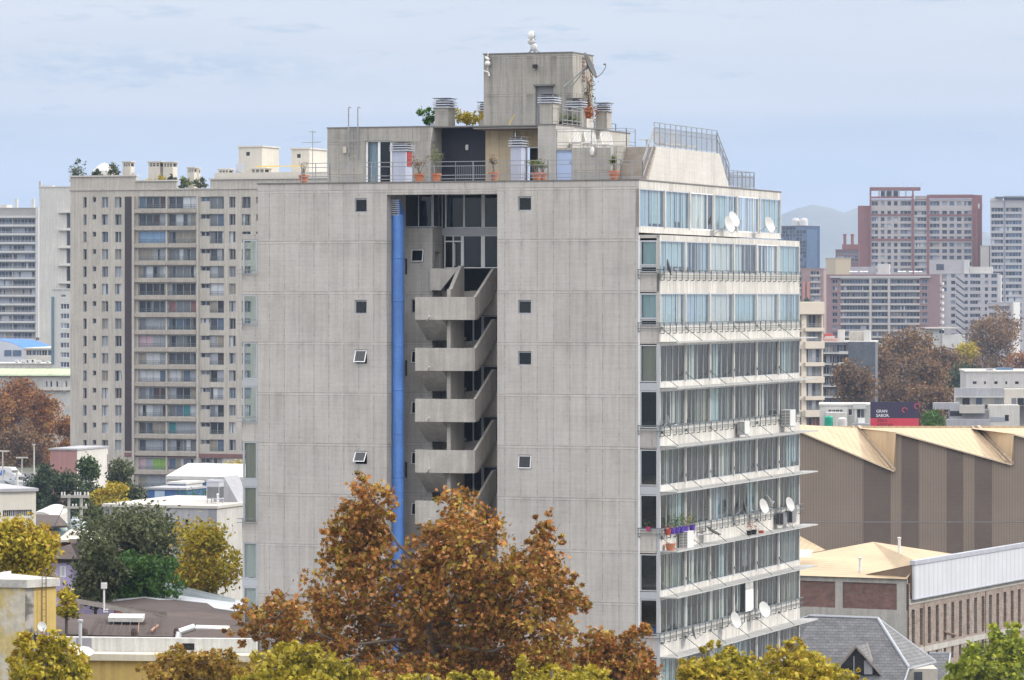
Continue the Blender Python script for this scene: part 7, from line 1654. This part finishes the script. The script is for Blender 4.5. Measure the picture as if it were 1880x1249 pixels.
for k, (p, pt, pb, hw, Y, n, mt, lab) in enumerate(((1612, 640, 800, 46, 830, 3400, LF_brown, 'greyish brown tree in front of the dark glazed block'), (1576, 668, 800, 38, 760, 2600, LF_brown, 'low brown tree above the green water tank'), (1690, 660, 800, 36, 800, 2400, LF_brown, 'pale brown tree between the tallest tree and the palm'), (1668, 598, 790, 46, 860, 3600, LF_brown, 'tallest rust brown tree behind the billboard'), (1640, 690, 800, 42, 800, 2400, LF_brown, 'lower pale brown tree just above the billboard'), (1728, 628, 790, 42, 850, 2800, LF_brown, 'grey brown tree with pale limbs right of the tallest tree'), (1770, 622, 780, 24, 880, 1500, LF_gold, 'narrow olive gold tree beside the grey terraced house'), (1700, 715, 800, 40, 790, 2200, LF_brown, 'russet tree right above the palm'), (1826, 582, 760, 52, 1000, 3800, LF_brown, 'large dark brown tree behind the grey terraced house'), (1884, 640, 760, 28, 980, 1500, LF_autumn, 'reddish tree cut by the right edge'), (1625, 632, 700, 22, 900, 900, LF_dark, 'dark green tree peeping out left of the tallest brown tree'), (1772, 660, 790, 30, 840, 1500, LF_dark, 'dark green tree in shade left of the terraced house'))):
    mid(p, pt-4, pb, hw*1.42, Y, int(n*2.3), .62, lab, mt, 80+k, gr_, 12, bark=BARK)
# palm behind the hall
c = W(1713, 775, 500); t = thing('palm_tree', 'green fan palm beside the billboard', 'palm', (c.x, 500, 0)); rg = np.random.default_rng(12); m = MB(); m.bar((0, 0, 0), (0, 0, c.z), .22, 0, 8, .18); m.build('trunk', BARKB, t)
P_ = []; m = MB()
for k in range(46):
    d = Vector(rg.normal(size=3)); d.z = d.z*.8+.25; d.normalize(); e = Vector((0, 0, c.z))+d*rg.uniform(1.0, 1.7)-Vector((0, 0, .25)); m.bar((0, 0, c.z), e, .03, 0, 4, .015, False); P_ += [tuple(e+Vector(rg.normal(0, .22, 3))) for _ in range(14)]
m.build('frond_stem', BARKD, t); leaf_mesh('crown', P_, .75, LF_green, t, np.array([(0, -.5), (.07, 0), (0, .5), (-.07, 0)]), rg, upb=.2)
# more city trees filling the gaps along the horizon
for k, (p, pt, pb, hw, Y, mt, lab) in enumerate(((1480, 548, 600, 24, 1300, LF_dark, 'dark distant tree behind the cream apartments'), (1850, 560, 640, 40, 1250, LF_brown, 'far brown tree in front of the grey tower'), (150, 700, 800, 40, 900, LF_dark, 'dark tree hidden behind the beige tower edge'))):
    mid(p, pt, pb, hw, Y, 900, .8, lab, mt, 95+k, 'far trees between the towers', 8)
# ---------------------------------------------------------------- sky, sun, air, camera
w = bpy.data.worlds.new('World'); S.world = w; w.use_nodes = True
nt = w.node_tree; nt.nodes.clear()
N = lambda ty, **k: (lambda nd: ([setattr(nd, a, b) for a, b in k.items()], nd)[1])(nt.nodes.new(ty))
sky = N('ShaderNodeTexSky'); sky.sky_type = 'NISHITA'; sky.sun_disc = False; sky.sun_elevation = SUN_EL
sky.sun_rotation = math.pi/2-SUN_AZ; sky.air_density = 1.0; sky.dust_density = 1.2; sky.ozone_density = 1.5; sky.altitude = 550
tcw = N('ShaderNodeTexCoord'); L = nt.links.new
# high thin cloud: wide veils low over the horizon, with soft blue breaks
mp = N('ShaderNodeMapping'); mp.inputs['Scale'].default_value = (7, 7, 60); L(tcw.outputs['Generated'], mp.inputs[0])
n1 = N('ShaderNodeTexNoise'); n1.inputs['Scale'].default_value = 1.0; n1.inputs['Detail'].default_value = 5; n1.inputs['Roughness'].default_value = .55; L(mp.outputs[0], n1.inputs['Vector'])
mp2 = N('ShaderNodeMapping'); mp2.inputs['Scale'].default_value = (30, 30, 190); mp2.inputs['Location'].default_value = (3.1, .4, 1.7); L(tcw.outputs['Generated'], mp2.inputs[0])
n2 = N('ShaderNodeTexNoise'); n2.inputs['Scale'].default_value = 1.0; n2.inputs['Detail'].default_value = 7; n2.inputs['Roughness'].default_value = .65; L(mp2.outputs[0], n2.inputs['Vector'])
def ramp(src, stops):
    r = N('ShaderNodeValToRGB'); L(src, r.inputs[0]); cr = r.color_ramp
    while len(cr.elements) < len(stops): cr.elements.new(.5)
    for e, (p, c) in zip(cr.elements, stops): e.position = p; e.color = (c, c, c, 1)
    return r.outputs[0]
def mth(op, a, b):
    m_ = N('ShaderNodeMath', operation=op)
    for k, v in enumerate((a, b)):
        if hasattr(v, 'is_output'): L(v, m_.inputs[k])
        else: m_.inputs[k].default_value = v
    return m_.outputs[0]
veil = ramp(n1.outputs['Fac'], [(.31, .0), (.62, 1.0)])
wisp = ramp(n2.outputs['Fac'], [(.58, 0.0), (.70, 1.0)])
sxy = N('ShaderNodeSeparateXYZ'); L(tcw.outputs['Generated'], sxy.inputs[0])
# a torn grey-blue bank of cloud low in the north-west, and the edge of the veil below it
gx = mth('DIVIDE', mth('ADD', sxy.outputs[0], .090), .046); gz = mth('DIVIDE', mth('SUBTRACT', sxy.outputs[2], .0555), .0040)
bank = mth('POWER', 2.718, mth('MULTIPLY', mth('ADD', mth('MULTIPLY', gx, gx), mth('MULTIPLY', gz, gz)), -1.0))
mp3 = N('ShaderNodeMapping'); mp3.inputs['Scale'].default_value = (120, 120, 420); L(tcw.outputs['Generated'], mp3.inputs[0])
n3 = N('ShaderNodeTexNoise'); n3.inputs['Scale'].default_value = 1.0; n3.inputs['Detail'].default_value = 6; n3.inputs['Roughness'].default_value = .62; L(mp3.outputs[0], n3.inputs['Vector'])
bank = mth('MULTIPLY', bank, ramp(n3.outputs['Fac'], [(.40, 0.0), (.58, 1.0)]))
edge = mth('MULTIPLY', ramp(mth('ADD', mth('MULTIPLY', sxy.outputs[2], 8.0), mth('MULTIPLY', mth('SUBTRACT', n2.outputs['Fac'], .5), .02)), [(.340, .55), (.358, 0.0)]), .5)
wisp = mth('MINIMUM', mth('ADD', mth('ADD', wisp, bank), edge), 1.0)
high = ramp(mth('MULTIPLY', sxy.outputs[2], 8.0), [(.20, .25), (.345, .45), (.375, .85), (.50, .8)])
pale = mth('MAXIMUM', mth('SUBTRACT', mth('ADD', mth('MULTIPLY', high, .75), mth('MULTIPLY', veil, .35)), mth('MULTIPLY', wisp, .95)), 0.0)
fac = .85
low = N('ShaderNodeMix', data_type='RGBA'); L(pale, low.inputs[0]); low.inputs[6].default_value = CLOUD_THIN; low.inputs[7].default_value = CLOUD
# the cloud deck is brightest overhead and thins to a pale blue veil at the horizon, as overcast skies do
sx = N('ShaderNodeSeparateXYZ'); L(tcw.outputs['Generated'], sx.inputs[0])
up = ramp(sx.outputs[2], [(.05, 0.0), (.55, 1.0)])
cc = N('ShaderNodeMix', data_type='RGBA'); L(up, cc.inputs[0]); L(low.outputs[2], cc.inputs[6]); cc.inputs[7].default_value = CLOUD_UP
fac = mth('ADD', mth('MULTIPLY', fac, mth('SUBTRACT', 1.0, up)), mth('MULTIPLY', up, .92))
mx = N('ShaderNodeMix', data_type='RGBA'); L(fac, mx.inputs[0]); L(sky.outputs[0], mx.inputs[6]); L(cc.outputs[2], mx.inputs[7])
bg = N('ShaderNodeBackground'); bg.inputs[1].default_value = SKY_STR; L(mx.outputs[2], bg.inputs[0])
wo = N('ShaderNodeOutputWorld'); L(bg.outputs[0], wo.inputs[0])
sd = bpy.data.lights.new('sun', 'SUN'); sd.energy = SUN_STR; sd.angle = math.radians(.53); sd.color = (1.0, .94, .85)
so = bpy.data.objects.new('sun', sd); COL.objects.link(so)
dv = Vector((math.cos(SUN_EL)*math.cos(SUN_AZ), math.cos(SUN_EL)*math.sin(SUN_AZ), math.sin(SUN_EL)))
so.rotation_euler = dv.to_track_quat('Z', 'Y').to_euler(); so.location = dv*300
if HAZE > 0:
    hz = MB().box(-3400, 3400, -60, 9700, -1.0, 330).build('haze', NT('haze_air').m)
    tag(hz, 'pale blue haze filling the air over the city', 'haze', None, 'stuff')
    mt = hz.data.materials[0]; t_ = mt.node_tree; o_ = [n_ for n_ in t_.nodes if n_.type == 'OUTPUT_MATERIAL'][0]
    pv = t_.nodes.new('ShaderNodeVolumePrincipled'); pv.inputs['Color'].default_value = HAZE_COL; pv.inputs['Density'].default_value = HAZE; pv.inputs['Anisotropy'].default_value = 0.0
    t_.links.new(pv.outputs[0], o_.inputs['Volume'])
cd_ = bpy.data.cameras.new('camera'); cam = bpy.data.objects.new('camera', cd_); COL.objects.link(cam)
cam.location = (0, 0, H); cam.rotation_euler = (math.pi/2, 0, 0)
cd_.sensor_fit = 'HORIZONTAL'; cd_.sensor_width = 36; cd_.lens = F/1880*36; cd_.shift_y = -(1249/2-HY)/1880
cd_.clip_start = 1.0; cd_.clip_end = 30000
S.camera = cam
vs = S.view_settings; vs.view_transform = 'Standard'; vs.look = 'None'; vs.exposure = EXPO; vs.gamma = 1; vs.use_curve_mapping = False
S.cycles.max_bounces = 8; S.cycles.transparent_max_bounces = 16; S.cycles.volume_bounces = 1
